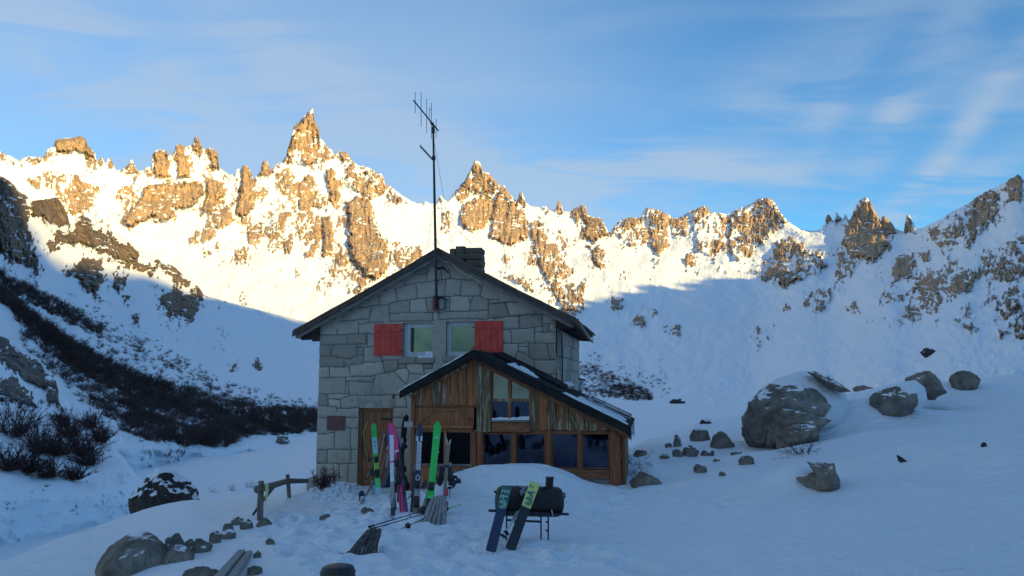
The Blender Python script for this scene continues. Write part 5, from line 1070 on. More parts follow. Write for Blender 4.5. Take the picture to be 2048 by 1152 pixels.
# plank cladding: every plank a solid board, butted a few mm apart; one mesh per wall panel
def planks(edges, ybot, d0, d1, seq, name, topfn=None, mats=None):
    mb = MB(); rgp = random.Random(len(edges) * 7)
    for i in range(len(edges) - 1):
        a0, a1 = hp(edges[i], ybot, DP + d0)[0] + .004, hp(edges[i + 1], ybot, DP + d0)[0] - .004; zb = hp(edges[i], ybot, DP + d0)[1] + rgp.uniform(-.015, .01); dd = d0 + rgp.uniform(-.012, .012); K = 8
        zt0, zt1 = roofz(a0) - .10, roofz(a1) - .10
        if topfn: zt0, zt1 = topfn(a0), topfn(a1)
        L_, R_ = [], []
        for q in range(K + 1):
            t = q / K; w_ = .006; L_.append((a0 + (rgp.uniform(-w_, w_) if 0 < q < K else 0), zb + (zt0 - zb) * t)); R_.append((a1 + (rgp.uniform(-w_, w_) if 0 < q < K else 0), zb + (zt1 - zb) * t))
        poly = L_[::-1] + R_
        mb.prism([h(a, DP + dd, z) for a, z in poly][::-1], HV * (d1 - dd), seq[i % len(seq)])
        if a0 < ap_a < a1:
            pass
    return porch.part(name, mb, M['pl'], bevel=.006)
planks([825, 843.5, 864, 882, 901, 917, 933, 946, 962.5], 810, 0, .04, [1, 0, 2, 1, 0, 3, 0, 3], 'plank_panel')
planks([952, 964, 981.5], 863, -.03, .0, [2, 2], 'plank_panel', topfn=lambda a: min(roofz(a) - .1, 99))
planks([1061, 1075, 1095.5, 1113, 1137, 1150, 1170, 1190, 1208, 1222, 1238], 860.5, 0, .04, [2, 0, 2, 1, 2, 1, 2, 1, 2, 1], 'plank_panel')
# posts
def post(px0, px1, py0, py1, d0, d1, mat='post', nm='post', round_=False):
    a0, a1 = hp(px0, py1, DP + d0)[0], hp(px1, py1, DP + d0)[0]; z1 = hp(px0, py0, DP + d0)[1]; z0 = hp(px0, py1, DP + d0)[1]; mb = MB()
    if round_:
        rr2 = (a1 - a0) / 2; c = h((a0 + a1) / 2, DP + d0 + rr2, 0); K = 10; mb.tube([c + Vector((0, 0, z0 + (z1 - z0) * i / K)) + HU * rg.uniform(-.006, .006) for i in range(K + 1)], [rr2 * rg.uniform(.95, 1.06) for _ in range(K + 1)], 14); return porch.part(nm, mb, M[mat], smooth=True)
    mb.hexa([h(a0, DP + d0, z0), h(a1, DP + d0, z0), h(a1, DP + d1, z0), h(a0, DP + d1, z0), h(a0, DP + d0, z1), h(a1, DP + d0, z1), h(a1, DP + d1, z1), h(a0, DP + d1, z1)]); return porch.part(nm, mb, M[mat], bevel=.01)
post(818.5, 826, 790, 1025, -.02, .10); post(943, 952, 864, 960, -.03, .09); post(952, 966, 864, 960, -.06, .10, round_=True)
post(1090.5, 1104, 860, 960, -.05, .1, round_=True); post(1023.5, 1031.5, 862, 960, .0, .08); post(1156.5, 1163.5, 861, 945, .0, .08); post(1219, 1243, 862, 985, -.08, .1, round_=True)
post(1244, 1252, 858, 985, .1, .22)
# beams and rails
porch.part('beam', pbox(826, 1246, 860, 866.5, .045, .15), M['beam'], bevel=.008)
porch.part('beam', pbox(826, 962, 808, 815, .045, .14), M['beam'], bevel=.008)
porch.part('sill_beam', pbox(983, 1060, 844.5, 864, -.03, .05), M['beam'], bevel=.01)
porch.part('sill_board', pbox(981.5, 1060.5, 840, 844, -.06, .08), M['barge'], bevel=.004)
porch.part('sill_beam', pbox(966, 1219, 938, 944, .0, .12), M['beam'], bevel=.008)
porch.part('base_board', pbox(1104, 1219, 944.5, 957, .02, .08), M['beam'], bevel=.006); porch.part('base_board', pbox(1104, 1219, 957.5, 985, .03, .09), M['barge'], bevel=.006)
# upper gable window
def pane(parent, P4, dd=.06):
    mb = MB(); mb.prism([W3(x, y, DP + dd) for x, y in P4][::-1], HV * .006); return porch.part('pane', mb, M['glassu'], parent=parent)
k = NT('gable_window_glass'); k.b.inputs['Metallic'].default_value = 1; M['glassu'] = k.set((.34, .37, .25), .07, 1, .5)
mb = MB()
for b_ in ((981.5, 984.5, 738, 840), (1057.5, 1061, 775, 840)): pbox(b_[0], b_[1], b_[2], b_[3], .0, .08, mb=mb)
pbox(984.5, 1057.5, 836.5, 840, .0, .08, mb=mb)
mb.prism([W3(x, y, DP) for x, y in ((984.5, 737), (1057.5, 773), (1057.5, 777), (984.5, 741))], HV * .08)
win = porch.part('window', mb, M['post'], bevel=.004)
porch.part('mullion', pbox(1015.5, 1022.5, 753, 836.5, .005, .075), M['pl'][1], parent=win, bevel=.004); porch.part('rail', pbox(984.5, 1015.5, 797.5, 803, .01, .07), M['pl'][1], parent=win); porch.part('rail', pbox(1022.5, 1057.5, 797.5, 803, .01, .07), M['pl'][1], parent=win)
pane(win, ((984.5, 741), (1015.5, 756), (1015.5, 797.5), (984.5, 797.5))); pane(win, ((1022.5, 760), (1057.5, 777), (1057.5, 797.5), (1022.5, 797.5)))
M['gloom'] = NT('entrance_gloom').set((.003, .004, .005), .12, 0, .12)  # darkness of the open entrance put into an opaque near-black colour
def dpane(P4, parent=None, dd=.05, m='glass'): mb = MB(); mb.prism([W3(x, y, DP + dd) for x, y in P4][::-1], HV * .006); return porch.part('pane', mb, M[m], parent=parent)
dpane(((984.5, 803), (1015.5, 803), (1015.5, 836.5), (984.5, 836.5)), win); dpane(((1022.5, 803), (1057.5, 803), (1057.5, 836.5), (1022.5, 836.5)), win)
# snow on the window sill
mb = MB(); n = 24; top = []; 
for i in range(n + 1):
    x = 984 + 74 * i / n; top.append((x, 839.8 - 4.2 - 3.5 * (i / n) ** 2 + 1.2 * math.sin(i * .9) * (i % 5 < 3) + (2.8 if abs(x - 1019) < 3 else 0)))
mb.prism([W3(984, 839.8, DP - .05)] + [W3(x, y, DP - .05) for x, y in top][::1] + [W3(1058, 839.8, DP - .05)], HV * .10); porch.part('sill_snow', mb, M['snow'], parent=win)
# lower windows
for (x0, x1, y1) in ((966, 1023.5, 938), (1031.5, 1090.5, 938), (1104, 1156.5, 938), (1163.5, 1219, 938)):
    mb = MB(); e = 2.2
    for b_ in ((x0, x0 + e, 866.6, y1), (x1 - e, x1, 866.6, y1), (x0 + e, x1 - e, 866.6, 868.6), (x0 + e, x1 - e, y1 - 2.5, y1)): pbox(*b_, .03, .08, mb=mb)
    wn = porch.part('window', mb, M['post']); dpane(((x0 + e, 868.6), (x1 - e, 868.6), (x1 - e, y1 - 2.5), (x0 + e, y1 - 2.5)), wn, .055)
# entrance bay with the boarded trapezoid over two near-black sheets painting the shade of the open interior
bay = porch.part('entrance_panel', pbox(827, 948, 815.5, 850, .04, .07), M['pl'][3])
for P4 in (((830, 848), (866, 819.5), (869, 823), (836, 850)), ((866, 817.5), (919, 817.5), (919, 821.5), (866, 821.5)), ((916, 820), (946, 841), (943.5, 845), (913, 823.5))):
    mb = MB(); mb.prism([W3(x, y, DP + .01) for x, y in P4][::-1], HV * .028); porch.part('trim', mb, M['beam'], parent=bay)
porch.part('rail', pbox(827, 946, 850.5, 856.5, -.01, .09), M['pl'][0], bevel=.004); porch.part('rail', pbox(838, 943, 856.8, 859, .02, .08), M['beam'])
porch.part('mullion', pbox(887.5, 892.5, 859.2, 928, .01, .07), M['pl'][0], bevel=.003); porch.part('post', pbox(940.5, 943, 859.2, 940, .0, .08), M['pl'][0]); porch.part('post', pbox(835.5, 838.5, 859.2, 930, .0, .08), M['pl'][0])
dpane(((838.5, 859.2), (887.5, 859.2), (887.5, 927.5), (838.5, 927.5)), m='gloom'); dpane(((892.5, 859.2), (940.5, 859.2), (940.5, 927.5), (892.5, 927.5)), m='gloom')  # opaque sheets in place of the dark open bay
porch.part('rail', pbox(827, 943, 928, 931.5, -.01, .09), M['barge']); porch.part('lower_panel', pbox(827, 943, 932, 1010, .02, .07), M['pl'][3])
# side walls, floor and back lining
mb = MB(); zt = roofz(aR) - .06
for i in range(9):
    d0 = DP + .22 + (2.05 / 9) * i; mb.hexa([h(aR - .05, d0 + .004, -.3), h(aR, d0 + .004, -.3), h(aR, d0 + .22, -.3), h(aR - .05, d0 + .22, -.3), h(aR - .05, d0 + .004, zt), h(aR, d0 + .004, zt), h(aR, d0 + .22, zt), h(aR - .05, d0 + .22, zt)], [2, 1, 2][i % 3])
porch.part('side_wall', mb, M['pl'])
mb = MB(); zt = roofz(aL) - .06; mb.hexa([h(aL, DP + .1, -.5), h(aL + .05, DP + .1, -.5), h(aL + .05, -.03, -.5), h(aL, -.03, -.5), h(aL, DP + .1, zt), h(aL + .05, DP + .1, zt), h(aL + .05, -.03, zt), h(aL, -.03, zt)]); porch.part('side_wall', mb, M['pl'][1])
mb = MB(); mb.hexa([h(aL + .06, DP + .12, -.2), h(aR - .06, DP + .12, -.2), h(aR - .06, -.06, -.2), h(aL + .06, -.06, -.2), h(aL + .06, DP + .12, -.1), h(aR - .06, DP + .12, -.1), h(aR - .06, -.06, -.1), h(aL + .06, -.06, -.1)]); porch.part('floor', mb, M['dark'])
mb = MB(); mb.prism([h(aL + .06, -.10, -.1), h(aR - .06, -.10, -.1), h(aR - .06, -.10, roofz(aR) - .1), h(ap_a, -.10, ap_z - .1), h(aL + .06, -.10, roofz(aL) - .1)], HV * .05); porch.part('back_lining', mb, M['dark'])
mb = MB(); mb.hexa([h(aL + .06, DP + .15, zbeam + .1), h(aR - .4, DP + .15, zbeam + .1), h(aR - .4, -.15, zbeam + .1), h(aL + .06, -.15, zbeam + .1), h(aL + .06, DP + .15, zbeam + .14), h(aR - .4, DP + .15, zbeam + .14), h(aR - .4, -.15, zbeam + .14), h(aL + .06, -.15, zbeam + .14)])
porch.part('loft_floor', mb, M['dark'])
# icicles on the right eave
for i in range(12):
    mb = MB(); d_ = DP - .28 + i * .16; L_ = rg.uniform(.10, .34); p = h(rv_a + .01 + rg.uniform(-.015, .03), d_, rv_z - .02); mb.tube([p, p + Vector((rg.uniform(-.01, .01), 0, -L_ * .5)), p + Vector((.01, 0, -L_))], [.012, .008, .0015], 6); porch.part('icicle', mb, M['ice'], parent=prr, smooth=True)
mb = MB(); e0 = h(rv_a - .02, DP - .2, rv_z - .05); mb.tube([e0, e0 + Vector((.04, 0, -.10)), e0 + Vector((0, 0, -.16)), e0 + Vector((-.05, 0, -.12))], .012); porch.part('eave_hook', mb, M['black'])
# lashing stones and snow by the right corner wall
# flue pipe and metal rack on the porch roof
fl = Thing('flue_pipe', 'short galvanised stove pipe leaning beside the right wall of the hut', 'flue pipe', W3(1160, 790, .3))
mb = MB(); mb.tube([W3(1159, 800, .25), W3(1163.5, 762, .25)], .045, 14); fl.part('pipe', mb, M['galv'], smooth=True); mb = MB(); mb.tube([W3(1156, 757.5, .25), W3(1171, 760.5, .25)], .022, 8); fl.part('cap', mb, M['steel'])
rk_ = Thing('roof_rack', 'metal frame of rails lying on the right end of the porch roof', 'rack', h(rv_a - .8, -.6, roofz(rv_a - .8)))
def rl_(a, d, lift): return h(a, d, roofz(a) + lift)
A1_, A2_ = rv_a - 1.0, rv_a - .04
for d_ in (-1.7, -.75, .2): mb = MB(); mb.tube([rl_(A1_, d_, .07), rl_(A2_, d_, .09)], .018, 6); rk_.part('rail', mb, M['galv'])
for f in (.0, .35, .7, 1.0): a_ = A1_ + (A2_ - A1_) * f; mb = MB(); mb.tube([rl_(a_, -1.7, .11), rl_(a_, .2, .11)], .014, 6); rk_.part('cross_bar', mb, M['steel'])
for f in (.05, .95):
    for d_ in (-1.6, .1): a_ = A1_ + (A2_ - A1_) * f; mb = MB(); mb.tube([rl_(a_, d_, .0), rl_(a_, d_, .10)], .012, 6); rk_.part('foot', mb, M['steel'])
# dream catchers hung inside the windows, and things on the table behind the glass
def catcher(px, py, rpx, lab, drop, feathers):
    T = Thing('dream_catcher', lab, 'dream catcher', W3(px, py, DP + .13)); c = W3(px, py, DP + .13); r_ = rpx / 95.0
    mb = MB(); mb.tube([c + HU * (math.cos(t) * r_) + Vector((0, 0, math.sin(t) * r_)) for t in np.linspace(0, 2 * math.pi, 29)], .009, 6, cap=False); T.part('hoop', mb, M['wframe'])
    mb = MB()
    for q in range(8):
        t = q * math.pi / 4; t2 = t + math.pi * .75; mb.tube([c + HU * (math.cos(t) * r_) + Vector((0, 0, math.sin(t) * r_)), c + HU * (math.cos(t2) * r_) + Vector((0, 0, math.sin(t2) * r_))], .0025, 4)
    T.part('web', mb, M['barge'])
    for (dx, L_) in feathers:
        mb = MB(); p = c + HU * dx + Vector((0, 0, -math.sqrt(max(r_ * r_ - dx * dx, 0)))); mb.tube([p, p + Vector((0, 0, -L_))], .0025, 4); w_ = T.part('string', mb, M['barge'])
        mb = MB(); q = p + Vector((0, 0, -L_)); mb.tube([q, q + Vector((0, 0, -.05)), q + Vector((0, 0, -.12))], [.006, .02, .003], 6); T.part('feather', mb, M['wframe'], parent=w_)
catcher(988.5, 876, 10.5, 'round dream catcher with a web, hanging in the leftmost low window of the porch', .3, [(-.10, .10), (.02, .22)])
catcher(1173, 880, 8.5, 'teardrop-thin dream catcher hanging in the rightmost low window of the porch', .2, [(-.03, .03)])
M['blue'] = worn('dark_blue_fabric', (.02, .04, .12), (.05, .09, .22), 6, .8); M['greyc'] = worn('grey_fabric', (.10, .11, .13), (.22, .23, .25), 8, .8)
mb = MB(); tz = hp(1100, 935, DP + .3)[1] - .05
mb.hexa([h(aL + 1.9, DP + .25, tz - .04), h(aR - .2, DP + .25, tz - .04), h(aR - .2, DP + .85, tz - .04), h(aL + 1.9, DP + .85, tz - .04), h(aL + 1.9, DP + .25, tz), h(aR - .2, DP + .25, tz), h(aR - .2, DP + .85, tz), h(aL + 1.9, DP + .85, tz)]); 
tb = Thing('table', 'long dark table behind the low porch windows', 'table', h((aL + aR) / 2, DP + .5, -.1)); tb.part('tabletop', mb, M['beam'])
for fa in (aL + 2.0, aR - .3):
    for dd in (.3, .8): mb = MB(); mb.box(h(fa, DP + dd, (tz - .14) / 2), HU * .03, HV * .03, Vector((0, 0, (tz - .04 + .1) / 2))); tb.part('leg', mb, M['beam'])
for i, (px, w_, hh_, mt, lab, ct) in enumerate([(1056, .16, .16, 'greyc', 'grey bundle on the table behind the second low window', 'bag'), (1075, .10, .14, 'black', 'small black bundle beside the grey one in the second low window', 'bag'), (1120, .14, .20, 'blue', 'dark blue stuff bag on the table in the third low window', 'bag'), (1140, .12, .14, 'greyc', 'crumpled grey cloth right of the blue bag in the third low window', 'cloth'), (1180, .15, .26, 'black', 'black pack on the table in the rightmost low window', 'backpack'), (1205, .09, .12, 'blue', 'small blue bag right of the black pack in the rightmost window', 'bag')]):
    a_ = hp(px, 930, DP + .5)[0]; lump(h(a_, DP + .5, tz + hh_ * .8), w_, w_ * .8, hh_, 70 + i, mt, 'bundle', None, None, lab, ct)
T = Thing('sign', 'small blank pale board nailed to the left corner post of the porch', 'sign', W3(816, 849, DP - .06)); T.part('board', pbox(808, 825.5, 843, 854.5, -.06, -.04), M['mull'], bevel=.004); T.part('nail', pbox(816, 817, 845, 846, -.066, -.06), M['black'])
# ================================================================ SKIS, POLES, BARBECUE, TIMBER, FENCE
def flat(name, c, rough=.35, spec=.5):
    return worn(name, tuple(x * .85 for x in c), c, 14, rough, 0, .0004, spec)
SK = {n_: flat('ski_' + n_, c) for n_, c in {'green': (.03, .62, .10), 'green2': (.10, .75, .22), 'lime': (.30, .62, .12), 'cyan': (.35, .72, .78), 'pink': (.80, .06, .22), 'white': (.72, .72, .76), 'purple': (.22, .07, .30), 'blue': (.03, .10, .42), 'navy': (.012, .03, .09), 'blackski': (.012, .012, .016), 'wood': (.30, .20, .13), 'tan': (.58, .46, .36), 'yellowgreen': (.62, .70, .22), 'darkgreen': (.03, .13, .13), 'mint': (.36, .62, .45), 'orange': (.55, .20, .12), 'greyski': (.30, .31, .33), 'redpad': (.6, .05, .08)}.items()}
def ski(label, bot, top, r0, dr, wpx, zones, yaw=0, sink=.18, thick=.016, rocker=.10, tip='round', group=None, binding=.42, bcol='blackski', graphic=None, base='blackski', sidecut=.14, splay=0, bow=.0, length=None):
    """bot/top: photo points of tail and tip; r0: range of the tail; dr: how much further away the tip leans"""
    B = Vector(pt(bot[0], bot[1], r0)); Tp = Vector(pt(top[0], top[1], r0 + dr)); ax = (Tp - B).normalized(); L_ = (Tp - B).length + sink; B = B - ax * sink
    toc = (CAMP - B); nrm = (toc - ax * toc.dot(ax)).normalized(); nrm = Quaternion(ax, R(yaw)) @ nrm; X = ax.cross(nrm) * -1
    wd = wpx / F * r0 / 2 / max(.3, abs(math.cos(R(yaw)))) if wpx else .055
    n = 56; vs = []; fs = []; mi = []; names = sorted(set(z[1] for z in zones)) + [base]; idx = {q: i for i, q in enumerate(names)}
    for i in range(n + 1):
        t = i / n; w_ = wd * (1 - sidecut * math.sin(min(max((t - .06) / .86, 0), 1) * math.pi))
        if t > .94: w_ *= max(.08, math.sqrt(max(0, 1 - ((t - .94) / .0605) ** 2))) if tip == 'round' else 1
        if t < .02: w_ *= .75 + 12 * t
        curl = rocker * max(0, (t - .84) / .16) ** 2 + bow * math.sin(t * math.pi)
        p = B + ax * (L_ * t) + nrm * curl; th = thick * (.55 + .75 * math.sin(min(1, max(0, t)) * math.pi)) / 2
        vs += [p - X * w_ + nrm * th * .6, p - X * w_ * .82 + nrm * th, p + X * w_ * .82 + nrm * th, p + X * w_ + nrm * th * .6, p + X * w_ - nrm * th, p - X * w_ - nrm * th]
    for i in range(n):
        t = (i + .5) / n; zn = [z for z in zones if z[0] <= t][-1][1]
        for k_ in range(6):
            a_ = i * 6 + k_; b_ = i * 6 + (k_ + 1) % 6; fs.append((a_, b_, b_ + 6, a_ + 6)); mi.append(idx[zn] if k_ in (0, 1, 2) else idx[base])
    fs += [(5, 4, 3, 2, 1, 0), tuple(n * 6 + q for q in range(6))]; mi += [idx[base]] * 2
    T = Thing('ski', label, 'ski', B, group); mb = MB(); mb.v = vs; mb.f = fs; mb.mi = mi
    T.part('ski_body', mb, [SK[q] for q in names], smooth=False)
    if binding:
        for (t, hh, ww, ll) in ((binding + .10, .06, .95, .06), (binding - .08, .08, 1.0, .08)):
            mb = MB(); c = B + ax * (L_ * t) + nrm * (thick * .6 + hh / 2); mb.box(c, X * wd * ww * .8, nrm * hh / 2, ax * ll); mb.box(c + nrm * hh * .5 - ax * ll * .4, X * wd * .45, nrm * .018, ax * ll * .5); bo = T.part('binding', mb, SK[bcol], bevel=.006)
        mb = MB(); mb.tube([B + ax * (L_ * (binding - .02)) + nrm * .04 + X * wd * 1.3, B + ax * (L_ * (binding - .10)) + nrm * .05 + X * wd * 1.5], .006, 5); T.part('brake', mb, M['black'])
    if graphic: graphic(T, B, ax, X, nrm, L_, wd, thick)
    return T, (B, ax, X, nrm, L_, wd)
def text_on(T, name, txt, origin, right, up, size, mat, ext=.001):
    """raised lettering; right/up are the unit directions the text runs and stands"""
    cu = bpy.data.curves.new(name, 'FONT'); cu.body = txt; cu.size = size; cu.extrude = ext; cu.align_x = 'CENTER'; cu.align_y = 'CENTER'; cu.offset = size * .02
    o = bpy.data.objects.new(name, cu); n_ = right.cross(up).normalized(); m_ = Matrix((right, up, n_)).transposed().to_4x4(); dg = bpy.context.evaluated_depsgraph_get(); col.objects.link(o); bpy.context.view_layer.update()
    me = bpy.data.meshes.new_from_object(o.evaluated_get(bpy.context.evaluated_depsgraph_get())); bpy.data.objects.remove(o)
    me.transform(m_); me.transform(Matrix.Translation(Vector(origin) - T.loc)); me.materials.clear(); me.materials.append(mat); ob = bpy.data.objects.new(name, me); col.objects.link(ob); ob.parent = T.o; return ob
def pole(label, a, b, ra_, rb_, shaft='blackski', grip='blackski', basket=True, bpos=.09, strap=True, group=None, rad=.0085, upper=None):
    """a: tip end, b: grip end (photo points)"""
    A = Vector(pt(a[0], a[1], ra_)); B = Vector(pt(b[0], b[1], rb_)); ax = (B - A).normalized(); L_ = (B - A).length; T = Thing('ski_pole', label, 'ski pole', A if A.z < B.z else B, group)
    mb = MB(); mb.tube([A, A + ax * .05, A + ax * .06, A + ax * L_ * .55, A + ax * L_ * .56, B - ax * .12], [.003, .005, rad * .8, rad * .85, rad, rad], 8); T.part('shaft', mb, SK[shaft], smooth=True)
    mb = MB(); mb.tube([B - ax * .13, B - ax * .11, B - ax * .06, B - ax * .02, B], [rad * 1.2, rad * 1.9, rad * 1.7, rad * 2.3, rad * 1.5], 8); T.part('grip', mb, SK[grip], smooth=True)
    if basket:
        u = ax.orthogonal().normalized(); w_ = ax.cross(u); c = A + ax * bpos; mb = MB(); mb.tube([c - ax * .012, c, c + ax * .012], [.012, .045, .02], 10); T.part('basket', mb, SK['blackski'])
    if strap:
        u = Vector((0, 0, -1)); s_ = ax.cross(Vector((0, 1, 0))).normalized(); mb = MB(); mb.tube([B - ax * .02, B - ax * .03 + s_ * .04 + u * .05, B - ax * .05 + s_ * .03 + u * .13, B - ax * .05 - s_ * .01 + u * .12, B - ax * .03], .005, 5, cap=False); T.part('strap', mb, SK['blackski'])
    return T
def rh(px, py): p = hit(px, py, 6); return math.hypot(p.x, p.y)
# -- green and yellow pair by the door
R1 = rh(752, 990)
ski('green and yellow ski seen edge-on, leftmost against the hut door', (746, 986), (723, 849), R1, 1.1, 1.5, [(0, 'cyan'), (.2, 'lime'), (.62, 'lime'), (.8, 'yellowgreen')], yaw=74, rocker=.16, group='skis stood in the snow by the door')
def g_dots(T, B, ax, X, nrm, L_, wd, th):
    for t, s_ in ((.90, .018), (.76, .02), (.70, .016)):
        mb = MB(); c = B + ax * L_ * t + nrm * (th * .75 + .0008); mb.prism([c + X * s_ * math.cos(q) + ax * s_ * math.sin(q) for q in np.linspace(0, 2 * math.pi, 9)[:-1]], nrm * .0015); T.part('emblem', mb, SK['navy'])
ski('ski with a green tip and pale cyan middle, facing out beside the door', (757, 990), (747, 849), R1, 1.1, 11, [(0, 'cyan'), (.18, 'green2'), (.30, 'lime'), (.52, 'green'), (.60, 'cyan'), (.82, 'green')], yaw=8, rocker=.06, group='skis stood in the snow by the door', graphic=g_dots)
for (a_, b_, c, lab) in (((762, 858), (0, 0), 0, ''),): pass
# -- poles leaning on the door
R2 = rh(735, 975)
pole('thin grey pole leaning far left across the door planks', (730, 966), (772, 850), R2 + .6, R2 + 1.4, 'greyski', 'greyski', True, group='poles leaning at the hut door')
pole('white pole with a thick grip leaning in the middle of the door', (757, 930), (769, 868), R2 + .8, R2 + 1.3, 'white', 'white', False, group='poles leaning at the hut door')
pole('short tan pole leaning nearest the pink skis', (760, 950), (776, 892), R2 + .5, R2 + 1.1, 'tan', 'white', False, group='poles leaning at the hut door')
pole('dark pole crossing low behind the white and pink skis', (757, 962), (786, 918), R2 + .3, R2 + .8, 'navy', 'navy', False, group='poles leaning at the hut door')
# -- pink / purple / white group
R3 = rh(784, 1042)
ski('narrow purple and blue ski behind the white one', (788, 1000), (776, 851), R3 + .5, .9, 7, [(0, 'blackski'), (.3, 'purple'), (.62, 'pink'), (.74, 'blue'), (.93, 'purple')], yaw=25, binding=.30, group='pink and white skis planted in the snow')
ski('long white ski with a pink tip, planted closest to the camera', (786, 1042), (783, 850), R3, .9, 9, [(0, 'navy'), (.22, 'greyski'), (.45, 'white'), (.62, 'pink'), (.64, 'white'), (.9, 'pink')], yaw=-14, binding=.16, group='pink and white skis planted in the snow', bcol='greyski')
ski('pink ski with black bindings right of the white one', (804, 1012), (788, 852), R3 + .4, .8, 11, [(0, 'pink'), (.44, 'blackski'), (.52, 'pink'), (.70, 'white'), (.72, 'pink')], yaw=-20, binding=.46, group='pink and white skis planted in the snow')
ski('dull purple ski half hidden behind the pink one', (810, 1008), (793, 862), R3 + .55, .8, 8, [(0, 'purple'), (.5, 'blackski'), (.8, 'purple')], yaw=-35, binding=.35, group='pink and white skis planted in the snow')
pole('black pole tip showing left below the pink ski', (802, 1026), (795, 905), R3 + .1, R3 + .6, 'blackski', 'blackski', False, group='poles behind the pink skis'); pole('black pole tip showing right below the pink ski', (808.5, 1025), (801, 900), R3 + .1, R3 + .6, 'blackski', 'blackski', False, group='poles behind the pink skis')
# -- black ski leaning on the post
def g_icl(T, B, ax, X, nrm, L_, wd, th):
    o_ = B + ax * L_ * .42 + nrm * (th * .75 + .001); text_on(T, 'lettering', 'ICL', o_, ax * -1, X * -1 if False else X, .10, SK['white'])
R4 = rh(800, 990) + .7
ski('wide black ski with small white letters leaning against the porch corner post', (793, 1000), (811, 836), R4, .9, 12, [(0, 'blackski')], yaw=5, rocker=.2, binding=.30, group='dark skis by the porch corner', graphic=g_icl)
ski('thin black ski edge behind the wide black one', (806, 985), (806, 880), R4 + .1, .7, 4, [(0, 'blackski'), (.7, 'navy')], yaw=60, binding=.4, group='dark skis by the porch corner')
# -- navy ski with white graffiti pattern
def g_graf(T, B, ax, X, nrm, L_, wd, th):
    rgx = random.Random(3); mb = MB()
    def stroke(pts, w_):
        for (x0, t0), (x1, t1) in zip(pts[:-1], pts[1:]):
            a_ = B + ax * L_ * t0 + X * wd * x0; b_ = B + ax * L_ * t1 + X * wd * x1; d = (b_ - a_).normalized(); s_ = d.cross(nrm) * w_; mb.prism([a_ - s_, b_ - s_, b_ + s_, a_ + s_], nrm * .0012)
    nn = nrm * (th * .72); B = B + nn; t = .50
    while t < .80:
        ph = rgx.uniform(-.15, .15); stroke([(-.75, t), (-.3, t + .014 + ph * .03), (.1, t + .01), (.45, t + .028), (.75, t + .022)], .010)
        if rgx.random() < .6: stroke([(.1, t + .01), (.5, t + .002)], .007)
        t += .0185
    for dx in (-.72, .72): stroke([(dx, .82), (dx * .9, .86), (dx, .90), (dx * .7, .945)], .016)
    stroke([(0, .93), (-.3, .955), (.3, .965)], .012)
    T.part('graffiti_pattern', mb, SK['white']); 
    mb = MB(); c = B + ax * L_ * .42; ring = [c + X * wd * .55 * math.cos(q) + ax * wd * .95 * math.sin(q) for q in np.linspace(0, 2 * math.pi, 15)]
    for a_, b_ in zip(ring[:-1], ring[1:]): d = (b_ - a_).normalized(); s_ = d.cross(nrm) * .007; mb.prism([a_ - s_, b_ - s_, b_ + s_, a_ + s_], nrm * .0012)
    T.part('letter', mb, SK['white'])
R5 = rh(833, 1025)
ski('black ski seen mostly from its edge, left of the patterned navy ski', (824, 1023), (834, 852), R5, .9, 6, [(0, 'blackski'), (.5, 'wood')], yaw=50, binding=0, group='skis before the porch corner post')
ski('navy ski with a white graffiti pattern on its upper half', (833, 1018), (840, 852), R5 - .05, .95, 12.5, [(0, 'wood'), (.24, 'greyski'), (.33, 'blue'), (.40, 'navy')], yaw=-6, binding=.24, group='skis before the porch corner post', graphic=g_graf)
# -- bright green ski
def g_green(T, B, ax, X, nrm, L_, wd, th):
    mb = MB(); o_ = B + nrm * (th * .75)
    mb.prism([o_ + ax * L_ * t + X * wd * x for x, t in ((-.9, .845), (-.2, .872), (.2, .866), (.9, .835), (.75, .83), (.1, .85), (-.5, .84))], nrm * .001); T.part('pale_mark', mb, SK['mint'])
    text_on(T, 'lettering', 'E3E', o_ + ax * L_ * .73 + nrm * .001, X, ax, .07, SK['green2'])
R6 = rh(862, 1040)
ski('bright green ski standing upright behind the split-wood seat', (857, 1032), (875.5, 850), R6, .85, 15.5, [(0, 'green2'), (.25, 'green')], yaw=-4, rocker=.12, binding=.24, graphic=g_green, sink=.1)
ski('narrow white-edged ski behind the bright green one', (852, 1010), (868, 905), R6 + .25, .5, 5, [(0, 'green2'), (.4, 'white')], yaw=50, binding=.3, bcol='redpad')
# -- swallow-tail ski upside down
R7 = rh(888, 1030)
T, fr = ski('orange-brown ski planted tip down, its forked tan tail up', (887, 1030), (896, 892), R7, .6, 7, [(0, 'orange'), (.28, 'greyski'), (.45, 'wood'), (.72, 'blackski'), (.75, 'wood')], yaw=30, binding=.3, bcol='redpad', tip='flat', rocker=.02)
B, ax, X, nrm, L_, wd = fr; toc = (CAMP - B); nr = (toc - ax * toc.dot(ax)).normalized(); X = ax.cross(nr) * -1; E = B + ax * L_
for s_, e_ in ((-1, .13), (1, .20)):
    mb = MB(); mb.prism([E - ax * .03, E + X * s_ * .035 + ax * .03, E + X * s_ * .05 + ax * e_, E + X * s_ * .012 + ax * .09], nr * .012); T.part('forked_tail', mb, SK['tan'])
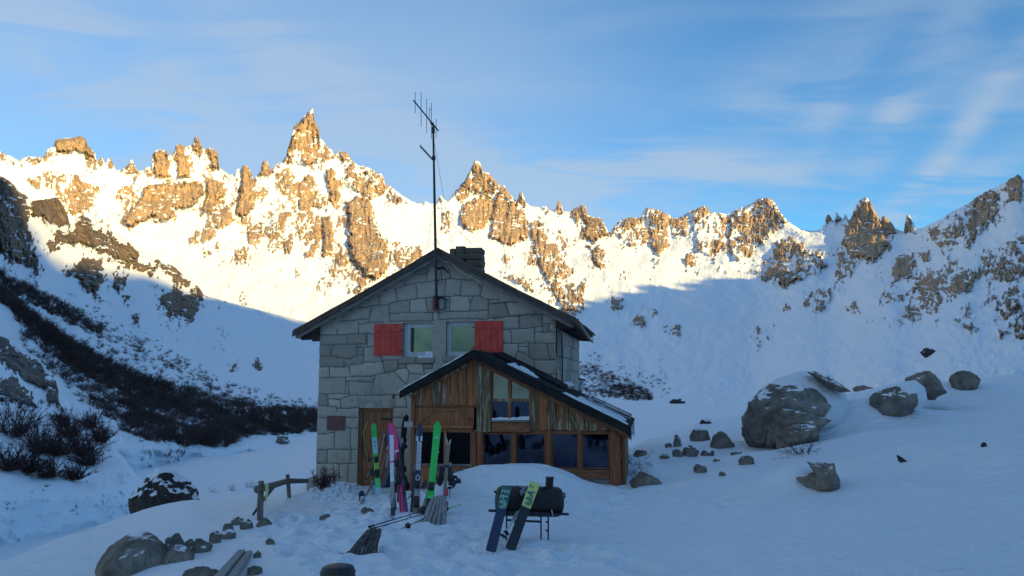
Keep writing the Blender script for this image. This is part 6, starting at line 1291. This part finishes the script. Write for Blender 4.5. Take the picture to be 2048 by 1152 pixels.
# -- gloves and poles right of it
R8 = rh(905, 1000)
pole('thin pole standing right of the forked-tail ski', (892.5, 997), (893, 925), R8, R8 + .5, 'navy', 'navy', True, .2, group='pair of poles with mitts hung on them'); pole('second thin pole of the pair, farthest right', (899, 996), (901, 925), R8 + .05, R8 + .5, 'navy', 'greyski', True, .2, group='pair of poles with mitts hung on them')
def mitt(px, py, r, sc, rotz, lab, flip=1):
    c = Vector(pt(px, py, r)); mb = MB(); Rx = Vector((1, 0, 0)); Uz = Vector((math.sin(rotz), 0, math.cos(rotz))); Rx = Vector((Uz.z, 0, -Uz.x))
    mb.tube([c + Uz * .13 * sc, c + Uz * .06 * sc, c, c - Uz * .08 * sc, c - Uz * .13 * sc], [.05 * sc, .042 * sc, .055 * sc, .05 * sc, .02 * sc], 12)
    T = Thing('mitten', lab, 'mitten', c); T.part('palm', mb, SK['blackski'], smooth=True)
    mb = MB(); mb.tube([c + Rx * .03 * sc * flip, c + Rx * .08 * sc * flip - Uz * .02 * sc, c + Rx * .10 * sc * flip - Uz * .07 * sc], [.03 * sc, .024 * sc, .012 * sc], 8); T.part('thumb', mb, SK['blackski'], smooth=True)
    mb = MB(); mb.tube([c + Uz * .13 * sc, c + Uz * .155 * sc], [.056 * sc, .058 * sc], 12); T.part('cuff', mb, SK['navy'])
mitt(881, 955, R8 + .2, 1.15, .1, 'black mitten hanging left of the forked-tail ski', -1); mitt(901, 955, R8 + .2, 1.2, -.3, 'black mitten hanging on the poles, right of the forked-tail ski', 1); mitt(908, 965, R8 + .1, .8, 1.3, 'navy mitten lying sideways at the far right of the poles', 1)
pole('dark pole pointing right, stuck into the snow mound', (925, 935), (900, 948), R8 + 1.0, R8 + .2, 'navy', 'navy', False); pole('thinner pole beside the dark one, pointing right to the mound', (925, 941), (902, 944), R8 + .9, R8 + .3, 'greyski', 'navy', False)
# -- poles lying on the timber seats
ra_, rb_ = rh(738, 1062) - .45, rh(858, 1030) - .45
pole('upper of two long dark poles lying from the front wood seat to the rear one', (862, 1017), (737, 1054), rb_, ra_, 'navy', 'blackski', False, group='long poles laid across the two wood seats'); pole('lower of two long dark poles lying from the front wood seat to the rear one', (862, 1024), (742, 1058), rb_, ra_, 'navy', 'blackski', False, group='long poles laid across the two wood seats')
pole('short dark pole with a basket lying in front of the long pair', (801, 1058), (852, 1036), rh(801, 1060) - .35, rh(852, 1042) - .45, 'navy', 'blackski', True, .24)
lump(Vector(pt(850, 1020, rb_ - .05)), .12, .10, .06, 91, 'black', 'glove', None, None, 'black glove lying on the pole ends behind the green ski', 'glove')
pole('green and black pole lying on the snow right of the rear wood seat', (925, 1008), (888, 1020), rh(925, 1010) - .5, rh(888, 1022) - .4, 'lime', 'blackski', False, rad=.012)
# -- shovel and ski half under the door snow
T = Thing('snow_shovel', 'dark snow shovel stuck blade up before the door step', 'shovel', hit(719, 1000))
rs = rh(719, 1003); mb = MB(); mb.tube([Vector(pt(720, 1006, rs)), Vector(pt(718.5, 985, rs))], .014, 8); T.part('shaft', mb, SK['blackski']); mb = MB(); mb.prism([Vector(pt(x, y, rs)) for x, y in ((717, 986), (722, 981), (727, 983), (730, 991), (724, 993), (719, 993))], Vector((0, .03, 0))); T.part('blade', mb, SK['navy'])
pole('blue-grey pole lying from the shovel up to the green ski', (722, 1006), (746, 966), rh(722, 1006) - .2, rh(746, 980), 'greyski', 'greyski', False, rad=.03)
pole('pale green pole lying at the feet of the door skis', (750, 990), (784, 982), rh(750, 992) - .4, rh(784, 990) - .5, 'mint', 'mint', False, rad=.018)
T = Thing('hand_saw_board', 'triangular grey board leaning behind the white ski', 'board', Vector(pt(772, 975, R2 + .2))); mb = MB(); mb.prism([Vector(pt(x, y, R2 + .3)) for x, y in ((768, 980), (784, 930), (788, 935), (788, 978))], HV * .02); T.part('face', mb, SK['navy']); mb = MB(); mb.prism([Vector(pt(x, y, R2 + .35)) for x, y in ((757, 977), (776, 932), (784, 930), (768, 980))], HV * .02); T.part('side', mb, M['barge'])
T.o.name = 'leaning_board'
# ---------------------------------------------------------------- split-wood seats
M['oldwood'] = wood('weathered_grey_timber', (.22, .21, .20), (.46, .44, .41), 9, 'z', .85)
M['oldwoodd'] = wood('dark_grey_timber', (.055, .05, .05), (.17, .155, .145), 9, 'z', .85)
def woodseat(label, tops, bots, r, mat, seed, thick=.10):
    rgw = random.Random(seed); T = Thing('split_wood_seat', label, 'wood bundle', Vector(pt((bots[0][0] + bots[-1][0]) / 2, bots[0][1], r)))
    for i, (t_, b_) in enumerate(zip(tops, bots)):
        for lay in (0, 1):
            A = Vector(pt(t_[0] + rgw.uniform(-1, 1), t_[1] + lay * 1.5, r + .30 + lay * .09)); B = Vector(pt(b_[0] + rgw.uniform(-1.5, 1.5), b_[1] + rgw.uniform(-1.5, 1.5), r + lay * .12)); w_ = rgw.uniform(.026, .036) * (t_[2] if len(t_) > 2 else 1)
            mid = (A + B) / 2 + Vector((rgw.uniform(-.015, .015), rgw.uniform(-.01, .02), 0)); mb = MB(); mb.tube([A, A * .6 + mid * .4, mid, B * .7 + mid * .3, B - Vector((0, 0, .05))], [w_ * .8, w_, w_ * rgw.uniform(.8, 1.1), w_ * rgw.uniform(.9, 1.2), w_ * rgw.uniform(.8, 1.3)], 6); T.part('slat', mb, M[mat])
    return T
woodseat('pale grey split-wood seat standing before the green ski', [(868, 994), (873, 993), (878, 992), (883, 992), (888, 993)], [(847, 1048), (856, 1050), (866, 1046), (876, 1046), (887, 1049)], rh(868, 1052), 'oldwood', 1)
woodseat('dark split-wood seat in front, with the long poles resting on it', [(736, 1061), (742, 1060), (748, 1060), (753, 1060), (759, 1059)], [(700, 1110), (711, 1115), (722, 1118), (734, 1118), (746, 1116)], rh(722, 1122), 'oldwoodd', 2)
lump(hit(702, 1112) + Vector((0, 0, .02)), .06, .05, .045, 95, 'oldwoodd', 'wood_chunk', None, None, 'dark knotty wood chunk at the left foot of the front split-wood seat', 'wood chunk')
lump(hit(848, 1050) + Vector((0, 0, .02)), .045, .04, .04, 96, 'oldwood', 'wood_chunk', None, None, 'small grey wood chunk left of the rear split-wood seat', 'wood chunk')
T = Thing('timber_plank', 'weathered grooved grey timber lying at the bottom edge of the photo', 'timber', hit(470, 1150, 5)); rA_ = rh(495, 1108); rB_ = 7.2
for (x0, y0, x1, y1, w_) in ((483, 1104, 436, 1160, .042), (491, 1106, 448, 1162, .022), (499, 1106, 458, 1164, .034)):
    A, B = Vector(pt(x0, y0, rA_)), Vector(pt(x1, y1, rB_)); mb = MB(); d = (B - A).normalized(); s_ = d.cross(Vector((0, 0, 1))).normalized(); mb.box((A + B) / 2 - Vector((0, 0, .012 if w_ < .03 else 0)), (B - A) / 2, s_ * w_, Vector((0, 0, .03))); T.part('strip', mb, M['oldwood'] if w_ > .03 else M['oldwoodd'], bevel=.006)
T = Thing('stump', 'black rounded stump cut off by the bottom edge of the photo', 'stump', Vector(pt(676, 1200, 6.4)))
c = Vector(pt(676, 1131, 6.6)); wd = 33 / F * 6.6; mb = MB(); mb.tube([c + Vector((0, 0, q)) for q in (-.6, -.3, -.1, -.035, -.008, .004)], [wd, wd, wd, wd * .97, wd * .86, wd * .55], 24); T.part('trunk', mb, M['black'], smooth=True)
mb = MB(); mb.tube([c + Vector((0, 0, q)) for q in (-.052, -.046)], [wd * 1.012, wd * 1.012], 24); T.part('band', mb, M['oldwoodd'])
# ---------------------------------------------------------------- barbecue
RG = 10.0; bq = Thing('barbecue', 'black drum barbecue grill on thin legs standing in the snow before the porch', 'barbecue', Vector(pt(1057, 1078, RG)))
M['bbq'] = worn('sooty_black_steel', (.010, .009, .010), (.035, .028, .026), 7, .45, .2, .002); M['bbqs'] = worn('black_square_tube', (.010, .012, .018), (.02, .022, .03), 7, .5)
LX, RX = Vector(pt(990, 1001, RG - .05)), Vector(pt(1127, 1004, RG + .05)); ax = (RX - LX).normalized(); Ld = (RX - LX).length; rd = .185
mb = MB(); prof_ = [(0, .10), (.012, .62), (.035, .84), (.07, .95), (.12, 1.0), (.3, 1.0), (.305, 1.02), (.33, 1.02), (.335, 1.0), (.63, 1.0), (.635, 1.02), (.66, 1.02), (.665, 1.0), (.88, 1.0), (.93, .96), (.965, .86), (.988, .62), (1, .10)]
mb.tube([LX + ax * Ld * t for t, _ in prof_], [rd * q for _, q in prof_], 36); bq.part('drum', mb, M['bbq'], smooth=True)
fw = Vector((-ax.y, ax.x, 0)).normalized() * -1
mb = MB(); mb.box((LX + RX) / 2 + fw * (rd * .97) + Vector((0, 0, .05)), ax * Ld * .40, fw * .008, Vector((0, 0, .012))); lid = bq.part('lid_seam', mb, M['bbqs'])
mb = MB(); q0 = LX + ax * Ld * .40 + fw * (rd + .01); mb.tube([q0 + Vector((0, 0, .0)), q0 + fw * .03 + Vector((0, 0, .0)), q0 + fw * .03 + Vector((0, 0, -.10)), q0 + Vector((0, 0, -.10))], .008, 6); bq.part('lid_handle', mb, M['galv'])
mb = MB(); q0 = LX + ax * Ld * .79 + fw * (rd + .005) + Vector((0, 0, -.07)); mb.tube([q0, q0 + fw * .02 + ax * .01 + Vector((0, 0, -.04)), q0 + ax * .02 + Vector((0, 0, -.08))], .009, 6); bq.part('latch', mb, M['galv'])
mb = MB(); cb, ct = Vector(pt(1097.5, 992, RG + .02)), Vector(pt(1099.5, 955, RG + .02)); mb.tube([cb, ct], 7.8 / F * RG, 20); ch_ = bq.part('chimney', mb, M['bbq'], smooth=False)
mb = MB(); mb.tube([ct - Vector((0, 0, .01)), ct + Vector((0, 0, .006))], 8.3 / F * RG, 20); bq.part('chimney_rim', mb, M['bbqs'], parent=ch_)
mb = MB(); mb.tube([Vector(pt(x, y, RG + .05)) for x, y in ((1122, 994), (1124, 986), (1129, 987), (1130, 993), (1124, 1001))], .011, 6); bq.part('side_handle', mb, M['bbqs'])
mb = MB(); mb.tube([Vector(pt(x, y, RG - .05)) for x, y in ((988, 982), (996, 988))], .014, 6); bq.part('side_hook', mb, M['bbqs'])
A, B = Vector(pt(977, 1021, RG - .22)), Vector(pt(1137, 1028.5, RG - .10)); d = (B - A).normalized(); mb = MB(); mb.box((A + B) / 2, (B - A) / 2, Vector((-d.y, d.x, 0)) * .03, Vector((0, 0, .012))); bq.part('front_rail', mb, M['bbqs'], bevel=.003)
for (x, y0, y1, rr3) in ((1013.5, 1024, 1075, -.18), (1030, 1024, 1058, .22), (1082, 1027, 1079, -.12), (1096.5, 1027, 1077, .26)):
    A, B = Vector(pt(x, y0, RG + rr3)), Vector(pt(x - (1.0 if x < 1020 else 0), y1 + 6, RG + rr3)); mb = MB(); mb.box((A + B) / 2, Vector((.0095, 0, 0)), Vector((0, .0095, 0)), (B - A) / 2); bq.part('leg', mb, M['bbqs'])
A, B = Vector(pt(1013, 1040, RG - .15)), Vector(pt(1083, 1043.5, RG - .10)); d = (B - A); mb = MB(); mb.box((A + B) / 2, d / 2, Vector((0, .01, 0)), Vector((0, 0, .012))); bq.part('stretcher', mb, M['bbqs'])
for y in (1044, 1061): A = Vector(pt(1093.5, y, RG + .22)); mb = MB(); mb.box(A, Vector((.014, 0, 0)), Vector((0, .008, 0)), Vector((0, 0, .010))); bq.part('leg_bolt', mb, M['bbqs'])
# skis leaning on it with lettering across the top sheets
def letters(txts, mat, ringmat=None, sizes=.12):
    def g(T, B, ax, X, nrm, L_, wd, th):
        o_ = B + nrm * (th * .75 + .001)
        for t, c in txts: text_on(T, 'letter', c, o_ + ax * L_ * t, ax * -1, X, sizes, mat)
        tr = .715; cc = o_ + ax * L_ * tr   # concentric arcs of the last letter
        for k_ in range(3):
            rad_ = wd * (.26 + .22 * k_); a0_, a1_ = (.25, 1.9) ; mb = MB(); q = np.linspace(a0_ * math.pi, a1_ * math.pi, 16)
            pts_ = [cc + X * rad_ * math.cos(z_) - ax * rad_ * math.sin(z_) * 1.2 for z_ in q]
            for p0, p1 in zip(pts_[:-1], pts_[1:]): dd = (p1 - p0).normalized(); s_ = dd.cross(nrm) * .0045; mb.prism([p0 - s_, p1 - s_, p1 + s_, p0 + s_], nrm * .001)
            T.part('letter_arc', mb, mat)
    return g
ski('dark blue ski with pale green letters leaning on the left of the barbecue', (982, 1100), (1014, 974), RG - .75, .42, 20.5, [(0, 'navy'), (.66, 'darkgreen')], yaw=-6, binding=0, sidecut=.06, rocker=.02, sink=.02, tip='flat', group='lettered skis leaning on the barbecue', graphic=letters([(.93, 'E'), (.83, 'F')], SK['mint']))
ski('black ski with a yellow-green lettered tip leaning on the middle of the barbecue', (1021, 1097), (1070, 966), RG - .72, .42, 20.5, [(0, 'blackski'), (.63, 'yellowgreen')], yaw=4, binding=0, sidecut=.06, rocker=.02, sink=.02, tip='flat', group='lettered skis leaning on the barbecue', graphic=letters([(.94, 'F'), (.83, 'A')], SK['darkgreen']))
pole('white pole with a dark basket crossing between the two lettered skis', (997, 1085), (1036, 1022), RG - .5, RG - .22, 'white', 'greyski', True, .10, strap=False, rad=.008, group='white poles leaning on the barbecue'); pole('second white pole, nearer the yellow-green ski', (1003, 1082), (1042, 1018), RG - .48, RG - .2, 'white', 'greyski', True, .12, strap=False, rad=.007, group='white poles leaning on the barbecue')
mb = MB(); c = Vector(pt(1047, 978, RG - .15)); 
for q in ((1040, 985, 1054, 972), (1044, 972, 1052, 990), (1042, 990, 1050, 976)): mb.tube([Vector(pt(q[0], q[1], RG - .22)), Vector(pt(q[2], q[3], RG - .18))], .014, 7)
single('binding_straps', mb, SK['greyski'], 'tangle of grey ski straps on top of the barbecue between the skis', 'straps')
# ---------------------------------------------------------------- rail fence
fe = Thing('rail_fence', 'low rustic rail fence with two posts, left of the hut', 'fence', hit(520, 1040))
RF = rh(520, 1040); RF2 = rh(577, 996); RF3 = 19.4
M['fence'] = wood('weathered_fence_wood', (.12, .10, .085), (.26, .22, .18), 8, 'z', .85)
mb = MB(); mb.tube([Vector(pt(520, 1046, RF)), Vector(pt(520.5, 1010, RF)), Vector(pt(522.5, 962, RF))], [.055, .06, .05], 8); fe.part('post', mb, M['fence'])
mb = MB(); mb.tube([Vector(pt(579, 1000, RF2)), Vector(pt(577, 975, RF2)), Vector(pt(575, 949, RF2))], [.045, .048, .045], 8); fe.part('post', mb, M['fence'])
mb = MB(); mb.tube([Vector(pt(514, 979, RF - .1)), Vector(pt(535, 974, RF + .2)), Vector(pt(575, 962, RF2 - .06)), Vector(pt(614, 962, RF3))], [.072, .065, .06, .05], 8); fe.part('rail', mb, M['fence'])
mb = MB(); mb.tube([Vector(pt(506, 1030, RF + .1)), Vector(pt(522, 1006, RF + .3)), Vector(pt(549, 972, RF2 - .4))], [.02, .03, .035], 7); fe.part('brace', mb, M['oldwoodd'])
T = Thing('strap', 'yellow-green strap wrapped round the fence rail beside the left post', 'strap', Vector(pt(533, 985, RF)));
mb = MB(); mb.prism([Vector(pt(x, y, RF - .02)) for x, y in ((529.5, 969), (537, 968), (535.5, 990), (533, 1002), (530, 1002), (531, 988))], Vector((0, .02, 0))); T.part('band', mb, SK['yellowgreen']); mb = MB(); mb.tube([Vector(pt(532, 1002, RF)), Vector(pt(531, 1015, RF))], .005, 5); T.part('loose_end', mb, SK['yellowgreen'])
mb = MB(); hbox(mb, 613, 626, 956.5, 990, -.02, .5); hbox(mb, 626.6, 641, 955.5, 990, -.04, .5); single('stone_block', mb, M['stone'], 'low block of squared stone at the left foot of the hut corner', 'stone block', bevel=.01)
o = shrub_on(650, 975, .55, 'dark dried plant against the hut wall at its left corner', 60, .012, 1.0, 14, (.05, 0), 21); 
p_ = hit(650, 975, 14)
# crumbly shovelled snow by the wall
o_s = []
rgs = random.Random(8)
tpl = rock_mesh(777, 2, 1, 1, .8, 3, .25); tv = np.array([v.co[:] for v in tpl.vertices]); tf = [tuple(p.vertices) for p in tpl.polygons]; V_, F_ = [], []
for i in range(190):
    px, py = (rgs.uniform(615, 712), rgs.uniform(968, 1002)) if i < 130 else (rgs.uniform(1255, 1310), rgs.uniform(905, 950)); P = hit(px, py, 12); s_ = rgs.uniform(.02, .075)
    n0 = len(V_); a_ = rgs.uniform(0, 6); ca, sa = math.cos(a_), math.sin(a_)
    for q in tv: V_.append((P.x + s_ * (q[0] * ca - q[1] * sa), P.y + s_ * (q[0] * sa + q[1] * ca), P.z + s_ * q[2] + s_ * .2))
    F_ += [tuple(n0 + k_ for k_ in f) for f in tf]
so = mesh_obj('snow_crumbs', V_, F_, M['snow'], smooth=True); tag(so, kind='stuff')

# a few more things in the jumble by the door
ski('grey ski lying back against the door post, behind the poles', (768, 972), (776, 905), R2 + .4, .8, 5, [(0, 'greyski'), (.6, 'white')], yaw=35, binding=.3, group='skis stood in the snow by the door')
ski('dark ski leaning behind the pink one, showing its white edge', (797, 985), (799, 880), R3 + .9, .6, 5, [(0, 'blackski'), (.5, 'greyski')], yaw=30, binding=.35, group='dark skis by the porch corner')
pole('dark pole lying from the pink skis up towards the green ski', (812, 1000), (852, 968), R3 + .5, R3 + 1.0, 'blackski', 'blackski', False, rad=.012, group='poles lying behind the standing skis'); pole('grey pole lying parallel behind the dark one, reaching the mound', (815, 994), (853, 962), R3 + .6, R3 + 1.1, 'greyski', 'blackski', False, rad=.010, group='poles lying behind the standing skis')
pole('dark pole standing right beside the wide black ski', (811, 1000), (806, 878), R4, R4 + .6, 'blackski', 'greyski', True, .15)
lump(Vector(pt(812, 972, R4)), .09, .08, .10, 97, 'black', 'glove', None, None, 'black glove hooked low beside the wide black ski', 'glove'); lump(Vector(pt(806, 893, R4 + .4)), .10, .08, .08, 98, 'black', 'cap', None, None, 'dark cap hung on the poles under the pale sign board', 'cap')
